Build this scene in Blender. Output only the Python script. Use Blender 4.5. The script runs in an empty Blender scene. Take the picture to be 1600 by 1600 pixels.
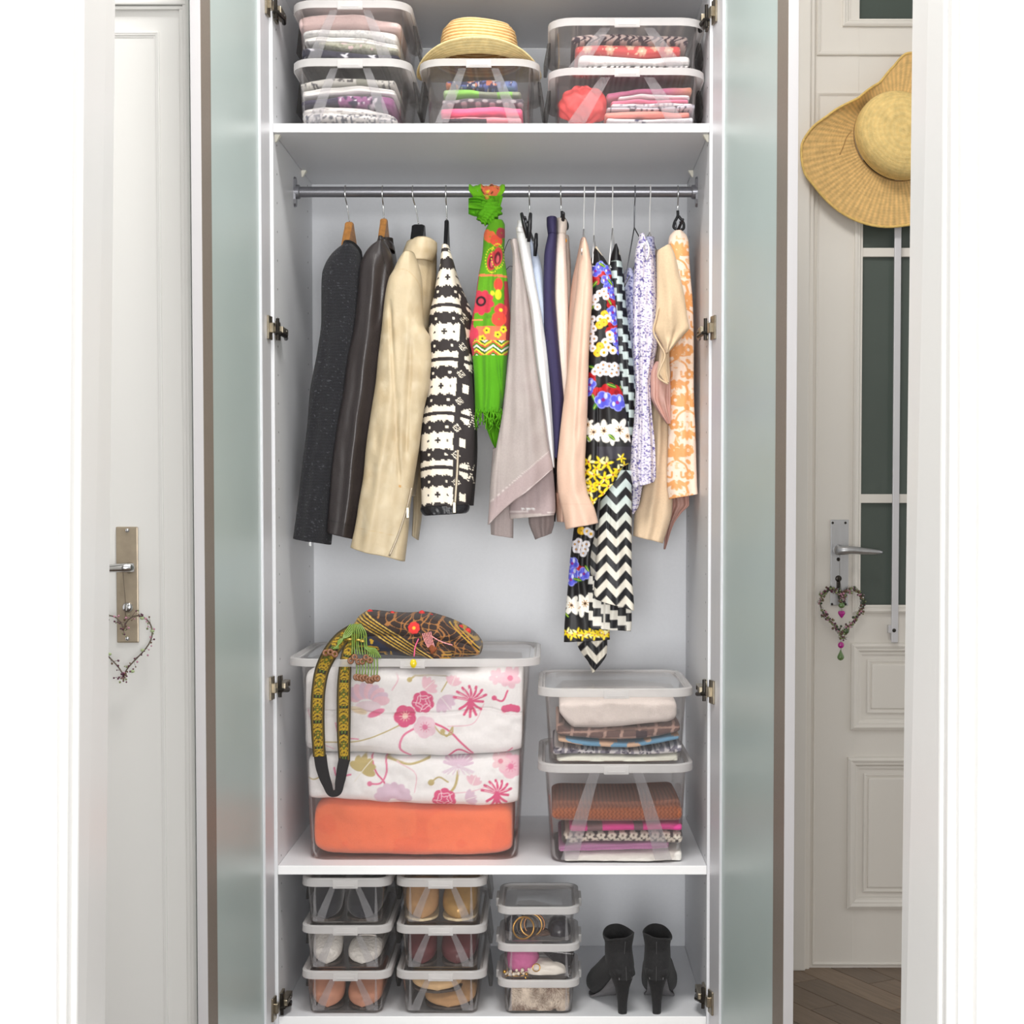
import bpy, bmesh, math, random
import numpy as np
from mathutils import Vector, Matrix

# ------------------------------------------------------------------ camera
FPX = 2423.0; PITCH = 0.0362; CAMX, CAMY, CAMZ = 0.1295, -3.4554, 1.2547
PPX, PPY = 859.3, 875.06
scene = bpy.context.scene
C = scene.collection
cam_data = bpy.data.cameras.new('camera'); cam = bpy.data.objects.new('camera', cam_data); C.objects.link(cam)
cam.location = (CAMX, CAMY, CAMZ); cam.rotation_euler = (math.pi/2 - PITCH, 0, 0)
cam_data.sensor_width = 36; cam_data.lens = FPX/1600*36
cam_data.shift_x = -(PPX-800)/1600; cam_data.shift_y = (PPY-800)/1600
cam_data.clip_start = 0.05
scene.camera = cam

# ------------------------------------------------------------------ world, lights, exposure
world = bpy.data.worlds.new('daylight'); scene.world = world; world.use_nodes = True
wn = world.node_tree.nodes['Background']; wn.inputs[0].default_value = (0.97, 0.985, 1.0, 1); wn.inputs[1].default_value = 0.75
def area(name, loc, rot, sx, sy, power, col=(1, 1, 1)):
    l = bpy.data.lights.new(name, 'AREA'); l.shape = 'RECTANGLE'; l.size = sx; l.size_y = sy; l.energy = power; l.color = col
    o = bpy.data.objects.new(name, l); C.objects.link(o); o.location = loc; o.rotation_euler = rot
    return o
# fill light added unseen behind the camera, and the hall's ceiling lamp
area('room_side_fill', (0.3, -6.2, 1.10), (math.pi/2, 0, 0), 3.2, 2.1, 235, (1.0, 0.995, 0.985))
area('hall_ceiling_lamp', (0.10, -1.15, 3.18), (0, 0, 0), 0.9, 0.5, 38, (1.0, 0.985, 0.96))
vs = scene.view_settings
vs.view_transform = 'Standard'; vs.look = 'None'; vs.gamma = 1.0; vs.use_curve_mapping = False; vs.exposure = 0.26
scene.cycles.transparent_max_bounces = 48
scene.cycles.max_bounces = 10

# ------------------------------------------------------------------ geometry helpers
_F = np.array([0, math.cos(PITCH), -math.sin(PITCH)]); _U = np.array([0, math.sin(PITCH), math.cos(PITCH)])
def PX(px, py, Y):
    """point of the place at depth Y that is seen at photo pixel px, py"""
    px = np.asarray(px, float); py = np.asarray(py, float); Y = np.asarray(Y, float)
    px, py, Y = np.broadcast_arrays(px, py, Y)
    d = _F[None] + np.stack([(px.ravel()-PPX)/FPX, np.zeros(px.size), np.zeros(px.size)], 1) - _U[None]*((py.ravel()-PPY)/FPX)[:, None]
    t = (Y.ravel()-CAMY)/d[:, 1]
    r = np.array([CAMX, CAMY, CAMZ])[None] + d*t[:, None]
    return r.reshape(px.shape+(3,))
def P(px, py, Y): return PX(px, py, Y).reshape(3)
def mpp(Y, py=800): return (Y-CAMY)/FPX      # metres per pixel at depth Y (close enough)

def sl(c):      # sRGB 0-255 -> linear
    c = np.asarray(c, float)/255.0
    return np.where(c <= .04045, c/12.92, ((c+.055)/1.055)**2.4)

class MB:
    def __init__(s): s.V = []; s.F = []; s.n = 0
    def add(s, V, F=None):
        if F is None: V, F = V
        V = np.asarray(V, float).reshape(-1, 3)
        s.V.append(V); n = s.n
        s.F += [tuple(i+n for i in f) for f in F]
        s.n += len(V); return s
    def get(s): return np.concatenate(s.V), s.F

def mk(name, VF, mat, parent=None, smooth=True, col=None, uv=None, sharp=None):
    V, F = VF.get() if isinstance(VF, MB) else VF
    V = np.asarray(V, float).reshape(-1, 3)
    me = bpy.data.meshes.new(name)
    me.from_pydata(V.tolist(), [], [tuple(int(i) for i in f) for f in F])
    if smooth:
        me.polygons.foreach_set('use_smooth', np.ones(len(me.polygons), bool))
        if sharp: me.set_sharp_from_angle(angle=math.radians(sharp))
    if col is not None:
        a = me.color_attributes.new('print', 'FLOAT_COLOR', 'POINT')
        c4 = np.ones((len(V), 4), np.float32); c4[:, :3] = col
        a.data.foreach_set('color', c4.ravel())
    if uv is not None:
        l = me.uv_layers.new(name='uv'); li = np.zeros(len(me.loops), np.int32); me.loops.foreach_get('vertex_index', li)
        l.data.foreach_set('uv', np.asarray(uv, np.float32)[li].ravel())
    if mat is not None: me.materials.append(mat)
    me.update()
    o = bpy.data.objects.new(name, me); C.objects.link(o)
    if parent is not None: o.parent = parent
    return o

def tag(o, label=None, cat=None, group=None, kind=None):
    if label: o['label'] = label
    if cat: o['category'] = cat
    if group: o['group'] = group
    if kind: o['kind'] = kind
    return o
def thing(name, label, cat, group=None):
    o = bpy.data.objects.new(name, None); C.objects.link(o); o.empty_display_size = .05
    return tag(o, label, cat, group)
def struct(name, VF, mat, **k):
    return tag(mk(name, VF, mat, **k), kind='structure')

def grid(nr, nc, wrap=False, off=0, flip=False):
    F = []
    m = nc if wrap else nc-1
    for i in range(nr-1):
        for j in range(m):
            a = off+i*nc+j; b = off+i*nc+(j+1) % nc; c = b+nc; d = a+nc
            F.append((a, d, c, b) if flip else (a, b, c, d))
    return F

def pbox(x0, x1, y0, y1, z0, z1):
    V = [(x0,y0,z0),(x1,y0,z0),(x1,y1,z0),(x0,y1,z0),(x0,y0,z1),(x1,y0,z1),(x1,y1,z1),(x0,y1,z1)]
    return V, [(3,2,1,0),(4,5,6,7),(0,1,5,4),(1,2,6,5),(2,3,7,6),(3,0,4,7)]
def bev(VF, w, seg=2):
    V, F = VF
    bm = bmesh.new(); vs_ = [bm.verts.new(v) for v in V]
    for f in F: bm.faces.new([vs_[i] for i in f])
    bm.normal_update()
    bmesh.ops.bevel(bm, geom=bm.edges[:], offset=w, segments=seg, profile=.6, affect='EDGES', clamp_overlap=True)
    bm.verts.index_update()
    r = [tuple(v.co) for v in bm.verts], [tuple(v.index for v in f.verts) for f in bm.faces]
    bm.free(); return r
def bbox(x0, x1, y0, y1, z0, z1, w=.002, seg=2): return bev(pbox(x0, x1, y0, y1, z0, z1), w, seg)
def hexa(lo, hi):      # 4 bottom + 4 top points
    return list(lo)+list(hi), [(3,2,1,0),(4,5,6,7),(0,1,5,4),(1,2,6,5),(2,3,7,6),(3,0,4,7)]

def tube(pts, r, n=10, closed=False, flat=1.0, ref=None, caps=True):
    pts = np.asarray(pts, float); m = len(pts); r = np.broadcast_to(np.asarray(r, float), (m,))
    T = np.roll(pts, -1, 0)-np.roll(pts, 1, 0)
    if not closed: T[0] = pts[1]-pts[0]; T[-1] = pts[-1]-pts[-2]
    T /= np.linalg.norm(T, axis=1)[:, None]+1e-12
    N = np.array(ref, float) if ref is not None else (np.array([0, 0, 1.]) if abs(T[0][2]) < .9 else np.array([1., 0, 0]))
    rings = []
    for i in range(m):
        N = N-T[i]*N.dot(T[i]); N /= np.linalg.norm(N)+1e-12; B = np.cross(T[i], N)
        a = np.arange(n)*2*math.pi/n
        rings.append(pts[i]+r[i]*(np.cos(a)[:, None]*N+np.sin(a)[:, None]*B*flat))
    V = np.concatenate(rings); F = grid(m, n, True)
    if closed:
        o = (m-1)*n
        F += [(o+j, o+(j+1) % n, (j+1) % n, j) for j in range(n)]
    elif caps: F += [tuple(range(n-1, -1, -1)), tuple((m-1)*n+j for j in range(n))]
    return V, F
def lathe(prof, n=24, c=(0, 0, 0), axis='z', caps=True):
    prof = np.asarray(prof, float); a = np.arange(n)*2*math.pi/n
    V = []
    for r, h in prof:
        x, y = r*np.cos(a), r*np.sin(a); z = np.full(n, h)
        if axis == 'z': V.append(np.stack([x, y, z], 1))
        elif axis == 'y': V.append(np.stack([x, z, -y], 1))
        else: V.append(np.stack([z, x, y], 1))
    V = np.concatenate(V)+np.asarray(c, float); F = grid(len(prof), n, True)
    if caps: F += [tuple(range(n-1, -1, -1)), tuple((len(prof)-1)*n+j for j in range(n))]
    return V, F
def sphere(c, r, n=10, m=7, s=(1, 1, 1)):
    t = np.linspace(0, math.pi, m)
    V, F = lathe([(max(math.sin(x), 1e-4), -math.cos(x)) for x in t], n)
    return V*r*np.asarray(s)+np.asarray(c), F
def torus(c, R, r, n=28, m=8, normal=(0, 0, 1), squash=1.0):
    nn = Vector(normal).normalized(); q = Vector((0, 0, 1)).rotation_difference(nn).to_matrix()
    a = np.arange(n)*2*math.pi/n
    pts = np.stack([R*np.cos(a), R*np.sin(a)*squash, 0*a], 1)@np.array(q).T+np.asarray(c)
    return tube(pts, r, m, closed=True, ref=tuple(nn))
def cr(ts, pts, t):
    """smooth (monotone cubic) interpolation of columns of pts at t"""
    ts = np.asarray(ts, float); pts = np.asarray(pts, float); t = np.asarray(t, float)
    if pts.ndim == 1: pts = pts[:, None]
    h = np.diff(ts); d = np.diff(pts, axis=0)/h[:, None]
    m = np.zeros_like(pts)
    if len(ts) > 2:
        w1 = 2*h[1:]+h[:-1]; w2 = h[1:]+2*h[:-1]
        ok = d[:-1]*d[1:] > 0
        with np.errstate(divide='ignore', invalid='ignore'):
            hm = (w1+w2)[:, None]/(w1[:, None]/d[:-1]+w2[:, None]/d[1:])
        m[1:-1] = np.where(ok, hm, 0)
    m[0] = d[0]; m[-1] = d[-1]
    i = np.clip(np.searchsorted(ts, t, 'right')-1, 0, len(ts)-2)
    u = ((t-ts[i])/h[i])[:, None]; hi = h[i][:, None]
    r = (2*u**3-3*u**2+1)*pts[i]+(u**3-2*u**2+u)*hi*m[i]+(-2*u**3+3*u**2)*pts[i+1]+(u**3-u**2)*hi*m[i+1]
    return r
def spline(pts, n):
    """resampled smooth curve through points"""
    pts = np.asarray(pts, float); k = np.concatenate([[0], np.cumsum(np.linalg.norm(np.diff(pts, axis=0), axis=1)+1e-9)])
    # catmull-rom
    m = np.gradient(pts, k, axis=0); t = np.linspace(0, k[-1], n)
    i = np.clip(np.searchsorted(k, t, 'right')-1, 0, len(k)-2); h = (k[i+1]-k[i])[:, None]; u = (t-k[i])[:, None]/h
    return (2*u**3-3*u**2+1)*pts[i]+(u**3-2*u**2+u)*h*m[i]+(-2*u**3+3*u**2)*pts[i+1]+(u**3-u**2)*h*m[i+1]
def wob(x, seed, k=4, base=1.0):
    """smooth pseudo-random wave in about -1..1"""
    r = np.random.RandomState(seed); x = np.asarray(x, float); s = 0; tot = 0
    for i in range(k):
        f = base*(1+i*.83)*r.uniform(.8, 1.25); a = 1/(1+i*.6); s = s+a*np.sin(x*f*6.283+r.uniform(0, 6.283)); tot += a
    return s/tot*1.5
def noise2(x, y, seed, scale):
    """value noise -1..1"""
    x = np.asarray(x, float)/scale; y = np.asarray(y, float)/scale
    xi = np.floor(x).astype(int); yi = np.floor(y).astype(int); fx = x-xi; fy = y-yi
    fx = fx*fx*(3-2*fx); fy = fy*fy*(3-2*fy)
    def h(a, b):
        n = (a*374761393+b*668265263+seed*1274126177) & 0x7fffffff
        n = ((n ^ (n >> 13))*1274126177) & 0x7fffffff
        return ((n ^ (n >> 16)) & 0xffff)/32767.5-1
    return (h(xi, yi)*(1-fx)+h(xi+1, yi)*fx)*(1-fy)+(h(xi, yi+1)*(1-fx)+h(xi+1, yi+1)*fx)*fy

# ------------------------------------------------------------------ materials
def newmat(name):
    m = bpy.data.materials.new(name); m.use_nodes = True
    nt = m.node_tree; b = nt.nodes['Principled BSDF']
    return m, nt, b
def coords(nt, scale=(1, 1, 1)):
    tc = nt.nodes.new('ShaderNodeNewGeometry'); mp = nt.nodes.new('ShaderNodeMapping'); mp.inputs['Scale'].default_value = scale
    nt.links.new(tc.outputs['Position'], mp.inputs['Vector']); return mp.outputs['Vector']
def mat(name, col, rough=.6, metal=0, var=.06, scale=30, bump=0, bscale=300, stretch=(1, 1, 1), sheen=0, coat=0, spec=None, attr=False, detail=3):
    m, nt, b = newmat(name)
    b.inputs['Roughness'].default_value = rough; b.inputs['Metallic'].default_value = metal
    if sheen: b.inputs['Sheen Weight'].default_value = sheen; b.inputs['Sheen Roughness'].default_value = .5
    if coat: b.inputs['Coat Weight'].default_value = coat; b.inputs['Coat Roughness'].default_value = .15
    if spec is not None: b.inputs['Specular IOR Level'].default_value = spec
    v = coords(nt, stretch)
    nz = nt.nodes.new('ShaderNodeTexNoise'); nz.inputs['Scale'].default_value = scale; nz.inputs['Detail'].default_value = detail
    nt.links.new(v, nz.inputs['Vector'])
    rm = nt.nodes.new('ShaderNodeMapRange'); rm.inputs['From Min'].default_value = .25; rm.inputs['From Max'].default_value = .75
    rm.inputs['To Min'].default_value = 1-var; rm.inputs['To Max'].default_value = 1+var
    nt.links.new(nz.outputs['Fac'], rm.inputs['Value'])
    mx = nt.nodes.new('ShaderNodeMix'); mx.data_type = 'RGBA'; mx.blend_type = 'MULTIPLY'; mx.inputs['Factor'].default_value = 1
    if attr:
        at = nt.nodes.new('ShaderNodeAttribute'); at.attribute_name = 'print'; nt.links.new(at.outputs['Color'], mx.inputs['A'])
    else:
        mx.inputs['A'].default_value = (*sl(col), 1)
    nt.links.new(rm.outputs['Result'], mx.inputs['B']); nt.links.new(mx.outputs['Result'], b.inputs['Base Color'])
    if bump:
        n2 = nt.nodes.new('ShaderNodeTexNoise'); n2.inputs['Scale'].default_value = bscale; n2.inputs['Detail'].default_value = 4
        nt.links.new(v, n2.inputs['Vector'])
        bp = nt.nodes.new('ShaderNodeBump'); bp.inputs['Strength'].default_value = bump; bp.inputs['Distance'].default_value = .004
        nt.links.new(n2.outputs['Fac'], bp.inputs['Height']); nt.links.new(bp.outputs['Normal'], b.inputs['Normal'])
    return m
def plastic(name, tint=(.93, .91, .91), milk=.10, milkcol=(.9, .88, .88), rough=.12, gloss=.10):
    """thin clear moulded plastic: mostly see-through, a little milky, a little glossy"""
    m = bpy.data.materials.new(name); m.use_nodes = True; nt = m.node_tree; nt.nodes.clear()
    out = nt.nodes.new('ShaderNodeOutputMaterial'); tr = nt.nodes.new('ShaderNodeBsdfTransparent'); tr.inputs[0].default_value = (*tint, 1)
    df = nt.nodes.new('ShaderNodeBsdfDiffuse'); df.inputs[0].default_value = (*milkcol, 1)
    tl = nt.nodes.new('ShaderNodeBsdfTranslucent'); tl.inputs[0].default_value = (*milkcol, 1)
    gl = nt.nodes.new('ShaderNodeBsdfGlossy'); gl.inputs['Roughness'].default_value = rough; gl.inputs[0].default_value = (1, 1, 1, 1)
    md = nt.nodes.new('ShaderNodeMixShader'); md.inputs[0].default_value = .5
    nt.links.new(df.outputs[0], md.inputs[1]); nt.links.new(tl.outputs[0], md.inputs[2])
    nz = nt.nodes.new('ShaderNodeTexNoise'); nz.inputs['Scale'].default_value = 14
    nt.links.new(coords(nt), nz.inputs['Vector'])
    mr = nt.nodes.new('ShaderNodeMapRange'); mr.inputs['To Min'].default_value = milk*.8; mr.inputs['To Max'].default_value = milk*1.2
    nt.links.new(nz.outputs['Fac'], mr.inputs['Value'])
    m1 = nt.nodes.new('ShaderNodeMixShader'); nt.links.new(mr.outputs['Result'], m1.inputs[0])
    nt.links.new(tr.outputs[0], m1.inputs[1]); nt.links.new(md.outputs[0], m1.inputs[2])
    lw = nt.nodes.new('ShaderNodeLayerWeight'); lw.inputs['Blend'].default_value = .12
    m2r = nt.nodes.new('ShaderNodeMath'); m2r.operation = 'MULTIPLY'; m2r.inputs[1].default_value = gloss/.12
    nt.links.new(lw.outputs['Fresnel'], m2r.inputs[0])
    cl = nt.nodes.new('ShaderNodeMath'); cl.operation = 'MINIMUM'; cl.inputs[1].default_value = .5; nt.links.new(m2r.outputs[0], cl.inputs[0])
    m2 = nt.nodes.new('ShaderNodeMixShader'); nt.links.new(cl.outputs[0], m2.inputs[0])
    nt.links.new(m1.outputs[0], m2.inputs[1]); nt.links.new(gl.outputs[0], m2.inputs[2]); nt.links.new(m2.outputs[0], out.inputs[0])
    return m

M = {}
M['paint'] = mat('white_gloss_paint', (238, 237, 234), .38, var=.012, scale=3, bump=.04, bscale=60, stretch=(1, 1, .15))
M['paint_warm'] = mat('old_white_door_paint', (231, 225, 216), .42, var=.03, scale=4, bump=.08, bscale=50, stretch=(1, 1, .2))
M['wallp'] = mat('white_wall_paint', (240, 239, 236), .8, var=.01, scale=6, bump=.05, bscale=120)
M['carcass'] = mat('white_melamine', (226, 227, 230), .42, var=.012, scale=160, bump=.03, bscale=500)
M['back'] = mat('white_back_board', (224, 226, 230), .5, var=.015, scale=160, bump=.05, bscale=400)
M['edge'] = mat('white_edge_band', (244, 244, 244), .35, var=.01)
M['alu'] = mat('satin_aluminium', (222, 222, 226), .42, .35, var=.02, scale=60, stretch=(1, 1, .02))
M['alu_edge'] = mat('pale_aluminium_edge', (212, 210, 212), .45, .25, var=.02, scale=60, stretch=(1, 1, .02))
M['taupe'] = mat('taupe_stile', (132, 122, 112), .5, .2, var=.05, scale=200)  # closing stile, coloured darker than the hinge stile
M['steel'] = mat('brushed_steel', (190, 190, 192), .32, .85, var=.06, scale=120, stretch=(1, 1, .1))
M['rodm'] = mat('grey_satin_rail', (146, 146, 152), .34, .7, var=.05, scale=300)
M['nickel'] = mat('aged_nickel', (176, 162, 142), .38, .5, var=.1, scale=50)
M['chrome'] = mat('chrome_wire', (215, 215, 215), .15, 1, var=.02)
M['hinge'] = mat('nickel_hinge', (150, 140, 122), .28, .9, var=.25, scale=60)
M['darkhinge'] = mat('dark_hinge_metal', (58, 54, 50), .3, .8, var=.2, scale=60)
M['black'] = mat('black_plastic', (28, 28, 32), .4, var=.05)
M['whitewire'] = mat('white_coated_wire', (240, 240, 240), .35, var=.02)
M['greywire'] = mat('grey_steel_wire', (120, 122, 128), .3, .7, var=.05)
M['hole'] = mat('dark_hole', (70, 68, 66), .9, var=.02)
M['clay'] = mat('ivory_plastic', (232, 228, 214), .4, var=.02)
# ------------------------------------------------------------------ the setting
def Xat(px, Y, py=800): return float(P(px, py, Y)[0])
def Zat(py, Y, px=800): return float(P(px, py, Y)[2])
WALLY = 0.70
# floor: dark boards laid as parquet; each board near the door is a piece of its own
M['floorbase'] = mat('dark_floor_joint', (80, 67, 56), .8, var=.1)
struct('floor', bbox(-3.2, 3.2, -6.5, WALLY+.5, -.05, -.004, .001), M['floorbase'])
floor = bpy.data.objects['floor']
def woodmat(name, col, seed):
    m, nt, b = newmat(name); b.inputs['Roughness'].default_value = .42
    tc = nt.nodes.new('ShaderNodeTexCoord'); mp = nt.nodes.new('ShaderNodeMapping'); mp.inputs['Scale'].default_value = (1.2, 14, 14); mp.inputs['Location'].default_value = (seed*3.1, seed, 0)
    nt.links.new(tc.outputs['Object'], mp.inputs[0])
    nz = nt.nodes.new('ShaderNodeTexNoise'); nz.inputs['Scale'].default_value = 6; nz.inputs['Detail'].default_value = 8; nz.inputs['Distortion'].default_value = 1.2
    nt.links.new(mp.outputs[0], nz.inputs['Vector'])
    rp = nt.nodes.new('ShaderNodeValToRGB'); c = sl(col)
    rp.color_ramp.elements[0].position = .3; rp.color_ramp.elements[0].color = (*(c*.8), 1)
    rp.color_ramp.elements[1].position = .72; rp.color_ramp.elements[1].color = (*(c*1.15), 1)
    nt.links.new(nz.outputs['Fac'], rp.inputs[0]); nt.links.new(rp.outputs[0], b.inputs['Base Color'])
    bp = nt.nodes.new('ShaderNodeBump'); bp.inputs['Strength'].default_value = .15; bp.inputs['Distance'].default_value = .002
    nt.links.new(nz.outputs['Fac'], bp.inputs['Height']); nt.links.new(bp.outputs[0], b.inputs['Normal'])
    return m
planks = [woodmat('floor_board_%d' % i, c, i) for i, c in enumerate([(118, 99, 82), (126, 106, 88), (112, 94, 78), (134, 113, 93)])]
PL, PWD = .48, .088
pm = bpy.data.meshes.new('plank'); _v, _f = bbox(0, PL-.002, 0, PWD-.0018, -.004, 0, .0008, 1)
pms = []
for k in range(4):
    me = bpy.data.meshes.new('plank'); me.from_pydata([tuple(v) for v in _v], [], _f); me.materials.append(planks[k]); pms.append(me)
rnd = random.Random(4)
ang = math.radians(118)
ca, sa = math.cos(ang), math.sin(ang)
for i in range(-5, 40):
    for j in range(-6, 8):
        u = j*PL+(i*7 % 5)*.096; v = i*PWD
        x = .95+u*ca+v*sa-.9; y = .1+u*sa-v*ca+.3
        cx, cy = x+ca*PL/2, y+sa*PL/2
        if .35 < cx < 1.75 and -1.05 < cy < WALLY+.12:
            o = bpy.data.objects.new('plank', pms[rnd.randrange(4)]); C.objects.link(o); o.parent = floor
            o.location = (x, y, 0); o.rotation_euler = (0, 0, ang)
# ceiling of the hall
struct('ceiling', bbox(-3.2, 3.2, -2.2, WALLY+.5, 3.35, 3.42, .002), M['wallp'])
# back wall, open where the glazed door stands
dx0 = Xat(1268, WALLY); dx1 = dx0+.92; dz1 = 2.98
w = MB()
w.add(pbox(-3.2, dx0-.05, WALLY+.02, WALLY+.16, 0, 3.35)); w.add(pbox(dx1+.05, 3.2, WALLY+.02, WALLY+.16, 0, 3.35)); w.add(pbox(dx0-.05, dx1+.05, WALLY+.02, WALLY+.16, dz1+.05, 3.35))
struct('wall_back', w, M['wallp'], smooth=False)
# casing of the glazed door
t = MB()
for x0, x1 in ((Xat(1240, WALLY)-.05, Xat(1260, WALLY)), (dx1+.02, dx1+.12)):
    t.add(bbox(x0, x1, WALLY-.03, WALLY+.03, 0, dz1+.1, .004))
t.add(bbox(Xat(1258, WALLY), Xat(1267.5, WALLY), WALLY-.016, WALLY+.03, 0, dz1+.05, .003)); t.add(bbox(dx1+.003, dx1+.03, WALLY-.016, WALLY+.03, 0, dz1+.05, .003))
t.add(bbox(Xat(1240, WALLY)-.05, dx1+.12, WALLY-.03, WALLY+.03, dz1+.01, dz1+.1, .004))
struct('trim_1', t, M['paint_warm'], smooth=False)

# ---- door_1: white door with glass at the right, far wall
d = thing('door_1', 'tall white panelled door with dark glass panes behind the straw sun hat', 'door'); d['kind'] = 'structure'
DY = WALLY
def dX(px, py=900): return Xat(px, DY, py)
def dZ(py): return Zat(py, DY, 1340)
zb = dZ(1513)
g0 = dX(1344); gx1 = dx1-.10
gt0, gt1 = dZ(945), dZ(345-175)     # lower glazing (top behind the hat)
tp0 = dZ(30); tx0 = dX(1322)
st = MB()
st.add(bbox(dx0, g0-.012, DY, DY+.04, zb, dz1, .002)); st.add(bbox(gx1+.012, dx1, DY, DY+.04, zb, dz1, .002))
st.add(bbox(g0-.02, gx1+.02, DY+.001, DY+.039, zb, gt0-.012, .002)); st.add(bbox(g0-.02, gx1+.02, DY+.001, DY+.039, gt1+.012, tp0-.012, .002))
st.add(bbox(dx0+.05, tx0-.012, DY+.001, DY+.039, tp0-.05, dz1, .002)); st.add(bbox(g0-.02, gx1+.02, DY+.001, DY+.039, dz1-.08, dz1-.001, .002))
mk('frame', st, M['paint_warm'], d, smooth=False)
M['paneglass'] = mat('dark_green_grey_glass', (84, 92, 86), .22, var=.04, scale=5, spec=.35)
def moulding(x0, x1, z0, z1, w, dep, y, inset=.5):
    """rectangular moulding ring, profile stepped"""
    V = []; prof = [(0, 0), (0, dep*.7), (w*.25, dep), (w*.5, dep*.75), (w*.62, dep*.75), (w*.8, dep*.35), (w, dep*.3), (w, 0)]
    for a, h in prof:
        V += [(x0+a, y-h, z0+a), (x1-a, y-h, z0+a), (x1-a, y-h, z1-a), (x0+a, y-h, z1-a)]
    return V, grid(len(prof), 4, True)
b = MB()
b.add(moulding(g0-.022, gx1+.022, gt0-.022, gt1+.022, .022, .012, DY)); b.add(moulding(tx0-.02, gx1+.022, tp0-.02, dz1-.06, .02, .012, DY))
mk('glazing_bead', b, M['paint_warm'], d, smooth=False)
zs = [gt0, dZ(786), dZ(772), dZ(401), dZ(387), gt1]
xm = [g0, gx1]
for k in (0, 2, 4):
    mk('pane', bbox(xm[0]-.004, xm[1]+.004, DY+.014, DY+.02, zs[k]-.004, zs[k+1]+.004, .0005, 1), M['paneglass'], d, smooth=False)
mk('pane', bbox(tx0-.004, gx1+.004, DY+.014, DY+.02, tp0-.004, dz1-.07, .0005, 1), M['paneglass'], d, smooth=False)
for k in (1, 3):
    mk('glazing_bar', bbox(g0-.002, gx1+.002, DY+.001, DY+.013, zs[k], zs[k+1], .002), M['paint_warm'], d, smooth=False)
# sunk panels and mouldings on the timber
for (pa, pb, qa, qb) in ((1330, 1005, 1140, 0), (1326, 1183, 1419, 0)):
    x0 = dX(pa); z0 = dZ(qa); z1 = dZ(pb)
    b = MB(); b.add(moulding(x0, gx1+.03, z0, z1, .030, .012, DY)); b.add(moulding(x0+.044, gx1-.014, z0+.044, z1-.044, .012, .004, DY))
    mk('panel_moulding', b, M['paint_warm'], d, smooth=False)
    mk('panel', bbox(x0+.056, gx1-.026, DY-.005, DY+.004, z0+.056, z1-.056, .004), M['paint_warm'], d, smooth=False)
b = MB(); b.add(moulding(dX(1271), gx1+.06, dZ(87), dz1-.02, .012, .008, DY)); b.add(moulding(dX(1272), gx1+.055, zb+.01, dZ(145), .008, .005, DY))
mk('stile_moulding', b, M['paint_warm'], d, smooth=False)
# handle plate, lever, keyhole
b = bbox(dX(1297), dX(1325), DY-.006, DY, dZ(946), dZ(812), .0015)
pl = mk('handle_plate', b, M['steel'], d, smooth=False)
b = MB()
for sx, sy in ((1301, 817), (1321, 817), (1300, 944), (1321, 944)):
    c = P(sx, sy, DY-.006); b.add(lathe([(.0035, 0), (.0032, -.0015), (.001, -.002)], 10, c, 'y'))
mk('screw', b, M['darkhinge'], pl)
c = P(1310, 859, DY-.006)
b = MB(); b.add(lathe([(.014, 0), (.013, -.012), (.010, -.016), (.009, -.045)], 20, c, 'y'))
h0 = P(1310, 860, DY-.048); h1 = P(1379, 863, DY-.055)
b.add(tube(spline([h0+[-.004, .004, 0], h0+[.012, -.004, 0], h0+[.03, -.006, .001], (h0+h1)/2+[.01, -.004, .0005], h1], 16), [.012, .012, .0115, .011, .011, .0105, .010, .0098, .0095, .009, .0085, .008, .0072, .0062, .005, .003], 12))
mk('lever', b, M['steel'], pl)
b = MB(); c = P(1310, 904, DY-.0068); b.add(lathe([(.0085, .002), (.0085, -.002), (.006, -.003)], 18, c, 'y')); b.add(bbox(c[0]-.005, c[0]+.005, c[1]-.002, c[1]+.002, c[2]-.026, c[2]-.004, .001))
c = P(1310, 874, DY-.0068); b.add(lathe([(.005, .002), (.005, -.0006)], 14, c, 'y'))
mk('keyhole', b, M['darkhinge'], pl)
# long flat bolt bar on the glazing
b = MB(); x0, x1 = dX(1392, 700), dX(1402.5, 700); b.add(bbox(x0, x1, DY-.026, DY-.018, dZ(1003), dZ(215), .002)); c = P(1394, 985, DY-.026)
b.add(bbox(x0-.007, x0+.004, DY-.022, DY-.002, dZ(988), dZ(976), .001)); b.add(bbox(x0+.002, x1-.002, DY-.02, DY, dZ(1000), dZ(985), .001)); b.add(bbox(x0+.002, x1-.002, DY-.02, DY, dZ(240), dZ(225), .001))
br = mk('bolt_bar', b, M['alu_edge'], d, smooth=False)
c = P(1397, 985, DY-.0265); mk('screw', lathe([(.005, .001), (.005, -.002), (.002, -.003)], 12, c, 'y'), M['darkhinge'], br)

# ---- left: white panelled door standing forward of the wardrobe
LY = -0.36
lx1 = Xat(288, LY); lx0 = Xat(40, LY); lz1 = Zat(-40, LY, 250)
def lX(px): return Xat(px, LY)
def lZ(py): return Zat(py, LY, 250)
d2 = thing('door_2', 'white panelled door at the left with brown metal handle plate', 'door'); d2['kind'] = 'structure'
mk('leaf', bbox(lx0-.1, lx1, LY, LY+.04, .01, lz1+.1, .003), M['paint'], d2, smooth=False)
b = MB(); b.add(moulding(lx0-.05, lX(256), .15, lZ(50), .011, .005, LY)); mk('panel_moulding', b, M['paint'], d2, smooth=False)
b = bbox(lX(181.5), lX(216), LY-.005, LY, lZ(1004), lZ(823), .004, 2); pl = mk('handle_plate', b, M['nickel'], d2, smooth=False)
for sy in (829, 998): mk('screw', lathe([(.0045, .001), (.004, -.002), (.001, -.003)], 12, P(199, sy, LY-.005), 'y'), M['chrome'], pl)
c = P(203, 887, LY-.005)
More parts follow.
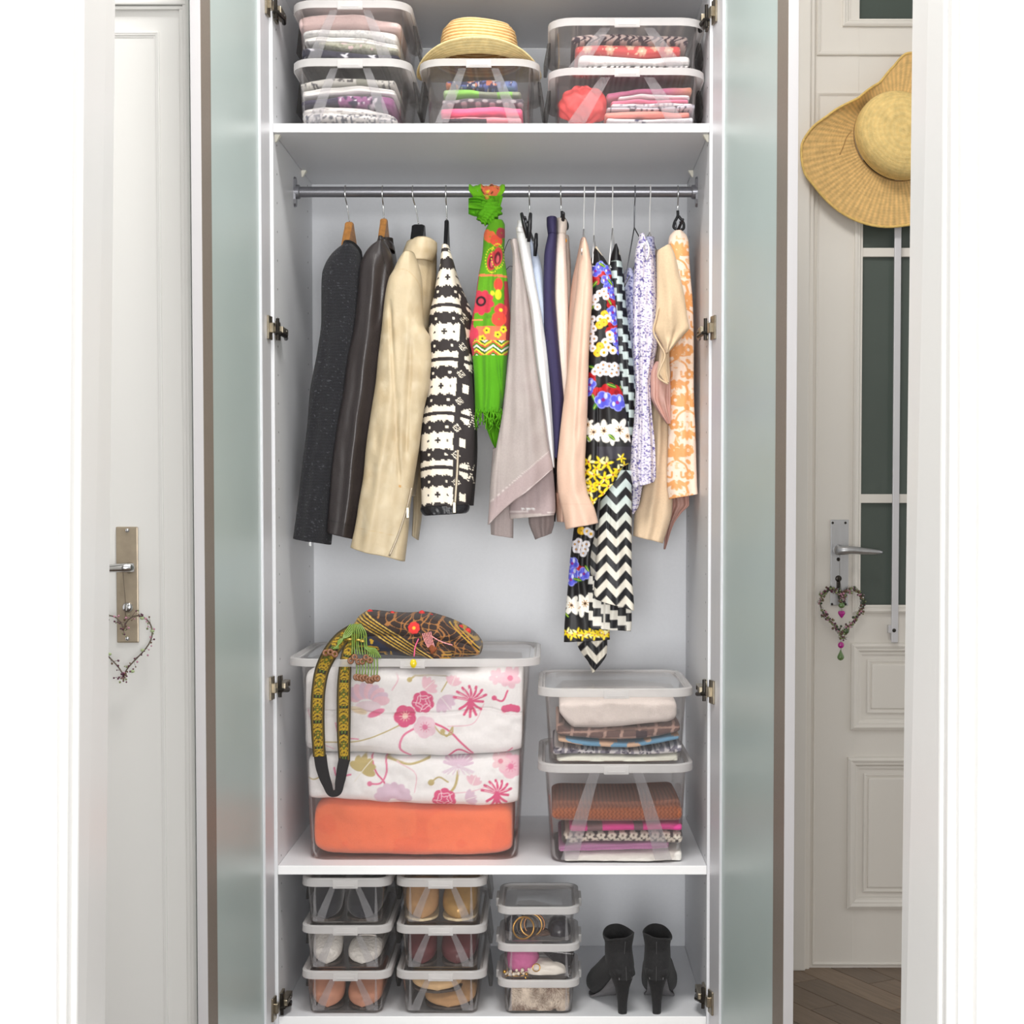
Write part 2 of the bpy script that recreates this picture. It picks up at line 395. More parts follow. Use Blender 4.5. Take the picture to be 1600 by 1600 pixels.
b = MB(); b.add(lathe([(.011, 0), (.011, -.006), (.008, -.010), (.007, -.042)], 20, c, 'y'))
q0 = P(203, 887, LY-.045); q1 = P(120, 889, LY-.05)
b.add(tube(spline([q0+[.006, .004, 0], q0+[-.012, -.004, 0], (q0+q1)/2+[0, -.002, -.001], q1], 14), [.009, .0095, .0095, .0088, .0082, .0078, .0075, .0075, .0075, .0078, .008, .0082, .008, .006], 12))
mk('lever', b, M['chrome'], pl)
mk('thumb_turn', MB().add(lathe([(.0105, .001), (.0105, -.004), (.008, -.007), (.001, -.008)], 22, P(200, 949, LY-.005), 'y')).add(bbox(*(lambda c: (c[0]-.0015, c[0]+.0015, c[1]-.012, c[1]-.004, c[2]-.006, c[2]+.006))(P(200, 949, LY-.006)), .0005)), M['chrome'], pl)
t = MB()
t.add(bbox(Xat(288.5, LY), Xat(294, LY), LY-.012, LY+.03, 0, lZ(17), .002)); t.add(bbox(Xat(294, LY), Xat(300, LY), LY-.018, LY+.03, 0, lZ(11), .003)); t.add(bbox(Xat(300, LY), Xat(306, LY), LY-.024, LY+.03, 0, 3.35, .002))
struct('trim_2', t, M['paint'], smooth=False)
t = MB(); t.add(bbox(lx0-.3, Xat(294, LY), LY-.012, LY-.001, lZ(17), lZ(12), .002)); t.add(bbox(lx0-.3, Xat(300, LY), LY-.018, LY-.001, lZ(11), lZ(4), .003))
struct('trim_3', t, M['paint'], smooth=False)
struct('wall_left', MB().add(pbox(-3.2, lx0-.1, LY, LY+.1, 0, 3.35)).add(pbox(lx0-.1, Xat(306, LY), LY+.042, LY+.1, 0, 3.35)).add(pbox(Xat(306, LY)-.06, Xat(306, LY)-.002, LY+.1, WALLY+.02, 0, 3.35)), M['wallp'], smooth=False)

# ---- the doorway of the room the camera stands in
JN, JF = -1.80, -1.64      # near and far faces of the jamb
def jl(px_top, px_bot, Y):
    a = P(px_top, 0, Y); b = P(px_bot, 1600, Y)
    k = (b[0]-a[0])/(b[2]-a[2]); return lambda z: a[0]+(z-a[2])*k
def slab(xa, xb, ya, yb, z0=0.0, z1=2.75):
    lo = [(xa(z0), ya, z0), (xb(z0), ya, z0), (xb(z0), yb, z0), (xa(z0), yb, z0)]; hi = [(xa(z1), ya, z1), (xb(z1), ya, z1), (xb(z1), yb, z1), (xa(z1), yb, z1)]
    return bev(hexa(lo, hi), .003)
def off(f, d): return lambda z: f(z)+d
L1 = jl(181, 165, JF); LN = jl(131, 120, JN); LC = jl(92, 88, JN-.03)
mv = MB()
mv.add(bev(hexa([(LN(0)-.3, JN, 0), (LN(0), JN, 0), (L1(0), JF, 0), (LN(0)-.3, JF, 0)], [(LN(2.75)-.3, JN, 2.75), (LN(2.75), JN, 2.75), (L1(2.75), JF, 2.75), (LN(2.75)-.3, JF, 2.75)]), .004))
struct('door_jamb_left' if 0 else 'trim_4', mv, M['paint'], smooth=False)
mv = MB(); mv.add(slab(off(LC, -.16), LC, JN-.03, JN+.002)); mv.add(slab(off(LC, -.003), off(LN, -.006), JN-.018, JN+.002)); mv.add(slab(off(LC, -.12), off(LC, -.06), JN-.042, JN-.02))
struct('trim_5', mv, M['paint'], smooth=False)
R1 = jl(1425, 1406, JF); RN = jl(1475, 1466, JN); RC = jl(1502, 1497, JN-.03); RO = jl(1532, 1526, JN-.045)
mv = MB(); mv.add(bev(hexa([(R1(0), JF, 0), (RN(0), JN, 0), (RN(0)+.3, JN, 0), (RN(0)+.3, JF, 0)][::1], [(R1(2.75), JF, 2.75), (RN(2.75), JN, 2.75), (RN(2.75)+.3, JN, 2.75), (RN(2.75)+.3, JF, 2.75)]), .004))
struct('trim_6', mv, M['paint'], smooth=False)
mv = MB(); mv.add(slab(off(RN, .004), off(RC, .004), JN-.018, JN+.002)); mv.add(slab(RC, off(RO, .002), JN-.03, JN+.002)); mv.add(slab(RO, off(RO, .10), JN-.045, JN+.002))
struct('trim_7', mv, M['paint'], smooth=False)
struct('wall_front', MB().add(pbox(-3.2, LN(1.2)-.1, JN, JF, 0, 3.35)).add(pbox(RN(1.2)+.1, 3.2, JN, JF, 0, 3.35)).add(pbox(-3.2, 3.2, JN, JF, 2.75, 3.35)), M['wallp'], smooth=False)

# ------------------------------------------------------------------ the wardrobe
WH = .482; WD = .56; ZB, ZL, ZU = .10, .4425, 2.0746; WTOP = 2.42
TH = .019
wr = thing('wardrobe', 'tall white open wardrobe with frosted glass doors, full of clothes and boxes', 'wardrobe')
sideL = mk('side_panel', bbox(-WH-TH, -WH, 0, WD, .02, WTOP, .0008, 1), M['carcass'], wr, smooth=False)
sideR = mk('side_panel', bbox(WH, WH+TH, 0, WD, .02, WTOP, .0008, 1), M['carcass'], wr, smooth=False)
mk('back_panel', bbox(-WH-TH, WH+TH, WD, WD+.008, .02, WTOP, .0008, 1), M['back'], wr, smooth=False)
mk('top_panel', bbox(-WH-TH, WH+TH, 0, WD, WTOP, WTOP+TH, .0008, 1), M['carcass'], wr, smooth=False)
def shelf(nm, z0, z1, y0):
    s = mk(nm, bbox(-WH+.0005, WH-.0005, y0+.001, WD-.001, z0, z1, .0006, 1), M['carcass'], wr, smooth=False)
    mk('edge_band', bbox(-WH+.0006, WH-.0006, y0, y0+.0012, z0+.0002, z1-.0002, .0004, 1), M['edge'], s, smooth=False)
    return s
shelf('shelf', ZU, ZU+.0195, 0.0)
shelf('shelf', ZL-.020, ZL, 0.0)
shelf('bottom_panel', ZB-.019, ZB, 0.0)
mk('plinth', bbox(-WH, WH, .03, .045, .0, ZB-.019, .001), M['edge'], wr, smooth=False)
# shelf pegs
for (px, py, sgn, Y) in ((433, 211, -1, .03), (468, 264, -1, .40), (1102, 210, 1, .03), (1089, 262, 1, .40)):
    x = sgn*WH; s = -sgn; z = ZU
    V = [(x, Y-.009, z), (x, Y+.009, z), (x+s*.012, Y+.009, z), (x+s*.012, Y-.009, z), (x, Y-.003, z-.015), (x, Y+.003, z-.015), (x+s*.003, Y+.003, z-.014), (x+s*.003, Y-.003, z-.014)]
    mk('shelf_peg', (V, [(0,1,2,3),(7,6,5,4),(0,4,5,1),(1,5,6,2),(2,6,7,3),(3,7,4,0)]), M['clay'], wr, smooth=False)
# drilled peg holes
h = MB()
for sgn in (-1, 1):
    for yy in (.045, .485):
        for z in np.arange(.2, 2.35, .032*2):
            V, F = lathe([(.0026, 0), (.0001, .0003)], 8, (0, 0, 0), 'x', caps=False); V = V*[-sgn, 1, 1]+[sgn*(WH-.0004), yy, z]; h.add(V, F)
o = mk('peg_hole', h, M['hole'], wr); o['kind'] = 'stuff'
# hanging rail and its brackets
RY = .284
zr = float((P(463, 303, RY)[2]+P(1092, 297, RY)[2])/2)
rl = mk('hanging_rail', lathe([(.0125, -WH+.002), (.0125, WH-.002)], 32, (0, RY, zr), 'x'), M['rodm'], wr, sharp=40)
for sgn in (-1, 1):
    x = sgn*WH
    prof = []
    b = MB()
    out = [(-.016, -.02), (-.017, 0), (-.012, .03), (-.005, .036), (.005, .036), (.012, .03), (.017, 0), (.012, -.03), (.006, -.036), (-.006, -.036), (-.012, -.03)]
    n = len(out); x1 = x-sgn*.005
    V = [(x, RY+a, zr+c) for a, c in out]+[(x1, RY+a*.9, zr+c*.95) for a, c in out]
    F = [tuple(range(n)), tuple(range(2*n-1, n-1, -1))]+[(i, (i+1) % n, n+(i+1) % n, n+i) for i in range(n)]
    b.add(V, F); b.add(lathe([(.017, 0), (.0168, .012), (.015, .014)], 28, (0, 0, 0), 'x')[0]*[-sgn, 1, 1]+[x, RY, zr], lathe([(.017, 0), (.0168, .012), (.015, .014)], 28)[1])
    mk('rail_bracket', b, M['rodm'], rl, smooth=False)

# doors with frosted glass, opened past a right angle
M['frost'] = mat('frosted_green_glass', (178, 192, 189), .28, var=.04, scale=3, bump=.10, bscale=900, spec=.5)
def wdoor(sgn, theta, label):
    wd = .497; th = math.radians(theta); hx = sgn*.487; hy = -.014; z0, z1 = .035, WTOP-.005; fr = .068
    du = np.array([sgn*math.sin(th), -math.cos(th), 0]); dn = np.array([-sgn*math.cos(th), -math.sin(th), 0])   # along the leaf; inward normal
    O = np.array([hx, hy, 0.])
    def bx(s0, s1, n0, n1, a, b_, w=.001):
        V, F = bbox(s0, s1, n0, n1, a, b_, w, 1); V = np.array(V); W = O+V[:, :1]*du+V[:, 1:2]*dn; W[:, 2] = V[:, 2]; return W, (F if sgn < 0 else F)
    T = .020
    dd = mk('door', bx(.012, wd-.012, -T+.0055, -.0055, z0+.02, z1-.02), M['frost'], wr, smooth=False)
    tag(dd, label)
    dd['label'] = label
    mk('hinge_stile', bx(0, .073, -T, 0, z0, z1), M['alu'], dd, smooth=False)
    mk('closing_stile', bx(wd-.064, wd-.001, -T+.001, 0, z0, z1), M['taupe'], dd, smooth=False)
    mk('edge_strip', bx(wd-.001, wd+.001, -T, -.0003, z0, z1, .0003), M['alu_edge'], dd, smooth=False)
    mk('top_rail', bx(.073, wd-.064, -T, 0, z1-fr, z1), M['alu'], dd, smooth=False)
    mk('bottom_rail', bx(.073, wd-.064, -T, 0, z0, z0+.072), M['alu'], dd, smooth=False)
    for py in ((20, 517, 1070, 1562) if sgn < 0 else (32, 517, 1076, 1552)):
        z = Zat(py, .03, 435); b = MB()
        # cup on the door, jointed arm, plate on the side panel
        b.add(bx(.004, .034, .0, .005, z-.026, z+.026)); b.add(bx(.004, .022, .004, .012, z-.011, z+.011))
        xs = sgn*WH
        b.add(bbox(min(xs, xs-sgn*.006), max(xs, xs-sgn*.006), .012, .05, z-.02, z+.02, .001))
        b.add(bbox(min(xs-sgn*.004, xs-sgn*.019), max(xs-sgn*.004, xs-sgn*.019), .004, .075, z-.0075, z+.0075, .002))
        hg = mk('hinge', b, M['hinge'], dd, smooth=False)
        b = MB(); b.add(tube([(xs-sgn*.003, -.006, z-.008), (xs-sgn*.012, .0, z-.008), (xs-sgn*.02, .03, z-.012), (xs-sgn*.016, .06, z-.014)], .005, 8)); b.add(lathe([(.004, -.024), (.004, .024)], 10, (xs-sgn*.008, -.002, z))); b.add(lathe([(.0045, 0), (.004, .002)], 10, (0, 0, 0), 'x')[0]*[-sgn, 1, 1]+[xs-sgn*.019, .05, z], lathe([(.0045, 0), (.004, .002)], 10)[1])
        mk('hinge_arm', b, M['darkhinge'], dd, smooth=False)
    return dd
wdoor(-1, 4.6, 'left frosted glass door with pale metal frame, swung open')
wdoor(1, 10.6, 'right frosted glass door with pale metal frame, swung open')
# ------------------------------------------------------------------ clear storage boxes
M['clear'] = plastic('clear_box_plastic', (.968, .960, .956), .035, (.90, .88, .87), .10, .06)
M['band'] = plastic('frosted_band_plastic', (.93, .925, .93), .15, (.93, .92, .94), .3, .05)
M['rim'] = plastic('milky_rim_plastic', (.92, .91, .905), .66, (.90, .885, .88), .18, .08)
M['lidp'] = plastic('clear_lid_plastic', (.965, .96, .955), .06, (.9, .89, .88), .05, .18)
M['smoke'] = plastic('smoky_latch_plastic', (.62, .61, .60), .12, (.45, .44, .43), .12, .06)
def rrect(cx, cy, hw, hd, r, n=5):
    r = min(r, hw*.98, hd*.98); V = []
    for k, (sx, sy) in enumerate(((1, -1), (1, 1), (-1, 1), (-1, -1))):
        a0 = -math.pi/2+k*math.pi/2
        for i in range(n+1):
            a = a0+i/n*math.pi/2; V.append((cx+sx*(hw-r)+r*math.cos(a), cy+sy*(hd-r)+r*math.sin(a)))
    return np.array(V)
def ringloft(rings, cap0=True, cap1=True):
    n = len(rings[0][0]); V = np.concatenate([np.column_stack([r, np.full(n, z)]) for r, z in rings]); F = grid(len(rings), n, True)
    if cap0: F.append(tuple(range(n-1, -1, -1)))
    if cap1: F.append(tuple((len(rings)-1)*n+j for j in range(n)))
    return V, F
LIDTOP = {}
def storage_box(key, label, group, xt, xb, rim, rt, rb, yb, Yf, depth, zsup=None, style='long', bands=True, lean=.012, rad=.042, latch=None):
    """xt: body x px under the rim, xb: at the bottom, rim: rim x px, rt/rb: rim top/bottom y px at the front, yb: bottom y px"""
    Yb = Yf+lean
    zb_ = Zat(yb, Yb, (xb[0]+xb[1])/2) if zsup is None else zsup
    zr1 = Zat(rb, Yf, 800); zr2 = Zat(rt, Yf, 800)
    a0, a1 = Xat(xt[0], Yf, rb), Xat(xt[1], Yf, rb); b0, b1 = Xat(xb[0], Yb, yb), Xat(xb[1], Yb, yb); r0, r1 = Xat(rim[0], Yf, rt), Xat(rim[1], Yf, rt)
    cy = Yf+depth/2; ov = max(.004, ((a0-r0)+(r1-a1))/2)
    root = thing('storage_box', label, 'storage box', group)
    def sec(t, ins=0):
        c = (b0+b1)/2*(1-t)+(a0+a1)/2*t; hw = (b1-b0)/2*(1-t)+(a1-a0)/2*t; hd = depth/2-lean*(1-t)
        return rrect(c, cy, hw-ins, hd-ins, rad-ins)
    th = .0016; H = zr2-.003-zb_
    R = [(sec(0, .006), zb_), (sec(0, .0015), zb_+.002), (sec(.03), zb_+.006)]
    for t in (.35, .7, 1.0): R.append((sec(t), zb_+.006+(H-.006)*t))
    for t in (1.0, .5, .03): R.append((sec(t, th), zb_+.006+(H-.006)*t))
    R.append((sec(0, .008), zb_+.003))
    mk('body', ringloft(R), M['clear'], root, sharp=50)
    c = (r0+r1)/2; hw = (r1-r0)/2; hd = depth/2+ov; rr = rad+ov
    rw = .009
    prof = [(-.0030, zr1+.001), (-.0005, zr1), (0, zr1+.002), (-.0006, zr2-.002), (-.003, zr2), (-rw, zr2), (-rw-.0015, zr2-.002), (-rw-.004, zr2-.006), (-rw-.0075, zr2-.0062), (-rw-.0075, zr2-.0085), (-rw+.001, zr2-.0085), (-.0035, zr1+.004)]
    R = [(rrect(c, cy, hw+i, hd+i, rr+i), z) for i, z in prof]
    V, F = ringloft(R, False, False); n = len(R[0][0]); o = (len(R)-1)*n; F += [(o+j, o+(j+1) % n, (j+1) % n, j) for j in range(n)]
    lid = mk('lid', (V, F), M['rim'], root, sharp=45)
    pz = zr2-.0065
    R = [(rrect(c, cy, hw-rw-.006, hd-rw-.006, rr-rw-.006), pz-.0015), (rrect(c, cy, hw-rw-.006, hd-rw-.006, rr-rw-.006), pz), (rrect(c, cy, hw-rw-.02, hd-rw-.02, rr-rw-.012), pz+.0035)]
    R += [(rrect(c, cy, hw-rw-.026, hd-rw-.026, rr-rw-.014), pz+.004), (rrect(c, cy, hw-rw-.03, hd-rw-.03, rr-rw-.016), pz+.0025)]
    mk('lid_panel', ringloft(R), M['lidp'], lid, sharp=35)
    LIDTOP[key] = pz+.0045
    # closing clip at the middle of the front rim
    if style != 'small':
        cw = min(.028, hw*.28); yf = cy-hd
        b = MB(); b.add(bbox(c-cw, c+cw, yf-.0022, yf+.004, zr1-.0035, zr2-.004, .001)); b.add(bbox(c-cw*.7, c+cw*.7, yf-.0032, yf, zr1+.001, zr1+.0042, .0006))
        mk('clip', b, M['rim'], lid, smooth=False)
    else:
        for s in (-1, 1):
            x = c+s*hw; mk('clip', bbox(x-.002 if s > 0 else x-.005, x+.005 if s > 0 else x+.002, cy-.035, cy+.035, zr1-.002, zr2+.001, .002), M['rim'], lid, smooth=False)
    # sloping side latches that reach down from the rim
    if style == 'long' or latch:
        L = latch or .42
        for s in (-1, 1):
            x = c+s*(hw-.001); zt = zr1+.002; zd = zr1-(zr1-zb_)*L*1.25; bx_ = c+s*((a1-a0)/2+ov*1.6)
            y0, y1 = cy-.06, cy+.06; w = .006*s
            lo = [(bx_-w, y0+.012, zd), (bx_+w*.3, y0+.012, zd), (bx_+w*.3, y1-.012, zd), (bx_-w, y1-.012, zd)]; hi = [(x-w, y0, zt), (x+w*.3, y0, zt), (x+w*.3, y1, zt), (x-w, y1, zt)]
            if s < 0: lo = [lo[1], lo[0], lo[3], lo[2]]; hi = [hi[1], hi[0], hi[3], hi[2]]
            mk('latch', bev(hexa(lo, hi), .002), M['smoke'], root, smooth=False)
    # frosted bands moulded into the front wall: two sweeping apart toward the bottom
    zt_, zd_ = zr1-.001, zb_+.008
    fx = lambda u, t: ((b0+b1)/2+(b1-b0)/2*u)*(1-t)+((a0+a1)/2+(a1-a0)/2*u)*t
    fy = lambda t: Yf+lean*(1-t)
    def strip(ua, wa, ub, wb, curve=0.0, m=8):
        V = []
        for i in range(m):
            t = 1-i/(m-1); k = 1-t; u = ua+(ub-ua)*(k+curve*k*(1-k)); wd = wa+(wb-wa)*k
            z = zd_+(zt_-zd_)*t; y = fy(t)
            V += [(fx(u-wd, t), y-.0009, z), (fx(u+wd, t), y-.0009, z), (fx(u+wd, t), y-.00015, z), (fx(u-wd, t), y-.00015, z)]
        F = grid(m, 4, True)+[(3, 2, 1, 0), tuple((m-1)*4+j for j in range(4))]
        return V, F
    if bands:
        for s in ((-1, 1) if bands is True else bands): mk('band', strip(s*.30, .07, s*.72, .13, .12*0), M['band'], root, smooth=False)
    if style == 'shoe' or style == 'small':
        for s in (-1, 1): mk('band', strip(s*.76, .015, s*.84, .05, 0), M['band'], root, smooth=False)
    for s in (-1, 1):   # small ribs under the rim corners
        pass
    return dict(root=root, zb=zb_, zt=zr1, Yf=Yf, cy=cy, depth=depth, x0=b0, x1=b1)

BX = {}
BX['ul0'] = storage_box('ul0', 'lower clear box of the left stack on the top shelf, beside the hat box', 'clear boxes on the top shelf', (463, 632), (469, 624), (454, 642), 93, 106, 190, .015, .36, ZU+.0195)
BX['ul1'] = storage_box('ul1', 'upper clear box of the left stack on the top shelf, holding a pink towel', 'clear boxes on the top shelf', (463, 632), (469, 624), (454, 642), 2, 15, 92, .015, .36, LIDTOP['ul0'])
BX['um'] = storage_box('um', 'single clear box under the straw hat on the top shelf', 'clear boxes on the top shelf', (664, 832), (668, 827), (653, 844), 94, 106, 190, .015, .36, ZU+.0195)
BX['ur0'] = storage_box('ur0', 'wide clear box with a red bundle, lower of the right stack, top shelf', 'clear boxes on the top shelf', (867, 1093), (871, 1087), (856, 1103), 108, 120, 190, .015, .36, ZU+.0195)
BX['ur1'] = storage_box('ur1', 'wide clear box with a red paisley top, upper of the right stack, top shelf', 'clear boxes on the top shelf', (867, 1093), (871, 1087), (856, 1103), 30, 43, 108, .015, .36, LIDTOP['ur0'])
BX['big'] = storage_box('big', 'very large clear box of floral bedding under the embroidered bag', 'clear boxes on the lower shelf', (466, 827), (482, 808), (448, 844), 1028, 1040, 1344, .035, .40, ZL, style='plain', bands=False, lean=.02)
BX['rb'] = storage_box('rb', 'deep clear box with brown knitwear, lower of the right pair on the lower shelf', 'clear boxes on the lower shelf', (851, 1075), (861, 1065), (840, 1085), 1193, 1206, 1352, .012, .38, ZL, style='plain', lean=.012)
BX['rt'] = storage_box('rt', 'clear box with a cream towel, upper of the right pair on the lower shelf', 'clear boxes on the lower shelf', (851, 1075), (858, 1067), (840, 1085), 1075, 1088, 1193, .012, .38, LIDTOP['rb'], style='plain', lean=.010, bands=False)
g = 'shoe boxes on the wardrobe floor'
for col, X in (('a', ((477, 602), (483, 597), (470, 611))), ('b', ((626, 751), (632, 746), (618, 760)))):
    nm = {'a': 'leftmost column on the wardrobe floor', 'b': 'second column on the wardrobe floor'}[col]
    what = {'a': ['brown court shoes', 'white woven shoes', 'black shoes'], 'b': ['tan loafers', 'dark red shoes', 'beige sandals']}[col]
    prev = ZB
    for k, (rt, rb, yb) in enumerate(((1516, 1528, 1586), (1445, 1457, 1514), (1371, 1384, 1444))):
        key = '%s%d' % (col, k); pos = ['bottom', 'middle', 'top'][k]
        BX[key] = storage_box(key, 'clear shoe box with %s, %s of the %s' % (what[k], pos, nm), g, X[0], X[1], X[2], rt, rb, yb, .012, .34, prev, style='shoe', bands=True, lean=.007, rad=.022, latch=.55)
        prev = LIDTOP[key]
prev = ZB
for k, (rt, rb, yb, what) in enumerate(((1530, 1541, 1587, 'pale fur, bottom of the short stack by the boots'), (1474, 1485, 1531, 'pearls and pink felt, middle of the short stack by the boots'), (1416, 1427, 1475, 'bangles, top of the short stack by the boots'))):
    key = 'c%d' % k
    BX[key] = storage_box(key, 'small clear box of %s' % what, 'small boxes beside the boots', (786, 898), (789, 894), (777, 906), rt, rb, yb, .012, .21, prev, style='small', bands=False, lean=.005, rad=.022)
    prev = LIDTOP[key]

# ------------------------------------------------------------------ painting helpers for printed cloth (mostly print, in cloth coordinates)
class Paint:
    def __init__(s, px, py, base):
        s.x = px; s.y = py; s.c = np.tile(sl(base), (len(px), 1))
    def put(s, m, col):
        m = np.clip(m, 0, 1)[:, None]; s.c = s.c*(1-m)+sl(col)*m; return s
    def ell(s, cx, cy, rx, ry, col, rot=0, soft=1.0, al=1):
        c, n = math.cos(rot), math.sin(rot); dx = s.x-cx; dy = s.y-cy; u = (dx*c+dy*n)/rx; v = (-dx*n+dy*c)/ry
        d = np.sqrt(u*u+v*v); return s.put(al*(1-d)*min(rx, ry)/soft+.5*al if al == 1 else np.clip((1-d)*min(rx, ry)/soft+.5, 0, 1)*al, col)
    def flower(s, cx, cy, r, n, col, mid=None, rot=0, pet=.5, midr=.28, al=1):
        for k in range(n):
            a = rot+k*2*math.pi/n; s.ell(cx+math.cos(a)*r*.58, cy+math.sin(a)*r*.58, r*.48, r*pet*.75, col, a, 1.0, al)
        if mid is not None: s.ell(cx, cy, r*midr, r*midr, mid)
        return s
    def line(s, pts, w, col, al=1):
        pts = spline(pts, max(12, len(pts)*7)); d = np.full(len(s.x), 1e9)
        x0, y0 = pts.min(0)-w-2; x1, y1 = pts.max(0)+w+2
        m = (s.x > x0) & (s.x < x1) & (s.y > y0) & (s.y < y1)
        if not m.any(): return s
        X, Y = s.x[m], s.y[m]; dd = np.full(len(X), 1e9)
        for a, b in zip(pts[:-1], pts[1:]):
            e = b-a; t = np.clip(((X-a[0])*e[0]+(Y-a[1])*e[1])/(e@e+1e-9), 0, 1); dd = np.minimum(dd, np.hypot(X-a[0]-t*e[0], Y-a[1]-t*e[1]))
        d[m] = dd
        return s.put(np.clip(w/2-d+.5, 0, 1)*al, col)
    def soft(s, seed, scale, col, al=.5, yk=1.0):
        return s.put(np.clip(noise2(s.x, s.y*yk, seed, scale)*.8+noise2(s.x, s.y*yk, seed+31, scale*.45)*.5, 0, 1)*al, col)
    def speck(s, seed, scale, thr, col, al=1):
        return s.put((noise2(s.x, s.y, seed, scale) > thr)*al, col)

M['cloth'] = mat('printed_cloth', (255, 255, 255), .85, var=.05, scale=250, bump=.25, bscale=700, attr=True, sheen=.15)
M['silk'] = mat('printed_silk', (255, 255, 255), .5, var=.03, scale=200, bump=.1, bscale=500, attr=True)
M['towel'] = mat('fluffy_cloth', (255, 255, 255), .95, var=.05, scale=300, bump=.6, bscale=500, attr=True, sheen=.3)

def folded(label, cat, group, top, bot, Yf, depth, paint, seed=1, layers=1, material='cloth', name='folded_garment', zmin=None, zmax=None, step=1.6, ex=3.8, endmin=.6):
    top = np.array(top, float); bot = np.array(bot, float)
    xl = max(top[0, 0], bot[0, 0]); xr = min(top[-1, 0], bot[-1, 0])
    nx = int((xr-xl)/step)+2; e = np.linspace(0, 1, nx); x = xl+(xr-xl)*(e-.0*np.sin(2*math.pi*e))
    yt = cr(top[:, 0], top[:, 1], x)[:, 0]; yb_ = cr(bot[:, 0], bot[:, 1], x)[:, 0]
    hpx = float(np.max(yb_-yt)); nf = max(8, int(hpx/step*1.35)); nb = 8
    a = np.concatenate([np.linspace(-math.pi/2, math.pi/2, nf, endpoint=False), np.linspace(math.pi/2, 1.5*math.pi, nb, endpoint=False)])   # 0 = front middle
    A, Xi = np.meshgrid(a, np.arange(nx))
    edge = np.minimum(e, 1-e)*(xr-xl); rnd_ = np.sqrt(np.clip(1-(1-np.clip(edge/max(4., hpx*.35), 0, 1))**2.2, 0.0, 1)); rnd_ = endmin+(1-endmin)*rnd_
    c = np.cos(A); s = np.sin(A)
    lin = np.concatenate([np.linspace(-1, 1, nf, endpoint=False), np.linspace(1, -1, nb, endpoint=False)])
    lin = np.sign(lin)*(np.abs(lin)*.9+.1*np.abs(lin)**.25*np.abs(lin)); ss = np.repeat(lin[None], nx, 0); isf = np.arange(len(a)) < nf
    cc = np.where(isf, 1, -1)[None]*np.clip(1-np.abs(ss)**ex, 0, 1)**(1/ex); c = np.where(isf, 1, -1)[None]*np.clip(1-np.abs(ss)**2, 0, 1)**.5
    ym = ((yt+yb_)/2)[Xi]; hh = ((yb_-yt)/2*rnd_)[Xi]
    py = ym-ss*hh; pxm = np.repeat(x[:, None], len(a), 1)
    W = PX(pxm, py, np.full(A.shape, Yf))
    hd = depth/2
    fr = wob(x/(xr-xl), seed, 3, 1.2)[Xi]*.004+noise2(pxm, py, seed+3, 11)*.0022+noise2(pxm, py, seed+5, 27)*.004
    inset = ((1-rnd_)/(1-endmin+1e-6))[Xi]*.012
    Yo = Yf+hd-(hd-inset)*cc
    front = np.clip(c, 0, 1)
    Yo = Yo+fr*front
    for k in range(1, layers):
        sv = -1+2*k/layers+noise2(pxm, py*0, seed+9+k, 40)*.12
        Yo = Yo+.007*np.exp(-((ss-sv)*hh/2.2)**2)*front
    W[..., 1] = Yo
    z = W[..., 2]+noise2(pxm, Yo*400, seed+7, 30)*.002*(np.abs(c) < .6)
    if zmin is not None:      # rest on what lies below
        z = np.maximum(z, zmin)
    if zmax is not None: z = np.minimum(z, zmax)
    W[..., 2] = z
    V = W.reshape(-1, 3); n = len(a); F = grid(nx, n, True, flip=True)
    F += [tuple(range(n)), tuple((nx-1)*n+j for j in range(n-1, -1, -1))]
    p = Paint(pxm.ravel(), py.ravel(), (200, 200, 200)) if callable(paint) else Paint(pxm.ravel(), py.ravel(), paint)
    if callable(paint): paint(p)
    o = mk(name, (V, F), M[material], None, col=p.c)
    return tag(o, label, cat, group)

def plain(c): return c
def spots(base, *sp):
    """base colour with scattered blotches (seed, scale, threshold, colour)"""
    def f(p):
        p.c[:] = sl(base)
        for sd, sc, th, col in sp: p.speck(sd, sc, th, col)
    return f
G = 'folded clothes in the clear boxes'
YI = .042
zu = ZU+.0195+.004
# upper left stack, upper box
z1_ = BX['ul1']['zb']+.004
def birds(p):
    p.c[:] = sl((42, 42, 60))
    for x, y in ((488, 77), (540, 87), (583, 88)):
        p.ell(x-2, y, 6, 1.7, (225, 225, 235), .4); p.ell(x+1, y-2, 4.5, 1.5, (225, 225, 235), -.7); p.ell(x, y+2, 2.5, 1.4, (225, 225, 235))
folded('navy top printed with white birds, lowest in the topmost left box', 'folded top', G, [(470, 69), (500, 72), (560, 80), (624, 83)], [(470, 94), (560, 95), (624, 94)], YI, .28, birds, 11, 1, zmin=z1_)
folded('grey-green fuzzy knit in the topmost left box', 'folded knit', G, [(497, 64), (540, 62), (600, 70), (622, 74)], [(497, 73), (540, 79), (600, 84), (622, 84)], YI, .28, spots((176, 176, 160), (3, 3, .2, (150, 152, 132)), (5, 6, .6, (214, 190, 190))), 12, 1, 'towel')
def wprint(p):
    p.c[:] = sl((232, 231, 228)); p.speck(4, 5, .55, (190, 186, 186))
    p.ell(568, 79, 4, 3.5, (230, 150, 160)); p.ell(580, 77, 3, 3, (230, 170, 175))
folded('white cotton top with tiny print in the topmost left box', 'folded top', G, [(474, 58), (510, 54), (560, 56), (610, 66), (622, 68)], [(474, 67), (510, 66), (560, 69), (610, 77), (622, 79)], YI, .28, wprint, 13, 2)
folded('pale grey white knit in the topmost left box under the pink towel', 'folded knit', G, [(473, 48), (505, 43), (555, 42), (620, 48)], [(473, 61), (505, 57), (555, 58), (620, 69)], YI, .28, spots((226, 226, 225), (6, 2.5, .4, (205, 206, 207))), 14, 1, 'towel')
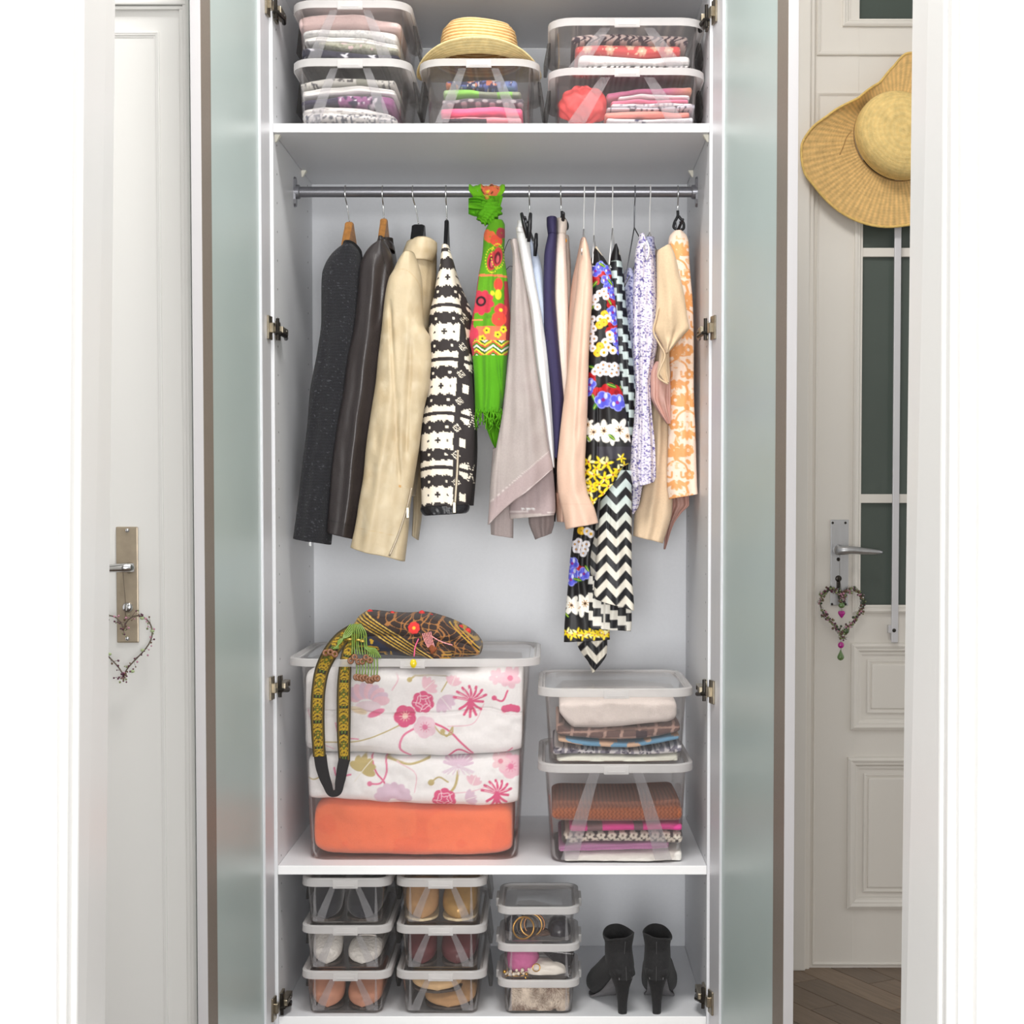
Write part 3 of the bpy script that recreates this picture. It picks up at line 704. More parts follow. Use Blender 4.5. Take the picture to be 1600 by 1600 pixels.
folded('pale pink towel at the top of the topmost left box', 'towel', G, [(466, 23), (490, 19), (514, 17), (564, 17), (586, 25), (626, 33)], [(466, 48), (505, 44), (555, 43), (600, 47), (626, 51)], YI-.004, .29, (238, 208, 205), 15, 1, 'towel', name='folded_towel')
# upper left stack, lower box
def silver(p):
    p.c[:] = sl((225, 222, 220)); p.put((p.y > 178)*np.clip(noise2(p.x, p.y, 4, 2.6)*2+.4, 0, 1), (110, 112, 122)); p.put((p.y < 178)*np.clip(noise2(p.x*.4, p.y, 8, 2.2)*2-.6, 0, 1), (150, 142, 142))
folded('white and silver patterned top, lowest in the lower left box', 'folded top', G, [(471, 166), (500, 162), (560, 164), (600, 172), (619, 180)], [(471, 192), (550, 192), (619, 192)], YI, .28, silver, 21, 2, zmin=zu)
def purp(p):
    p.c[:] = sl((62, 58, 80)); p.put((p.x > 528)*(p.x < 582)*np.clip(noise2(p.x, p.y, 14, 5)*3+.6, 0, 1), (150, 96, 140)); p.put((p.x > 528)*(p.x < 590)*np.clip(noise2(p.x, p.y, 17, 4)*3-1, 0, 1), (226, 214, 226)); p.put((p.x > 596)*1., (140, 82, 128))
folded('navy top with a purple flower in the lower left box', 'folded top', G, [(470, 155), (510, 150), (550, 145), (600, 147), (615, 148)], [(470, 166), (500, 163), (560, 165), (600, 169), (615, 171)], YI, .28, purp, 22, 1)
folded('plain white tee in the lower left box', 'folded top', G, [(469, 140), (510, 133), (560, 131), (617, 138)], [(471, 154), (510, 150), (560, 146), (617, 150)], YI, .28, (238, 236, 234), 23, 2)
def wtext(p):
    p.c[:] = sl((230, 228, 222)); p.put((p.y > 128)*(p.x < 500)*np.clip(noise2(p.x, p.y, 3, 2.4)*3, 0, 1), (90, 88, 92)); p.put((p.x > 520)*(p.x < 552)*(p.y < 127)*np.clip(noise2(p.x, p.y, 9, 3)*3, 0, 1), (100, 96, 96)); p.put((p.x > 556)*(p.x < 574)*(p.y < 130)*1., (172, 172, 160)); p.put((p.x > 590)*np.clip(noise2(p.x, p.y, 5, 2.5)*3-.6, 0, 1), (110, 108, 112))
folded('white tee with grey lettering, topmost in the lower left box', 'folded top', G, [(468, 129), (490, 123), (540, 119), (617, 123)], [(468, 137), (490, 136), (540, 131), (617, 135)], YI, .28, wtext, 24, 1)
# middle box
def pdark(p):
    p.c[:] = sl((240, 150, 160)); p.put((p.y > 185)*(p.x < 760)*1., (58, 50, 60)); p.put((p.y < 184)*np.clip(noise2(p.x*.3, p.y, 6, 2.2)*3-.4, 0, 1), (96, 70, 92))
folded('pink and black striped top, lowest in the box under the hat', 'folded top', G, [(690, 181), (740, 180), (815, 182)], [(690, 192), (740, 192), (815, 192)], YI, .27, pdark, 31, 1, zmin=zu)
folded('hot pink top in the box under the hat', 'folded top', G, [(688, 167), (730, 165), (780, 163), (816, 166)], [(688, 181), (730, 181), (780, 180), (816, 181)], YI, .28, (250, 104, 148), 32, 1)
def pspots(p):
    p.c[:] = sl((84, 78, 88)); 
    for i in range(12):
        p.ell(692+i*11, 158+(i % 2)*4, 4.5, 2.6, (168, 160, 164))
folded('charcoal spotted knit in the box under the hat', 'folded knit', G, [(690, 153), (740, 151), (818, 150)], [(690, 166), (740, 164), (818, 165)], YI, .28, pspots, 33, 1)
def greens(p):
    p.c[:] = sl((148, 156, 136)); p.put((p.x > 712)*(p.x < 748)*1., (142, 206, 92)); p.put((p.x > 776)*(p.x < 800)*1., (140, 200, 96)); p.put((p.x < 712)*1., (160, 188, 140))
folded('green and sage striped knit in the box under the hat', 'folded knit', G, [(692, 137), (720, 136), (760, 141), (814, 139)], [(692, 152), (720, 152), (760, 152), (814, 151)], YI, .28, greens, 34, 1)
def galaxy(p):
    p.c[:] = sl((66, 66, 108)); p.speck(3, 5, .15, (110, 122, 190)); p.speck(7, 6, .45, (224, 140, 110)); p.speck(9, 3.4, .55, (236, 226, 226)); p.put((p.x > 785)*(noise2(p.x, p.y, 5, 6) > -.4)*1., (130, 150, 210))
folded('blue top with orange flowers, topmost in the box under the hat', 'folded top', G, [(696, 124), (720, 123), (760, 121), (808, 122)], [(696, 136), (720, 138), (760, 141), (808, 139)], YI, .27, galaxy, 35, 1)
# right stack, lower box
YR = .044
folded('white cotton with dark print, lowest in the lower right box', 'folded top', G, [(948, 183), (1010, 184), (1083, 182)], [(948, 192), (1010, 192), (1083, 192)], YR, .28, lambda p: (p.c.__setitem__(slice(None), sl((232, 230, 234))), p.put((p.x > 982)*(p.x < 1012)*np.clip(noise2(p.x, p.y, 3, 4)*4, 0, 1), (52, 54, 90))), 41, 1, zmin=zu)
folded('salmon top in the lower right box', 'folded top', G, [(945, 173), (1000, 171), (1078, 173)], [(945, 184), (1000, 185), (1078, 183)], YR, .28, (244, 150, 138), 42, 1)
folded('grey top with dark lettering in the lower right box', 'folded top', G, [(948, 167), (1000, 166), (1086, 160)], [(948, 173), (1000, 173), (1086, 172)], YR, .28, spots((206, 200, 210), (8, 3, .3, (90, 84, 100))), 43, 1)
folded('white knit with grey dots in the lower right box', 'folded knit', G, [(955, 161), (1000, 159), (1082, 160)], [(955, 168), (1000, 167), (1082, 167)], YR, .28, spots((236, 232, 236), (12, 3.4, .35, (176, 168, 182))), 44, 1)
folded('rose pink top in the lower right box', 'folded top', G, [(955, 155), (1010, 153), (1076, 154)], [(955, 163), (1010, 161), (1076, 162)], YR, .28, (240, 132, 162), 45, 1)
folded('bright white tee in the lower right box', 'folded top', G, [(966, 150), (1010, 145), (1078, 148)], [(966, 156), (1010, 153), (1078, 155)], YR, .27, (246, 244, 246), 46, 1)
folded('pink ombre towel, topmost in the lower right box', 'towel', G, [(948, 142), (1000, 137), (1050, 134), (1082, 132)], [(948, 156), (1000, 147), (1050, 147), (1082, 146)], YR, .28, lambda p: (p.c.__setitem__(slice(None), sl((226, 128, 170))), p.put((p.x-1040)/40, (246, 168, 140)), p.put((p.y-147)/8, (240, 160, 180))), 47, 1, 'towel', name='folded_towel')
# right stack, upper box
z2_ = BX['ur1']['zb']+.004
folded('black and white striped top, lowest in the upper right box', 'folded top', G, [(890, 102), (960, 101), (1080, 101)], [(890, 109), (960, 109), (1080, 109)], YR, .28, lambda p: (p.c.__setitem__(slice(None), sl((226, 224, 224))), p.put(np.clip(np.sin(p.x*.62+np.sin(p.x*.13)*2+p.y*.4)*3+.4, 0, 1), (40, 38, 42))), 51, 1, zmin=z2_)
folded('thick white towel in the upper right box', 'towel', G, [(904, 83), (915, 81), (1000, 88), (1050, 85), (1078, 85)], [(904, 103), (940, 104), (1000, 103), (1078, 103)], YR-.004, .28, (248, 247, 247), 52, 1, 'towel', name='folded_towel')
def redp(p):
    p.c[:] = sl((206, 74, 74))
    for i, (x, y) in enumerate(((918, 76), (953, 77), (985, 72), (1003, 80), (1025, 74), (1045, 78))):
        p.flower(x, y, 7, 6, (226, 176, 150), (206, 74, 74), i); p.ell(x, y, 2, 2, (236, 220, 190))
    p.speck(4, 3, .7, (236, 190, 160))
folded('red paisley top in the upper right box', 'folded top', G, [(899, 67), (980, 66), (1064, 68)], [(899, 86), (960, 86), (1000, 91), (1064, 87)], YR, .28, redp, 53, 1)
def ikat(p):
    p.c[:] = sl((206, 186, 180)); u = np.abs(((p.x+6*np.sin(p.y*.4)) % 22)-11); p.put(np.clip(2.2-np.abs(u-(p.y-50)*.55)+.8, 0, 1), (58, 42, 58)); p.put(np.clip(noise2(p.x, p.y, 3, 4.5)*4-1.2, 0, 1), (58, 42, 58)); p.put((p.y < 52)*.6, (70, 56, 68))
folded('beige and black zigzag top, topmost in the upper right box', 'folded top', G, [(893, 53), (920, 49), (1000, 51), (1076, 53)], [(893, 68), (920, 68), (1000, 69), (1076, 72)], YR, .28, ikat, 54, 1)
# right pair, lower box
YQ = .030
zq = ZL+.004
folded('ivory cloth, lowest in the deep box of knitwear', 'folded cloth', G, [(882, 1333), (900, 1331), (1000, 1330), (1066, 1327)], [(882, 1353), (1000, 1354), (1066, 1353)], YQ, .30, (240, 236, 228), 61, 1, 'towel', zmin=zq)
folded('lilac towel in the deep box of knitwear', 'towel', G, [(873, 1322), (900, 1317), (1000, 1316), (1046, 1315)], [(873, 1334), (900, 1333), (1000, 1331), (1046, 1329)], YQ, .30, (190, 128, 172), 62, 2, 'towel', name='folded_towel')
def creamfl(p):
    p.c[:] = sl((72, 62, 62))
    for i in range(11):
        for j in range(2): p.flower(888+i*17+j*8, 1305+j*10, 6.5, 6, (212, 202, 188), (120, 104, 96), i)
folded('dark knit with cream flowers in the deep box', 'folded knit', G, [(878, 1301), (950, 1298), (1067, 1298)], [(878, 1323), (950, 1318), (1067, 1322)], YQ, .30, creamfl, 63, 1)
def mag(p):
    p.c[:] = sl((206, 64, 138)); p.put((p.x > 918)*(p.x < 942)*1., (120, 92, 96)); p.put((p.x > 990)*(p.x < 1005)*1., (110, 80, 92))
folded('magenta and brown striped knit in the deep box', 'folded knit', G, [(890, 1288), (960, 1287), (1066, 1286)], [(890, 1303), (960, 1301), (1066, 1300)], YQ, .30, mag, 64, 1)
def knit(p):
    p.c[:] = sl((170, 98, 64)); p.put(np.clip(np.sin(p.x*1.0+np.sin(p.y*.9)*1.4)*1.6, 0, 1)*.65, (112, 56, 36))
folded('rust brown cable knit sweater, topmost in the deep box', 'sweater', G, [(862, 1259), (880, 1256), (960, 1257), (1066, 1253)], [(862, 1284), (880, 1287), (960, 1289), (1066, 1288)], YQ, .31, knit, 65, 1, 'towel', name='folded_sweater', step=1.1)
# right pair, upper box
z3_ = BX['rt']['zb']+.004
folded('pale yellow white cloth, lowest in the box with the cream towel', 'folded cloth', G, [(870, 1184), (900, 1178), (1000, 1179), (1060, 1177)], [(870, 1193), (900, 1195), (1000, 1195), (1060, 1194)], YQ, .30, (238, 238, 224), 71, 1, zmin=z3_)
folded('grey floral scarf in the box with the cream towel', 'folded scarf', G, [(864, 1166), (920, 1170), (1000, 1172), (1066, 1160)], [(864, 1183), (920, 1180), (1000, 1181), (1066, 1180)], YQ, .30, spots((128, 124, 136), (3, 4, .1, (206, 202, 204)), (8, 3, .4, (70, 66, 82))), 72, 1)
def bluep(p):
    p.c[:] = sl((214, 178, 150)); p.put((noise2(p.x, p.y*2, 5, 22) > .05)*1., (110, 158, 190))
folded('blue and peach striped cloth in the box with the cream towel', 'folded cloth', G, [(872, 1151), (920, 1156), (980, 1160), (1020, 1154), (1062, 1147)], [(872, 1161), (920, 1168), (980, 1171), (1020, 1165), (1062, 1157)], YQ, .30, bluep, 73, 1)
def plaid(p):
    p.c[:] = sl((112, 88, 84)); p.put((np.abs(((p.x*.96+p.y*.2) % 25)-12) < 2.2)*1., (182, 150, 138)); p.put((np.abs(((p.y-p.x*-.05) % 13)-6) < 1.4)*.8, (178, 146, 134)); p.put(((p.x > 994)*(p.x < 1012)*(p.y > 1142)*(p.y < 1158))*1., (70, 56, 62))
folded('brown plaid shirt in the box with the cream towel', 'folded shirt', G, [(869, 1122), (895, 1138), (960, 1138), (1063, 1128)], [(869, 1152), (895, 1154), (960, 1159), (1010, 1157), (1063, 1146)], YQ, .30, plaid, 74, 1)
folded('cream towel filling the top of the upper right box, lower shelf', 'towel', G, [(874, 1092), (920, 1089), (1000, 1089), (1058, 1090)], [(874, 1122), (900, 1143), (960, 1142), (1020, 1136), (1058, 1131)], YQ-.003, .30, (240, 228, 222), 75, 1, 'towel', name='folded_towel')
# red bundle
def bundle():
    c = P(911, 165, .085); n, m = 64, 44; V = []; R = np.random.RandomState(3)
    th = np.linspace(.0, math.pi, m); ph = np.arange(n)*2*math.pi/n
    T, Ph = np.meshgrid(th, ph, indexing='ij')
    x = np.sin(T)*np.cos(Ph); y = np.sin(T)*np.sin(Ph); z = np.cos(T)
    f = 1+.05*np.sin(5*Ph+3*T)+.04*np.sin(9*Ph-6*T+1)+.05*noise2(Ph*3, T*3, 4, 1)-.25*np.exp(-((x+.05)**2+(z-.45)**2)/.05)*(y < 0)
    W = np.stack([c[0]+.054*x*f*(1-.1*z), c[1]+.06*y*f, c[2]+.040*z*f], -1).reshape(-1, 3); W[:, 2] = np.maximum(W[:, 2], zu)
    o = mk('rolled_garment', (W, grid(m, n, True)), mat('coral_red_cloth', (246, 92, 92), .85, var=.05, scale=120, bump=.25, bscale=500), None)
    tag(o, 'coral red rolled garment at the left of the lower right box, top shelf', 'rolled garment', G)
bundle()
# ---- bedding in the large box
YB = .068
zb0 = ZL+.004
folded('orange blanket at the bottom of the largest box', 'blanket', G, [(490, 1253), (520, 1249), (560, 1251), (640, 1257), (740, 1260), (800, 1256)], [(490, 1338), (520, 1340), (640, 1343), (740, 1343), (800, 1340)], YB, .32, spots((250, 128, 88), (3, 30, .3, (246, 120, 84))), 81, 1, 'towel', name='folded_blanket', zmin=zb0, step=2.4, ex=5, endmin=.72)
PKD, PKM, PKL, OLV, MAU = (222, 84, 132), (232, 128, 164), (238, 196, 208), (196, 178, 120), (222, 196, 214)
def scroll(p, pts, w, col, curl=0):
    p.line(pts, w, col)
    if curl: p.ell(pts[-1][0], pts[-1][1], curl, curl, col)
def carn(p, x, y, r, col=PKD):
    for k in range(7):
        a = -2.9+k*.42; p.line([(x, y), (x+math.cos(a)*r*.6+2, y+math.sin(a)*r*.5), (x+math.cos(a)*r, y+math.sin(a)*r*.85)], 4.2, col); p.line([(x, y), (x+math.cos(a)*r*.8, y+math.sin(a)*r*.7)], .8, (250, 240, 244))
    for k in range(6):
        a = .1+k*.5; p.line([(x, y), (x+math.cos(a)*r*.35, y+math.sin(a)*r*.6), (x+math.cos(a)*r*.75, y+math.sin(a)*r*1.0)], 4.2, col)
def peony(p, x, y, r, col=PKD, lc=(250, 222, 232)):
    p.flower(x, y, r, 7, col, None, .3, .62); p.ell(x, y, r*.6, r*.6, col)
    for rr in (.32, .62):
        t = np.linspace(0, 6.28, 20); p.line([(x+math.cos(a)*r*(rr+.07*math.sin(5*a)), y+math.sin(a)*r*(rr+.07*math.sin(5*a))) for a in t], 1.0, lc)
    for k in range(5):
        a = k*1.26+.4; p.line([(x+math.cos(a)*r*.4, y+math.sin(a)*r*.4), (x+math.cos(a+.2)*r*.9, y+math.sin(a+.2)*r*.9)], 1.0, lc)
def blossom(p, x, y, r, col, mid, lc=None):
    p.flower(x, y, r, 5, col, None, .5, .75)
    p.ell(x, y, r*.25, r*.25, mid)
    for k in range(10):
        a = k*.628; p.line([(x, y), (x+math.cos(a)*r*.5, y+math.sin(a)*r*.5)], .8, mid)
def leaf(p, x, y, r, col, rot):
    for k in range(5):
        a = rot-.9+k*.45; p.ell(x+math.cos(a)*r*.5, y+math.sin(a)*r*.5, r*.5, r*.22, col, a)
    p.line([(x, y), (x+math.cos(rot)*r, y+math.sin(rot)*r)], 1, (244, 240, 236))
def duvet(p):
    p.c[:] = sl((242, 240, 240))
    for pts, w, c, cu in (([(500, 1160), (560, 1158), (610, 1140), (634, 1128)], 2, OLV, 0), ([(640, 1182), (625, 1170), (630, 1150), (648, 1138)], 3.4, PKM, 0), ([(676, 1128), (700, 1140), (720, 1160), (738, 1178)], 3.2, PKD, 0), ([(738, 1182), (715, 1172), (700, 1182)], 3, PKD, 0), ([(676, 1130), (694, 1148), (706, 1146), (708, 1136)], 2.4, OLV, 0), ([(708, 1134), (697, 1150), (692, 1142)], 2.4, OLV, 4), ([(690, 1080), (700, 1060), (650, 1056)], 2, OLV, 0), ([(648, 1056), (640, 1062)], 3, OLV, 4), ([(613, 1078), (622, 1060), (616, 1046)], 2, PKL, 0), ([(492, 1080), (488, 1100), (494, 1120)], 2, (218, 204, 170), 0), ([(756, 1100), (740, 1130), (700, 1134)], 1.6, PKL, 0), ([(793, 1080), (784, 1096), (772, 1092)], 3, PKD, 0), ([(524, 1130), (530, 1150), (560, 1155)], 1.8, PKM, 0), ([(800, 1170), (790, 1180), (812, 1184)], 2.4, PKM, 3), ([(480, 1110), (500, 1160), (520, 1172)], 1.8, PKL, 0)): scroll(p, pts, w, c, cu)
    p.ell(772, 1091, 4, 4, PKD)
    leaf(p, 664, 1076, 20, PKL, -.7); leaf(p, 690, 1090, 24, MAU, .9); leaf(p, 706, 1070, 16, PKL, -1.2)
    for k in range(9):
        a = -2.7+k*.33; p.ell(572+math.cos(a)*24, 1096+math.sin(a)*17, 13, 7.5, MAU if k % 2 else PKL, a)
    p.ell(575, 1104, 20, 9, (232, 214, 222)); p.ell(588, 1114, 14, 5, PKM, -.4); p.ell(560, 1110, 14, 5, (232, 216, 190), .3)
    peony(p, 661, 1097, 17); blossom(p, 633, 1119, 17, PKD, (246, 214, 200)); blossom(p, 664, 1136, 17, (236, 206, 218), (226, 120, 160))
    carn(p, 735, 1094, 26)
    p.flower(797, 1060, 16, 6, (240, 200, 212), (226, 130, 160), .3); p.flower(776, 1058, 12, 6, (242, 208, 218), None, .8)
    for k in range(5): p.ell(788+k*5, 1106-abs(k-2)*-1.2, 5, 6, PKD, 0)
    p.ell(660, 1048, 70, 8, (214, 212, 214), 0, 6)
folded('white duvet with pink flowers, upper fold in the largest box', 'duvet', G, [(476, 1046), (500, 1042), (560, 1042), (640, 1041), (740, 1042), (816, 1044)], [(476, 1181), (560, 1181), (640, 1186), (700, 1185), (760, 1182), (816, 1180)], YB-.006, .33, duvet, 82, 2, 'cloth', name='folded_duvet', step=1.35, ex=7, endmin=.88)
def duvet2(p):
    p.c[:] = sl((244, 243, 243))
    for pts, w, c, cu in (([(580, 1182), (590, 1210), (600, 1222), (602, 1248)], 2.6, PKD, 0), ([(602, 1182), (604, 1206), (594, 1224), (578, 1224)], 3, PKM, 4), ([(604, 1184), (640, 1194), (670, 1186)], 3, OLV, 0), ([(620, 1190), (650, 1210), (648, 1238)], 1.6, PKL, 0), ([(716, 1205), (710, 1230), (700, 1242)], 4, OLV, 0), ([(700, 1222), (685, 1214), (674, 1222)], 2.6, OLV, 5), ([(480, 1215), (490, 1218), (500, 1214)], 2, OLV, 0), ([(522, 1200), (526, 1212), (548, 1210)], 3, PKM, 0), ([(480, 1170), (488, 1182), (500, 1180)], 2, PKM, 0), ([(700, 1240), (740, 1236), (760, 1230)], 1.5, PKL, 0)): scroll(p, pts, w, c, cu)
    for k in range(6):
        a = -2.6+k*.6; p.ell(566+math.cos(a)*10, 1202+math.sin(a)*10, 12, 6.5, OLV, a)
    p.line([(555, 1220), (570, 1200), (582, 1186)], 1.2, (240, 236, 220))
    for k in range(7):
        a = -3.0+k*.5; p.ell(614+math.cos(a)*17, 1247+math.sin(a)*12, 13, 8, MAU, a)
    for k in range(9):
        a = -3.1+k*.39; p.line([(716, 1198), (716+math.cos(a)*22, 1192+math.sin(a)*14)], 4, MAU)
        p.line([(716, 1196), (716+math.cos(a)*24, 1206+abs(math.sin(a))*4)], 2.5, (230, 214, 226))
    peony(p, 694, 1250, 18); carn(p, 776, 1240, 24); leaf(p, 738, 1226, 16, PKL, -1.2); leaf(p, 728, 1250, 18, MAU, -.3)
    blossom(p, 798, 1198, 18, (240, 190, 206), PKM); p.flower(782, 1190, 14, 5, (240, 206, 212), (226, 140, 160))
folded('white duvet with pink flowers, lower fold in the largest box', 'duvet', G, [(481, 1178), (560, 1179), (640, 1184), (700, 1183), (760, 1180), (811, 1177)], [(481, 1253), (520, 1252), (560, 1254), (640, 1260), (740, 1263), (811, 1259)], YB-.002, .33, duvet2, 83, 1, 'cloth', name='folded_duvet', step=1.35, ex=7, endmin=.88)
# ------------------------------------------------------------------ hanging clothes
def drape(rows, Yc, ry, paint=None, seed=1, amp=.004, nfold=3.0, step=2.2, ex=2.3, hollow=True, grow=True, crease=None, nb=12, topcap=True, swirl=.25, fine=.0009, lean=0.0):
    """cloth tube whose outline follows rows (y, x left, x right, tilt); returns mesh data, colours and a front-surface lookup"""
    R = np.array([tuple(r)+(0,)*(4-len(r)) for r in rows], float)
    t = R[:, 0]; nv = max(6, int((t[-1]-t[0])/step)+1); tt = np.linspace(t[0], t[-1], nv)
    I = cr(t, R[:, 1:], tt); xl, xr, tilt = I[:, 0], I[:, 1], I[:, 2]
    wmax = float(np.max(xr-xl)); nf = max(14, int(wmax*1.15/step)+6)
    a = np.concatenate([np.linspace(math.pi, 0, nf, endpoint=False), np.linspace(0, -math.pi, nb, endpoint=False)])
    A, Ti = np.meshgrid(a, np.arange(nv)); c, s = np.cos(A), np.sin(A)
    cc = np.sign(c)*np.abs(c)**(2/ex); ss = np.sign(s)*np.abs(s)**(2/ex)
    T = tt[Ti]; u = np.clip((T-t[0])/(t[-1]-t[0]), 0, 1)
    hw = ((xr-xl)/2)[Ti]; cx = ((xr+xl)/2)[Ti]
    ryv = np.asarray(ry(u) if callable(ry) else np.full(u.shape, ry))
    px = cx+cc*hw; py = T+tilt[Ti]*c
    Ya = Yc+lean*u
    W = PX(px, py, Ya)
    Y = Ya-ss*ryv
    g = (np.clip(u*1.6, .15, 1) if grow else 1.0)
    ph = np.random.RandomState(seed).uniform(0, 6.28, 6)
    q = cc*nfold*math.pi/2*2
    f = np.sin(q+ph[0]+swirl*np.sin(u*4+ph[1])*3)+.55*np.sin(q*1.9+ph[2]+swirl*np.sin(u*7+ph[3])*3)
    fr = np.clip(s, 0, 1)**.5
    Y = Y+amp*g*f*fr+noise2(px, py*.22, seed+2, 9)*fine*2.2*fr+noise2(px+py*.25, py*.5, seed+4, 19)*fine*2.4*fr
    if crease:
        for (x0, y0, x1, y1, wd, dp) in crease:
            k = np.clip((py-y0)/(y1-y0+1e-6), 0, 1); inside = np.clip((py-y0)/22, 0, 1)*np.clip((y1-py)/22, 0, 1)
            Y = Y+dp*np.exp(-((px-(x0+(x1-x0)*k))/wd)**2)*inside*fr
    W[..., 1] = Y
    n = len(a); V = [W.reshape(-1, 3)]; F = grid(nv, n, True, flip=True)
    P0x = [px.ravel()]; P0y = [py.ravel()]
    base = W[-1]; cen = base.mean(0)
    off = nv*n
    if hollow:
        r1 = cen+(base-cen)*[.95, .8, 1]; r2 = cen+(base-cen)*[.8, .35, 1]+[0, 0, .03]
        V += [r1, r2]; P0x += [px[-1], px[-1]]; P0y += [py[-1], py[-1]-8]
        F += [((nv-1)*n+j, off+j, off+(j+1) % n, (nv-1)*n+(j+1) % n) for j in range(n)]+[(off+j, off+n+j, off+n+(j+1) % n, off+(j+1) % n) for j in range(n)]
        F.append(tuple(off+n+j for j in range(n)))
    else: F.append(tuple((nv-1)*n+j for j in range(n)))
    F.append(tuple(range(n-1, -1, -1)))
    X = np.concatenate(P0x); Yy = np.concatenate(P0y)
    p = Paint(X, Yy, paint if not callable(paint) else (200, 200, 200))
    if callable(paint): paint(p)
    def sY(x, y, d=.0015):
        I_ = cr(t, R[:, 1:], np.array([min(max(y, t[0]), t[-1])]))[0]; hw_ = (I_[1]-I_[0])/2; k = min(abs((x-(I_[0]+I_[1])/2)/hw_), .999)
        un = (min(max(y, t[0]), t[-1])-t[0])/(t[-1]-t[0]); r_ = float(np.asarray(ry(np.array([un])) if callable(ry) else ry).ravel()[0])
        return Yc+lean*un-r_*(1-k**ex)**(1/ex)-d-amp*1.2
    return (np.concatenate(V), F), p.c, sY
def hook_path(hx, nx, ny, gauge=.0017):
    """wire hook over the rail down to the neck at pixel nx, ny"""
    x0 = Xat(hx, RY, 300); q = P(nx, ny, RY); r = .0125+gauge+.0002
    pts = []
    for k in range(9):
        an = math.radians(-25+k*26); pts.append((x0, RY+r*math.cos(an), zr+r*math.sin(an)))
    pts += [(x0+(q[0]-x0)*.15, RY-.010, zr-.019), (x0+(q[0]-x0)*.35, RY-.002, zr-.030), (x0+(q[0]-x0)*.6, RY, zr-.045), tuple(q)]
    return spline(pts, 40)
def wire(pts, r=.0016, n=8): return tube(pts, r, n)
def wood_hanger(hx, nx, ny, ybot, label, material, near, w=.016, hx2=None, group='hangers on the rail', thick=.011):
    root = thing('coat_hanger', label, 'hanger', group)
    mk('hook', wire(hook_path(hx, nx, ny)), M['chrome'], root)
    q = P(nx, ny, RY); zb_ = P(nx, ybot, RY)[2]; nr = P(near[0], near[1], near[2]); d = nr-np.array([q[0], RY, nr[2]])
    # curved shoulder piece: section swept from the near end over the neck to the far end
    sec = []; m = 25
    for i in range(m):
        k = -1+2*i/(m-1); ak = abs(k)
        cx = q[0]-d[0]*k*1.0 if k < 0 else q[0]-d[0]*k; y = RY+d[1]*(-k)
        top = q[2]-.003-(q[2]-nr[2])*(ak**1.25)-.0*ak; h = (.045*(1-ak)**2+.022)*(1-.35*ak)
        if ak < .12: top = q[2]-.0008-(ak/.12)**2*.004
        wx = w*.5*(1-.15*ak)
        sec.append([(cx-wx, y, top-.003), (cx-wx*.6, y, top), (cx+wx*.6, y, top), (cx+wx, y, top-.003), (cx+wx, y, top-h), (cx-wx, y, top-h)])
    V = np.array(sec).reshape(-1, 3); F = grid(m, 6, True)+[(5, 4, 3, 2, 1, 0), tuple((m-1)*6+j for j in range(6))]
    mk('shoulder_bar', (V, F), material, root, smooth=False)
    return root
def wire_hanger(hx, nx, ny, near, far, label, material, r=.0015, group='hangers on the rail'):
    root = thing('wire_hanger', label, 'hanger', group)
    mk('hook', wire(hook_path(hx, nx, ny, r), r), material, root)
    q = P(nx, ny, RY); a = P(*near); b = P(*far)
    pts = [tuple(q), tuple(q*.5+a*.5), tuple(a), tuple(a+[0, 0, -.008]), tuple((a+b)/2+[0, 0, -.012]), tuple(b+[0, 0, -.008]), tuple(b), tuple(q*.5+b*.5), tuple(q+[0, 0, .001])]
    mk('frame', wire(np.array(pts), r), material, root)
    return root
M['wood'] = mat('honey_wood', (204, 142, 78), .45, var=.18, scale=30, stretch=(4, 1, 4))
M['woodside'] = M['wood']
HG = 'hangers on the rail'
wood_hanger(540, 546, 346, 385, 'brown wooden hanger of the black tweed jacket', M['wood'], (532, 420, .20), .018)
wood_hanger(598, 600, 341, 380, 'brown wooden hanger of the dark brown leather jacket', M['wood'], (590, 414, .18), .016)
wood_hanger(645, 654, 350, 384, 'broad black plastic hanger of the beige leather jacket', M['black'], (644, 424, .17), .030)
wood_hanger(697, 698, 343, 390, 'slim black hanger of the black and cream jacket', M['black'], (694, 425, .20), .010)

GC = 'clothes hanging on the rail'
# --- black tweed jacket
M['tweed'] = mat('black_tweed', (34, 34, 39), .9, var=.45, scale=380, bump=1.0, bscale=420, attr=True, sheen=.08, stretch=(1, 1, 1.6))
def tweed(p):
    p.c[:] = sl((26, 26, 31)); p.put(np.clip(np.sin(p.y*1.3+noise2(p.x, p.y, 3, 9)*1.5)*.6+noise2(p.x, p.y, 8, 2.5)*.4, 0, 1)*.55, (50, 50, 57)); p.put((noise2(p.x, p.y, 5, 1.9) > .80)*.4, (112, 112, 120))
j = thing('jacket', 'black tweed jacket, leftmost on the rail', 'jacket', GC)
VF, col, sy = drape([(384, 540, 553), (390, 529, 559), (400, 518, 563), (414, 509, 564), (430, 504, 565), (452, 503, 565), (500, 503, 562), (548, 497, 556), (614, 485, 547), (666, 481, 540), (730, 473, 531), (790, 466, 523), (846, 459, 517, 5)], .175, .045, tweed, 101, .003, 1.5, 1.25, ex=2.6)
mk('sleeve', VF, M['tweed'], j, col=col)
VF, col, _ = drape([(387, 541, 562), (400, 535, 564), (430, 525, 566), (500, 522, 566), (600, 512, 560), (700, 506, 552), (790, 500, 544)], .33, .11, tweed, 102, .004, 2)
mk('body', VF, M['tweed'], j, col=col)
mk('zip_pull', bbox(*(lambda c: (c[0]-.003, c[0]+.003, c[1]-.002, c[1]+.002, c[2]-.010, c[2]+.004))(P(484.5, 847, .15)), .001), M['chrome'], j, smooth=False)
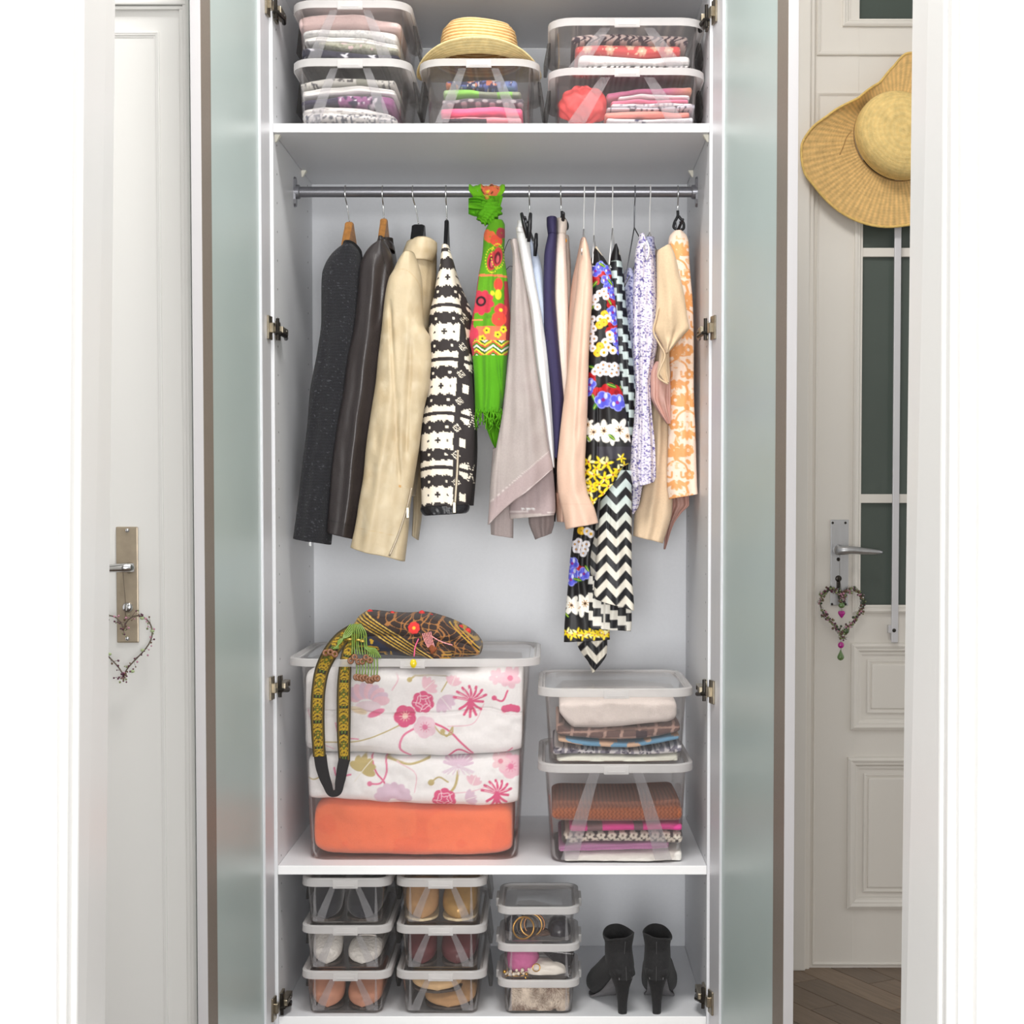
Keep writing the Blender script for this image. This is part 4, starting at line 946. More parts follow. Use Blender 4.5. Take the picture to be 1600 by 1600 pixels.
# --- dark brown leather jacket
M['leather'] = mat('dark_brown_leather', (66, 60, 60), .36, var=.08, scale=40, bump=.18, bscale=260, attr=True, coat=.12)
def lea(p):
    p.c[:] = sl((52, 46, 46)); p.line([(511, 813), (528, 815), (549, 820)], 1.2, (34, 32, 32)); p.line([(598, 386), (602, 410), (608, 432)], 1.4, (30, 28, 28))
j = thing('jacket', 'dark brown leather jacket between the tweed and beige jackets', 'jacket', GC)
VF, col, sy = drape([(379, 592, 603), (386, 580, 607), (402, 568, 613), (416, 563, 614), (450, 560, 611), (480, 557, 607), (520, 552, 603), (556, 544, 599), (610, 537, 593), (660, 528, 585), (720, 520, 576), (770, 516, 570), (837, 511, 556, 6)], .145, .045, lea, 111, .004, 1.4, 1.9, crease=[(590, 400, 540, 838, 6, -.006), (604, 400, 590, 520, 5, .006)])
mk('sleeve', VF, M['leather'], j, col=col)
VF, col, _ = drape([(381, 596, 608), (392, 590, 616), (404, 585, 618), (430, 580, 622), (500, 570, 620), (600, 560, 612), (700, 548, 600), (780, 540, 590)], .30, .12, lea, 112, .004, 2)
mk('body', VF, M['leather'], j, col=col)
VF, col, _ = drape([(378, 594, 612), (384, 590, 616), (393, 592, 617)], .235, .05, lea, 113, .001, 1)
mk('collar', VF, M['leather'], j, col=col)
# --- beige leather jacket
M['beige'] = mat('beige_leather', (222, 204, 172), .52, var=.07, scale=28, bump=.16, bscale=200, attr=True)
def bei(p):
    p.c[:] = sl((198, 180, 148)); p.soft(3, 26, (176, 152, 114), .55, .6); p.soft(8, 11, (216, 202, 174), .5, .6)
    p.line([(557, 824), (590, 830), (618, 836)], .9, (196, 172, 132)); p.line([(616, 424), (640, 428), (656, 446), (660, 480), (664, 512)], 1.1, (190, 166, 128)); p.ell(628, 760, 2, 2, (190, 140, 70))
    p.line([(568, 740), (574, 700), (583, 640), (590, 590)], .7, (206, 186, 150))
j = thing('jacket', 'beige leather jacket with a zipped cuff, third on the rail', 'jacket', GC)
VF, col, sy = drape([(397, 631, 648), (408, 623, 652), (424, 615, 657), (436, 608, 659), (452, 604, 660), (480, 600, 661), (510, 597, 663), (527, 595, 672), (560, 591, 674), (600, 587, 671), (644, 580, 662), (700, 572, 655), (744, 568, 648), (792, 560, 641), (820, 556, 639, 2), (866, 548, 633, 11)], .11, .048, bei, 121, .004, 1.7, 1.9, ex=2.5, crease=[(612, 470, 627, 760, 3, .008), (640, 500, 622, 740, 6, -.006), (645, 530, 636, 720, 3, .006)])
slv = mk('sleeve', VF, M['beige'], j, col=col)
zp = [(643, 762), (638, 785), (632, 806), (622, 836), (608, 869)]
mk('cuff_zip', tube(spline([P(x, y, sy(x, y, .001)) for x, y in zp], 24), .0022, 8, flat=.6), M['nickel'], j)
c = P(637, 795, sy(637, 795, .004)); mk('zip_pull', bbox(c[0]-.004, c[0]+.004, c[1]-.003, c[1]+.003, c[2]-.022, c[2]+.004, .0015), M['hinge'], j, smooth=False)
VF, col, _ = drape([(384, 636, 681), (400, 630, 682), (430, 625, 681), (460, 622, 680), (516, 620, 674), (600, 614, 668), (700, 604, 658), (775, 598, 648)], .26, .10, bei, 122, .004, 2, crease=[(676, 400, 670, 516, 2, .006)])
mk('body', VF, M['beige'], j, col=col)
VF, col, _ = drape([(375, 646, 676), (380, 640, 683), (390, 634, 683), (402, 628, 680), (410, 632, 676)], .20, .05, bei, 123, .002, 1)
mk('collar', VF, M['beige'], j, col=col)
VF, col, _ = drape([(500, 630, 664), (600, 636, 668), (700, 640, 664), (786, 646, 661), (840, 644, 654, 4)], .40, .035, bei, 124, .003, 1)
mk('far_sleeve', VF, M['beige'], j, col=col)
# --- black and cream knit-pattern jacket
def ikatj(p):
    D, Cc = (50, 44, 44), (246, 236, 218)
    p.c[:] = sl(D); x, y = p.x, p.y
    x = x+ (y-690)*.06*(y < 690)
    bend = (x-690)**2*.004
    yy = y-bend+1
    yq = np.round(yy/1.9)*1.9; xq = np.round(x/1.9)*1.9
    t = ((yq-690)/84.0+.5) % 1-.5         # 0 = middle of a cream blob
    jag = (np.abs(((xq-664) % 14)-7)-3.5)*.6+np.where(((xq-664) % 14) > 11, -1.5, 0)
    px_ = t*84
    blob = np.abs(px_) < 13+jag*1.15
    gapx = xq < 710
    p.put((blob & (gapx))*1., Cc)
    st = np.abs(np.abs(px_)-42) < 12+jag*1.0; dark = np.abs(np.abs(px_)-42) < 2.8
    p.put((st & ~dark & gapx)*1., Cc)
    # right column of half blobs
    rc = (np.abs(px_) < 14-np.abs(xq-735)*.5-2+jag) & (xq > 719) & (xq < 729); p.put(rc*1., Cc)
    rs = (np.abs(np.abs(px_)-42) < 13-np.abs(xq-728)*.7) & ~dark & (xq > 719) & (xq < 732); p.put(rs*1., Cc)
    # lattice lines and diamonds down the side
    for cy0 in np.arange(690-84*4, 830, 84):
        for s_ in (-21, 21):
            cy = cy0+s_
            dm = np.abs(xq-715)+np.abs(yy-cy); p.put(((dm > 3.2) & (dm < 7.2) & (((xq+yq)*.53).astype(int) % 2 == 0))*1., Cc); p.put((dm < 1.6)*1., Cc)
            for xx in (672, 699): p.put(((np.abs(x-xx) < 1.7) & (np.abs(yy-cy) < 1.9))*1., Cc)
        p.put(((np.abs(x-686) < 1.6) & (np.abs(yy-cy0) < 4.2) | (np.abs(x-686) < 4.2) & (np.abs(yy-cy0) < 1.6))*1., D)
        for xx in (671, 701): p.put(((np.abs(x-xx) < 1.5) & (np.abs(yy-cy0) < 1.5))*1., D)
        for s_ in (-1, 1):
            p.put(((np.abs(np.abs(x-737)-np.abs((yy-cy0-42)*.35)) < 1.3) & (np.abs(yy-cy0-42) < 16) & (((yq/1.9).astype(int)) % 2 == 0))*1., Cc)
    p.put(((y < 404) & (np.abs((y-y.min()) % 6-3) < 1.3) & (np.abs(x-696) < 12) & (y > 390))*1., Cc)
M['knit'] = mat('jacquard_cloth', (255, 255, 255), .8, var=.04, scale=300, bump=.2, bscale=800, attr=True)
j = thing('jacket', 'black and cream patterned jacket beside the green scarf', 'jacket', GC)
VF, col, sy = drape([(386, 691, 702), (394, 690, 704), (404, 689, 707), (420, 687, 710), (436, 683, 712), (452, 680, 715), (468, 677, 718), (488, 672, 722), (514, 670, 727), (546, 670, 732), (580, 669, 736), (618, 666, 740), (640, 662, 741), (680, 658, 742), (720, 657, 741), (766, 658, 738), (793, 659, 732, -2)], .165, .045, ikatj, 131, .0025, 1.2, 1.0, ex=2.5, nb=10)
mk('sleeve', VF, M['knit'], j, col=col)
M['trim'] = mat('black_leather_trim', (34, 34, 38), .35, var=.1, bump=.4, bscale=120)
VF, col, _ = drape([(790, 658, 733, -2), (794, 657, 734, -2), (801, 660, 732, -2), (804, 664, 728, -2)], .165, .048, (34, 34, 38), 132, .0015, 4, 1.5)
mk('cuff_trim', VF, M['trim'], j)
mk('zip', tube(spline([P(x, y, sy(x, y, .001)) for x, y in ((715.5, 703), (714, 740), (712, 770), (710, 798))], 20), .003, 8, flat=.5), M['nickel'], j)
c = P(710, 795, sy(710, 780, .006)); mk('zip_pull', bbox(c[0]-.004, c[0]+.004, c[1]-.003, c[1]+.003, c[2]-.010, c[2]+.016, .0015), M['hinge'], j, smooth=False)
VF, col, _ = drape([(400, 692, 706), (440, 690, 718), (470, 690, 730), (496, 690, 739), (540, 690, 738), (620, 686, 744), (700, 684, 746), (790, 684, 740, 0)], .31, .10, ikatj, 133, .003, 2, 1.6)
mk('body', VF, M['knit'], j, col=col)

# --- green scarf knotted on the rail
def scarf(p):
    Gn, Rd, Or, Ye = (96, 166, 14), (206, 58, 66), (238, 112, 66), (238, 226, 50)
    p.c[:] = sl(Gn); x, y = p.x, p.y
    p.soft(3, 9, (84, 158, 8), .6)
    up = y < 556
    for (cx, cy, r, c) in ((766, 372, 9, Or), (776, 378, 9, (232, 84, 60)), (784, 366, 8, (170, 60, 70)), (760, 366, 6, Or)): p.flower(cx, cy, r, 5, c, None, .4, .8)
    p.put((up & (x < 748+(y-440)*-.12) & (y > 420))*1., (168, 44, 58)); p.put((up & (x > 788) & (y > 440))*1., (160, 48, 60))
    for (cx, cy) in ((769, 405), (778, 398)):
        p.ell(cx, cy+5, 7.5, 15, Rd, .12); p.ell(cx, cy+7, 5, 10, (96, 24, 36), .12); p.ell(cx, cy+9, 2.5, 6, (214, 90, 100), .12)
        for k in range(24):
            a = k*.262; p.ell(cx+math.cos(a)*10, cy+4+math.sin(a)*19, 1.0, 1.0, Ye)
    p.put((up & (np.abs(y-432-(x-765)*.04) < 1.8))*1., (236, 130, 80))
    p.put((up & (np.abs(y-501) < 1.4) & (x < 755))*1., (240, 150, 90))
    p.flower(753, 474, 19, 9, (212, 56, 78), None, .2, .45); p.ell(752, 472, 8, 8, (40, 20, 28)); p.ell(752, 472, 4.5, 4.5, (196, 60, 80))
    p.ell(779, 446, 7, 10, (234, 74, 56)); p.ell(779, 462, 5, 8, (244, 214, 40)); p.flower(783, 486, 10, 5, (216, 66, 70), Ye, .9, .8)
    p.flower(780, 500, 11, 5, (236, 80, 62), None, .2, .9); p.ell(770, 460, 3, 4, Ye); p.ell(764, 497, 3.5, 3, (84, 150, 20))
    p.put((up & (y > 511) & (y < 534+(x-765)*.02) & (x > 745) & (x < 791))*1., (240, 124, 88))
    for cx, cy in ((761, 518), (778, 524), (754, 530), (787, 516)):
        p.flower(cx, cy, 5.5, 5, Ye, (60, 40, 30), cx, .6)
    z = ((y-534)+np.abs(((x-745) % 26)-13)*.75); band = (y > 533) & (y < 557)
    for k, c in enumerate(((250, 246, 230), (46, 110, 30), (236, 224, 70), (220, 90, 60), (60, 140, 20))): p.put((band & (np.abs((z % 15)-1.5-3*k) < 1.5))*1., c)
    p.put((y > 556)*1., (88, 170, 6))
    p.flower(738, 522, 10, 6, (214, 60, 86), None, .4, .8)
    p.put((up & (y > 500) & (x < 741))*(noise2(x, y, 6, 7) > -.2), (206, 62, 86))
sc = thing('scarf', 'bright green floral scarf knotted over the rail', 'scarf')
VF, col, sy = drape([(345, 765, 786), (352, 762, 789), (367, 756, 789), (394, 754, 788), (434, 747, 793), (472, 742, 796), (507, 736, 798), (530, 733, 797), (556, 738, 793), (600, 741, 790), (645, 742, 783)], .262, .022, scarf, 141, .003, 2.2, 1.1, ex=2.2, nb=8, crease=[(776, 380, 772, 470, 2.2, .006), (788, 360, 790, 520, 2.5, .005), (778, 556, 786, 640, 2, .006)])
mk('hanging_end', VF, M['cloth'], sc, col=col)
gm = mat('green_scarf_cloth', (92, 172, 8), .85, var=.08, scale=60, bump=.15, bscale=500)
VF, col, _ = drape([(540, 752, 790), (600, 754, 788), (660, 758, 783), (690, 768, 779), (703, 774.5, 776.5)], .30, .012, (96, 176, 8), 142, .003, 2, 2, hollow=False)
mk('back_end', VF, gm, sc, col=col)
f = MB(); rr = np.random.RandomState(8)
for i in range(46):
    x = 742+42*rr.rand(); y0 = 641+rr.uniform(-6, 4); L = rr.uniform(12, 32); pts = [(x, y0), (x+rr.uniform(-3, 3), y0+L*.35), (x+rr.uniform(-4, 4), y0+L*.7), (x+rr.uniform(-4, 4), y0+L)]
    f.add(tube(spline([P(a, b, .238+rr.uniform(-.012, .012)) for a, b in pts], 7), .0011, 5))
o = mk('fringe', f, gm, sc); o['kind'] = 'stuff'
# loop over the rail, gathered knot and its flared tail
def band_loop():
    n, m = 40, 26; V = []
    for i in range(m):
        u = i/(m-1)
        for k in range(n):
            a = 2*math.pi*k/n
            r = .0155+.0022*math.sin(u*19+2*math.sin(a))+.0012*math.sin(u*43); x = 733+(789-733)*u
            q = P(x+(4 if u < .5 else -4)*max(0, -math.sin(a))*2.2, 300, RY); V.append((q[0], RY+r*math.cos(a), zr+r*math.sin(a)*1.05-.004*max(0, -math.sin(a))))
    V = np.array(V); F = grid(m, n, True); px_ = np.repeat(np.linspace(733, 789, m), n)
    p = Paint(px_, np.tile(np.arange(n), m).astype(float), (110, 190, 12)); p.put((px_ > 752)*1., (236, 116, 76)); p.put((px_ > 752)*(noise2(px_, p.y, 5, 4) > .35), (240, 226, 60)); p.put((px_ > 752)*(noise2(px_, p.y, 9, 3) > .6), (90, 60, 20)); p.put((px_ > 781)*1., (120, 190, 16))
    mk('rail_loop', (V, F), M['cloth'], sc, col=p.c)
band_loop()
def knot():
    n, m = 54, 40; c = P(764, 330, RY-.03); T, Ph = np.meshgrid(np.linspace(0, math.pi, m), np.arange(n)*2*math.pi/n, indexing='ij')
    x = np.sin(T)*np.cos(Ph); y = np.sin(T)*np.sin(Ph); z = np.cos(T)
    f = 1+.10*np.sin(7*np.arctan2(z+.3*x, x+1.6)*6)+.06*np.sin(11*(x-z)+2)
    X = c[0]+.031*x*f*(1-.35*np.clip(-z, 0, 1)); Z = c[2]+.030*z*f+.010*x*(x < 0); Yv = c[1]+.024*y*f
    mk('knot', (np.stack([X, Yv, Z], -1).reshape(-1, 3), grid(m, n, True)), gm, sc)
    # flared tail at the left
    nu, nv = 30, 22; V = []
    for i in range(nv):
        v = i/(nv-1)
        for k in range(nu):
            u = k/(nu-1)-.5
            x = 768-36*v; y = 324-2*v+u*(14+44*v*(1.15-v))+(-6 if u < 0 else 6)*v*.3
            q = P(x, y, RY-.045-.012*math.sin(u*11+v*2)*(.3+v)-.004*math.sin(u*27)); V.append(q)
    V = np.array(V); V2 = V+[0, .003, 0]; F = grid(nv, nu)+[tuple(i+len(V) for i in f) for f in grid(nv, nu, flip=True)]
    e = len(V); b_ = [(i*nu, (i+1)*nu) for i in range(nv-1)]
    F += [(a, a+e, b+e, b) for a, b in b_]+[(b+nu-1, b+nu-1+e, a+nu-1+e, a+nu-1) for a, b in b_]+[((nv-1)*nu+k, (nv-1)*nu+k+e, (nv-1)*nu+k+1+e, (nv-1)*nu+k+1) for k in range(nu-1)]
    mk('knot_tail', (np.concatenate([V, V2]), F), gm, sc)
    for (x0, x1, xb) in ((741, 757, 757), (764, 786, 775)):
        V = []; nu, nv = 14, 16
        for i in range(nv):
            v = i/(nv-1); 
            for k in range(nu):
                u = k/(nu-1); V.append(P((x0+(x1-x0)*u)*(1-v)+(xb-5+10*u)*v, 306+24*v, RY-.022-.016*math.sin(v*1.57)-.004*math.sin(u*9+v)))
        V = np.array(V); V2 = V+[0, .004, 0]; e = len(V)
        mk('gather', (np.concatenate([V, V2]), grid(nv, nu)+[tuple(i+e for i in f) for f in grid(nv, nu, flip=True)]), gm, sc)
knot()

# --- trousers and skirts on clip hangers
def clip_hanger(hx, nx, ny, label):
    root = thing('clip_hanger', label, 'hanger', HG); mk('hook', wire(hook_path(hx, nx, ny)), M['chrome'], root); return root
h = clip_hanger(827, 828, 338, 'black clip hanger holding the taupe skirt and white trousers')
q = P(828, 338, RY)
mk('bar', tube([q, q+[0, 0, -.02], (q[0], RY, q[2]-.03)], .004, 8), M['black'], h)
mk('crossbar', tube([(q[0]-.01, RY-.15, q[2]-.030), (q[0]+.006, RY+.16, q[2]-.030)], .0035, 8), M['black'], h)
for (x0, y0, x1, y1, Y) in ((815, 334, 824, 372, .15), (829, 334, 826, 378, .15), (838, 366, 836, 400, .2)):
    a, b = P(x0, y0, Y), P(x1, y1, Y); mk('clip', tube([a, (a+b)/2+[0, -.006, 0], b], [.004, .0055, .004], 8, flat=2.2), M['black'], h)
a = P(821, 347, .145); mk('clip_spring', torus(a, .006, .0016, 18, 6, (1, .2, 0)), M['greywire'], h)
def taupe(p):
    p.c[:] = sl((174, 163, 159)); p.soft(3, 30, (164, 150, 148), .4)
    d = (p.y-732)+(p.x-864)*-.86
    e = p.y-(826-(p.x-762)*.86)
    p.put(np.clip((e+38)/3, 0, 1)*.55, (174, 150, 152)); p.put((np.abs(e+38) < .8)*.7, (214, 202, 200)); p.put((np.abs(e+6) < .8)*.7, (210, 198, 196))
    p.put((np.abs(p.x-(822-(p.y-500)*.03)) < .8)*(p.y < 520)*.3, (150, 140, 138))
s1 = thing('skirt', 'taupe suede skirt with a slanted hem, right of the green scarf', 'skirt', GC)
VF, col, sy = drape([(376, 797, 808, -2), (402, 801, 812), (437, 800, 819), (490, 798, 828), (540, 796, 834), (590, 791, 841), (640, 786, 849), (700, 775, 857), (735, 768, 864, -6), (776, 762, 864, -44)], .15, .030, taupe, 151, .004, 1.6, 1.7, crease=[(806, 450, 770, 800, 8, -.006), (785, 600, 778, 800, 3, .005)])
mk('front_panel', VF, M['cloth'], s1, col=col)
def taupe2(p):
    p.c[:] = sl((176, 158, 158)); p.put((np.abs(p.y-800) < .8)*1., (216, 204, 202)); p.put((p.y > 803)*1., (196, 184, 180))
    for x in (817, 824, 828, 833): p.ell(x, 795, 2, 2, (244, 242, 242))
VF, col, _ = drape([(640, 800, 850), (730, 798, 864), (796, 796, 868), (808, 797, 866, -3)], .19, .022, taupe2, 152, .003, 2)
mk('under_panel', VF, M['cloth'], s1, col=col)
VF, col, _ = drape([(700, 770, 812), (780, 765, 803), (838, 767, 802, 3)], .215, .022, (174, 160, 158), 153, .003, 1.5)
mk('hem_fold', VF, M['cloth'], s1, col=col)
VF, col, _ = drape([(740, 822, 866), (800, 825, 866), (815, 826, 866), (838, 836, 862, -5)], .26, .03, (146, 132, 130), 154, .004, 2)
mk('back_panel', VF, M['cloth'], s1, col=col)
h = s1
for k, (pts) in enumerate((((802, 376), (797, 374), (791, 384), (787, 396)), ((803, 417), (797, 416), (791, 421)))):
    mk('hanging_loop', tube(spline([P(x, y, .14) for x, y in pts], 12), .0008, 6), M['black'], s1)
s2 = thing('trousers', 'white trousers hanging behind the taupe skirt', 'trousers', GC)
VF, col, _ = drape([(359, 806, 823, 1), (372, 808, 827), (400, 812, 830), (437, 818, 836), (490, 828, 846), (560, 834, 856), (650, 848, 863), (700, 855, 866), (731, 862, 867)], .20, .028, (240, 240, 240), 155, .003, 1.4, 2)
mk('leg', VF, M['cloth'], s2, col=col)
VF, col, _ = drape([(358, 806, 823, 1), (366, 807, 826, 1)], .20, .031, (236, 236, 236), 156, .001, 1, 2)
mk('waistband', VF, M['cloth'], s2, col=col)
s3 = thing('trousers', 'pale blue trousers between the white and navy trousers', 'trousers', GC)
VF, col, _ = drape([(377, 824, 832), (400, 826, 842), (437, 830, 850), (490, 838, 856), (560, 846, 861), (650, 855, 866), (700, 862, 866)], .25, .035, (196, 206, 224), 157, .003, 1.4, 2)
mk('leg', VF, M['cloth'], s3, col=col)
h = clip_hanger(876, 878, 332, 'black looped hanger of the navy and cream trousers')
def loop_head(nx, ny, w, hgt):
    pts = [(nx, ny-2), (nx, ny+6), (nx-w*.55, ny+hgt*.7), (nx-w*.6, ny+hgt*.95), (nx-w*.2, ny+hgt*1.05), (nx+w*.9, ny+hgt), (nx+w*.95, ny+hgt*.8), (nx+w*.15, ny+hgt*.25)]
    return tube(spline([P(x, y, RY-.002) for x, y in pts], 40), .0034, 8)
mk('loop', loop_head(878, 332, 9, 25), M['black'], h)
c = P(878, 345, RY); mk('crossbar', tube([(c[0]+.002, RY-.16, c[2]-.012), (c[0]+.002, RY+.16, c[2]-.012)], .004, 8), M['black'], h)
s4 = thing('trousers', 'navy blue trousers with a flat waistband', 'trousers', GC)
navy = mat('navy_cloth', (50, 44, 82), .8, var=.06, scale=120, bump=.2, bscale=700)
VF, col, _ = drape([(367, 856, 870), (402, 850, 869), (455, 849, 867), (507, 850, 870), (560, 854, 875), (600, 859, 879), (626, 861, 881), (660, 863, 880), (716, 866, 872)], .205, .028, (50, 44, 82), 161, .003, 1.0, 2)
mk('leg', VF, navy, s4, col=col)
VF, col, _ = drape([(341, 854, 870), (348, 854, 870), (367, 856, 870)], .205, .030, (50, 44, 82), 162, .001, 1, 2)
mk('waistband', VF, navy, s4, col=col)
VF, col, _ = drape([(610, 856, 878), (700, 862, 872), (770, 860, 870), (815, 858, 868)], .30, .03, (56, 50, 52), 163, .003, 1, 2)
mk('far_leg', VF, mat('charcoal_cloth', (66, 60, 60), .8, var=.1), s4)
s5 = thing('trousers', 'cream trousers right beside the navy trousers', 'trousers', GC)
VF, col, _ = drape([(367, 870, 884), (402, 866, 885), (455, 865, 887), (507, 868, 888), (560, 872, 888), (600, 876, 888), (640, 878, 886)], .235, .028, (238, 222, 210), 164, .003, 1.2, 2)
mk('leg', VF, M['cloth'], s5, col=col)
VF, col, _ = drape([(344, 870, 886, 2), (352, 870, 886, 1), (367, 870, 884)], .235, .03, (238, 224, 212), 165, .001, 1, 2)
mk('waistband', VF, M['cloth'], s5, col=col)
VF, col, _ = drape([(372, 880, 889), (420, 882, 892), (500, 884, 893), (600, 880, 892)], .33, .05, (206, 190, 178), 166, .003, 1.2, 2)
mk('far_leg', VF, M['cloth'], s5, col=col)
mk('waist_button', lathe([(.006, .002), (.006, -.002)], 12, P(882, 376, .225), 'y'), mat('amber_button', (222, 150, 50), .3), s5)

# --- blouses and dresses on wire hangers
wire_hanger(913, 912, 358, (909, 392, .10), (915, 392, .44), 'white wire hanger of the pale pink blouse', M['whitewire'])
def blush(p):
    p.c[:] = sl((228, 192, 170)); p.put((np.abs(p.y-788-(p.x-900)*.0) < .7)*.6, (222, 182, 160))
b = thing('blouse', 'pale peach pink blouse with long sleeve cuff', 'blouse', GC)
VF, col, _ = drape([(374, 911, 915), (384, 907, 919), (400, 905, 922), (420, 903, 925), (454, 900, 926), (502, 894, 923), (551, 889, 920), (600, 884, 919), (640, 879, 918), (685, 874, 916), (737, 870, 914), (769, 872, 918), (797, 878, 930), (822, 884, 935, -5)], .14, .030, blush, 171, .0022, 1.3, 1.8, crease=[(916, 430, 900, 700, 3, .004)])
mk('sleeve', VF, M['silk'], b, col=col)
VF, col, _ = drape([(380, 906, 916), (410, 900, 918), (444, 893, 918), (502, 887, 915), (560, 884, 912), (700, 872, 900), (790, 868, 896), (815, 870, 890)], .27, .09, (226, 188, 168), 172, .004, 2)
mk('body', VF, M['silk'], b, col=col)
VF, col, _ = drape([(770, 868, 884), (800, 871, 890), (822, 886, 895)], .22, .02, (216, 168, 146), 173, .002, 1)
mk('far_cuff', VF, M['silk'], b, col=col)

wire_hanger(930, 928, 368, (926, 410, .12), (934, 410, .44), 'thin wire hanger of the black floral dress', M['whitewire'])
BV, RD, WT, YL, PU, GR = (92, 96, 226), (196, 28, 36), (244, 240, 244), (252, 200, 40), (82, 34, 132), (44, 128, 48)
def pansy(p, x, y, r, i=0): p.flower(x, y, r, 5, WT, PU, i*.7, .8, .34); p.ell(x, y, r*.2, r*.2, YL)
def goldp(p, x, y, r, i=0): p.flower(x, y, r, 5, WT if i % 3 else YL, YL, i*.9, .85, .42); p.ell(x, y, r*.16, r*.16, (120, 60, 10))
def blue(p, x, y, r, i=0): p.flower(x, y, r*1.1, 5, (150, 156, 240), None, i*.8+.3, .7); p.flower(x, y, r, 5, BV, (150, 40, 140), i*.8+.3, .55, .24); p.ell(x+r*.3, y-r*.5, r*.22, r*.4, (210, 216, 255)); p.ell(x-r*.5, y+r*.2, r*.2, r*.3, (220, 222, 255))
def redf(p, x, y, r): p.flower(x, y, r*1.1, 5, RD, None, x*.37, .7); p.ell(x, y, r*.4, r*.4, (150, 14, 28)); p.line([(x-r*.7, y+r*.3), (x, y), (x+r*.8, y-r*.2)], .9, (140, 10, 26))
def lily(p, x, y, r, i=0):
    for k in range(6):
        a = i*.5+k*1.047; p.ell(x+math.cos(a)*r*.55, y+math.sin(a)*r*.55, r*.55, r*.27, (250, 246, 236), a)
    for k in range(8):
        a = k*.8+i; p.line([(x, y), (x+math.cos(a)*r*.36, y+math.sin(a)*r*.36)], 1.2, (196, 140, 30))
    p.ell(x, y, r*.14, r*.14, (70, 44, 20))
def star(p, x, y, r, i=0):
    for k in range(5):
        a = i*.6+k*1.257; p.ell(x+math.cos(a)*r*.55, y+math.sin(a)*r*.55, r*.55, r*.2, (250, 220, 30) if (k+i) % 4 else (250, 242, 170), a)
    p.ell(x, y, r*.16, r*.16, (180, 70, 60))
def leafg(p, x, y, r, a): p.ell(x, y, r, r*.4, GR, a); p.line([(x-math.cos(a)*r*.8, y-math.sin(a)*r*.8), (x+math.cos(a)*r*.8, y+math.sin(a)*r*.8)], 1, (206, 214, 60))
def floral(p):
    p.c[:] = sl((24, 22, 24))
    p.put((p.y < 402)*(np.abs(p.x-934-(p.y-392)*.9) < 3)*1., (226, 214, 190))
    for x, y, r in ((937, 428, 7), (947, 431, 8), (929, 441, 7), (955, 468, 8), (955, 478, 7), (957, 510, 7), (952, 520, 6), (922, 592, 8)): redf(p, x, y, r)
    for i, (x, y, r) in enumerate(((930, 426, 8), (938, 419, 7), (950, 424, 7), (946, 440, 7), (951, 452, 8), (958, 448, 6), (958, 462, 7), (957, 490, 9), (960, 502, 7), (961, 522, 8), (963, 534, 7), (966, 548, 6), (921, 602, 9), (920, 612, 7))): blue(p, x, y, r, i)
    for a in ((940, 417, 6, .5), (928, 447, 7, -.8), (953, 443, 6, .9), (927, 480, 6, -1), (952, 474, 5, 1), (924, 575, 6, .4)): leafg(p, *a)
    for i, (x, y) in enumerate(((936, 461), (930, 467), (943, 458), (926, 474), (933, 482), (946, 466), (925, 500), (922, 508), (927, 515), (923, 523), (928, 531), (922, 538), (926, 546), (930, 470))): pansy(p, x, y, 5.2, i)
    for i, (x, y) in enumerate(((944, 494), (937, 501), (949, 500), (943, 506), (953, 531), (945, 537), (937, 543), (950, 545), (957, 549), (933, 553), (943, 553), (952, 525), (936, 510))): goldp(p, x, y, 6, i)
    for i, (x, y) in enumerate(((934, 576), (942, 572), (951, 574), (960, 573), (937, 584), (946, 583), (955, 585), (963, 583), (929, 582), (966, 576))): pansy(p, x, y, 5.6, i)
    for x, y, r in ((935, 617, 10), (951, 612, 11), (963, 614, 10)): redf(p, x, y, r)
    for a in ((955, 604, 8, .3), (931, 634, 8, -1.0), (927, 622, 6, 1.2), (972, 608, 6, .9)): leafg(p, *a)
    for i, (x, y) in enumerate(((942, 626), (964, 630))): blue(p, x, y, 12, i+2)
    for i, (x, y, r) in enumerate(((927, 676, 15), (943, 674, 16), (967, 673, 18), (917, 664, 10), (980, 682, 10), (955, 684, 12))): lily(p, x, y, r, i)
    leafg(p, 955, 684, 7, .7); leafg(p, 919, 686, 5, 1)
    p.put((p.y > 698)*(p.y < 718)*(p.x > 932)*.7, (58, 54, 66))
    for i, (x, y, r) in enumerate(((919, 722, 10), (915, 738, 9), (927, 742, 9), (924, 760, 10), (921, 768, 9), (926, 784, 8), (920, 792, 7), (937, 722, 9), (947, 725, 10), (957, 742, 10), (944, 748, 10), (936, 757, 9), (950, 760, 9), (960, 770, 10), (966, 735, 8), (970, 716, 7), (975, 728, 7), (932, 733, 8), (964, 758, 8), (942, 772, 8), (914, 752, 7), (979, 748, 7))): star(p, x, y, r, i)
b = thing('dress', 'black dress with bands of bright flowers', 'dress', GC)
VF, col, _ = drape([(388, 929, 933), (398, 926, 940), (408, 923, 947), (420, 922, 953), (441, 922, 958), (486, 921, 963), (551, 919, 967), (593, 918, 969), (624, 916, 975), (667, 914, 982), (699, 912, 986), (726, 911, 985, -6), (760, 911, 972, -28), (777, 911, 966, -32)], .185, .030, floral, 181, .003, 1.6, 1.0, nb=8, crease=[(933, 600, 932, 780, 2, .005)])
mk('bodice', VF, M['silk'], b, col=col)
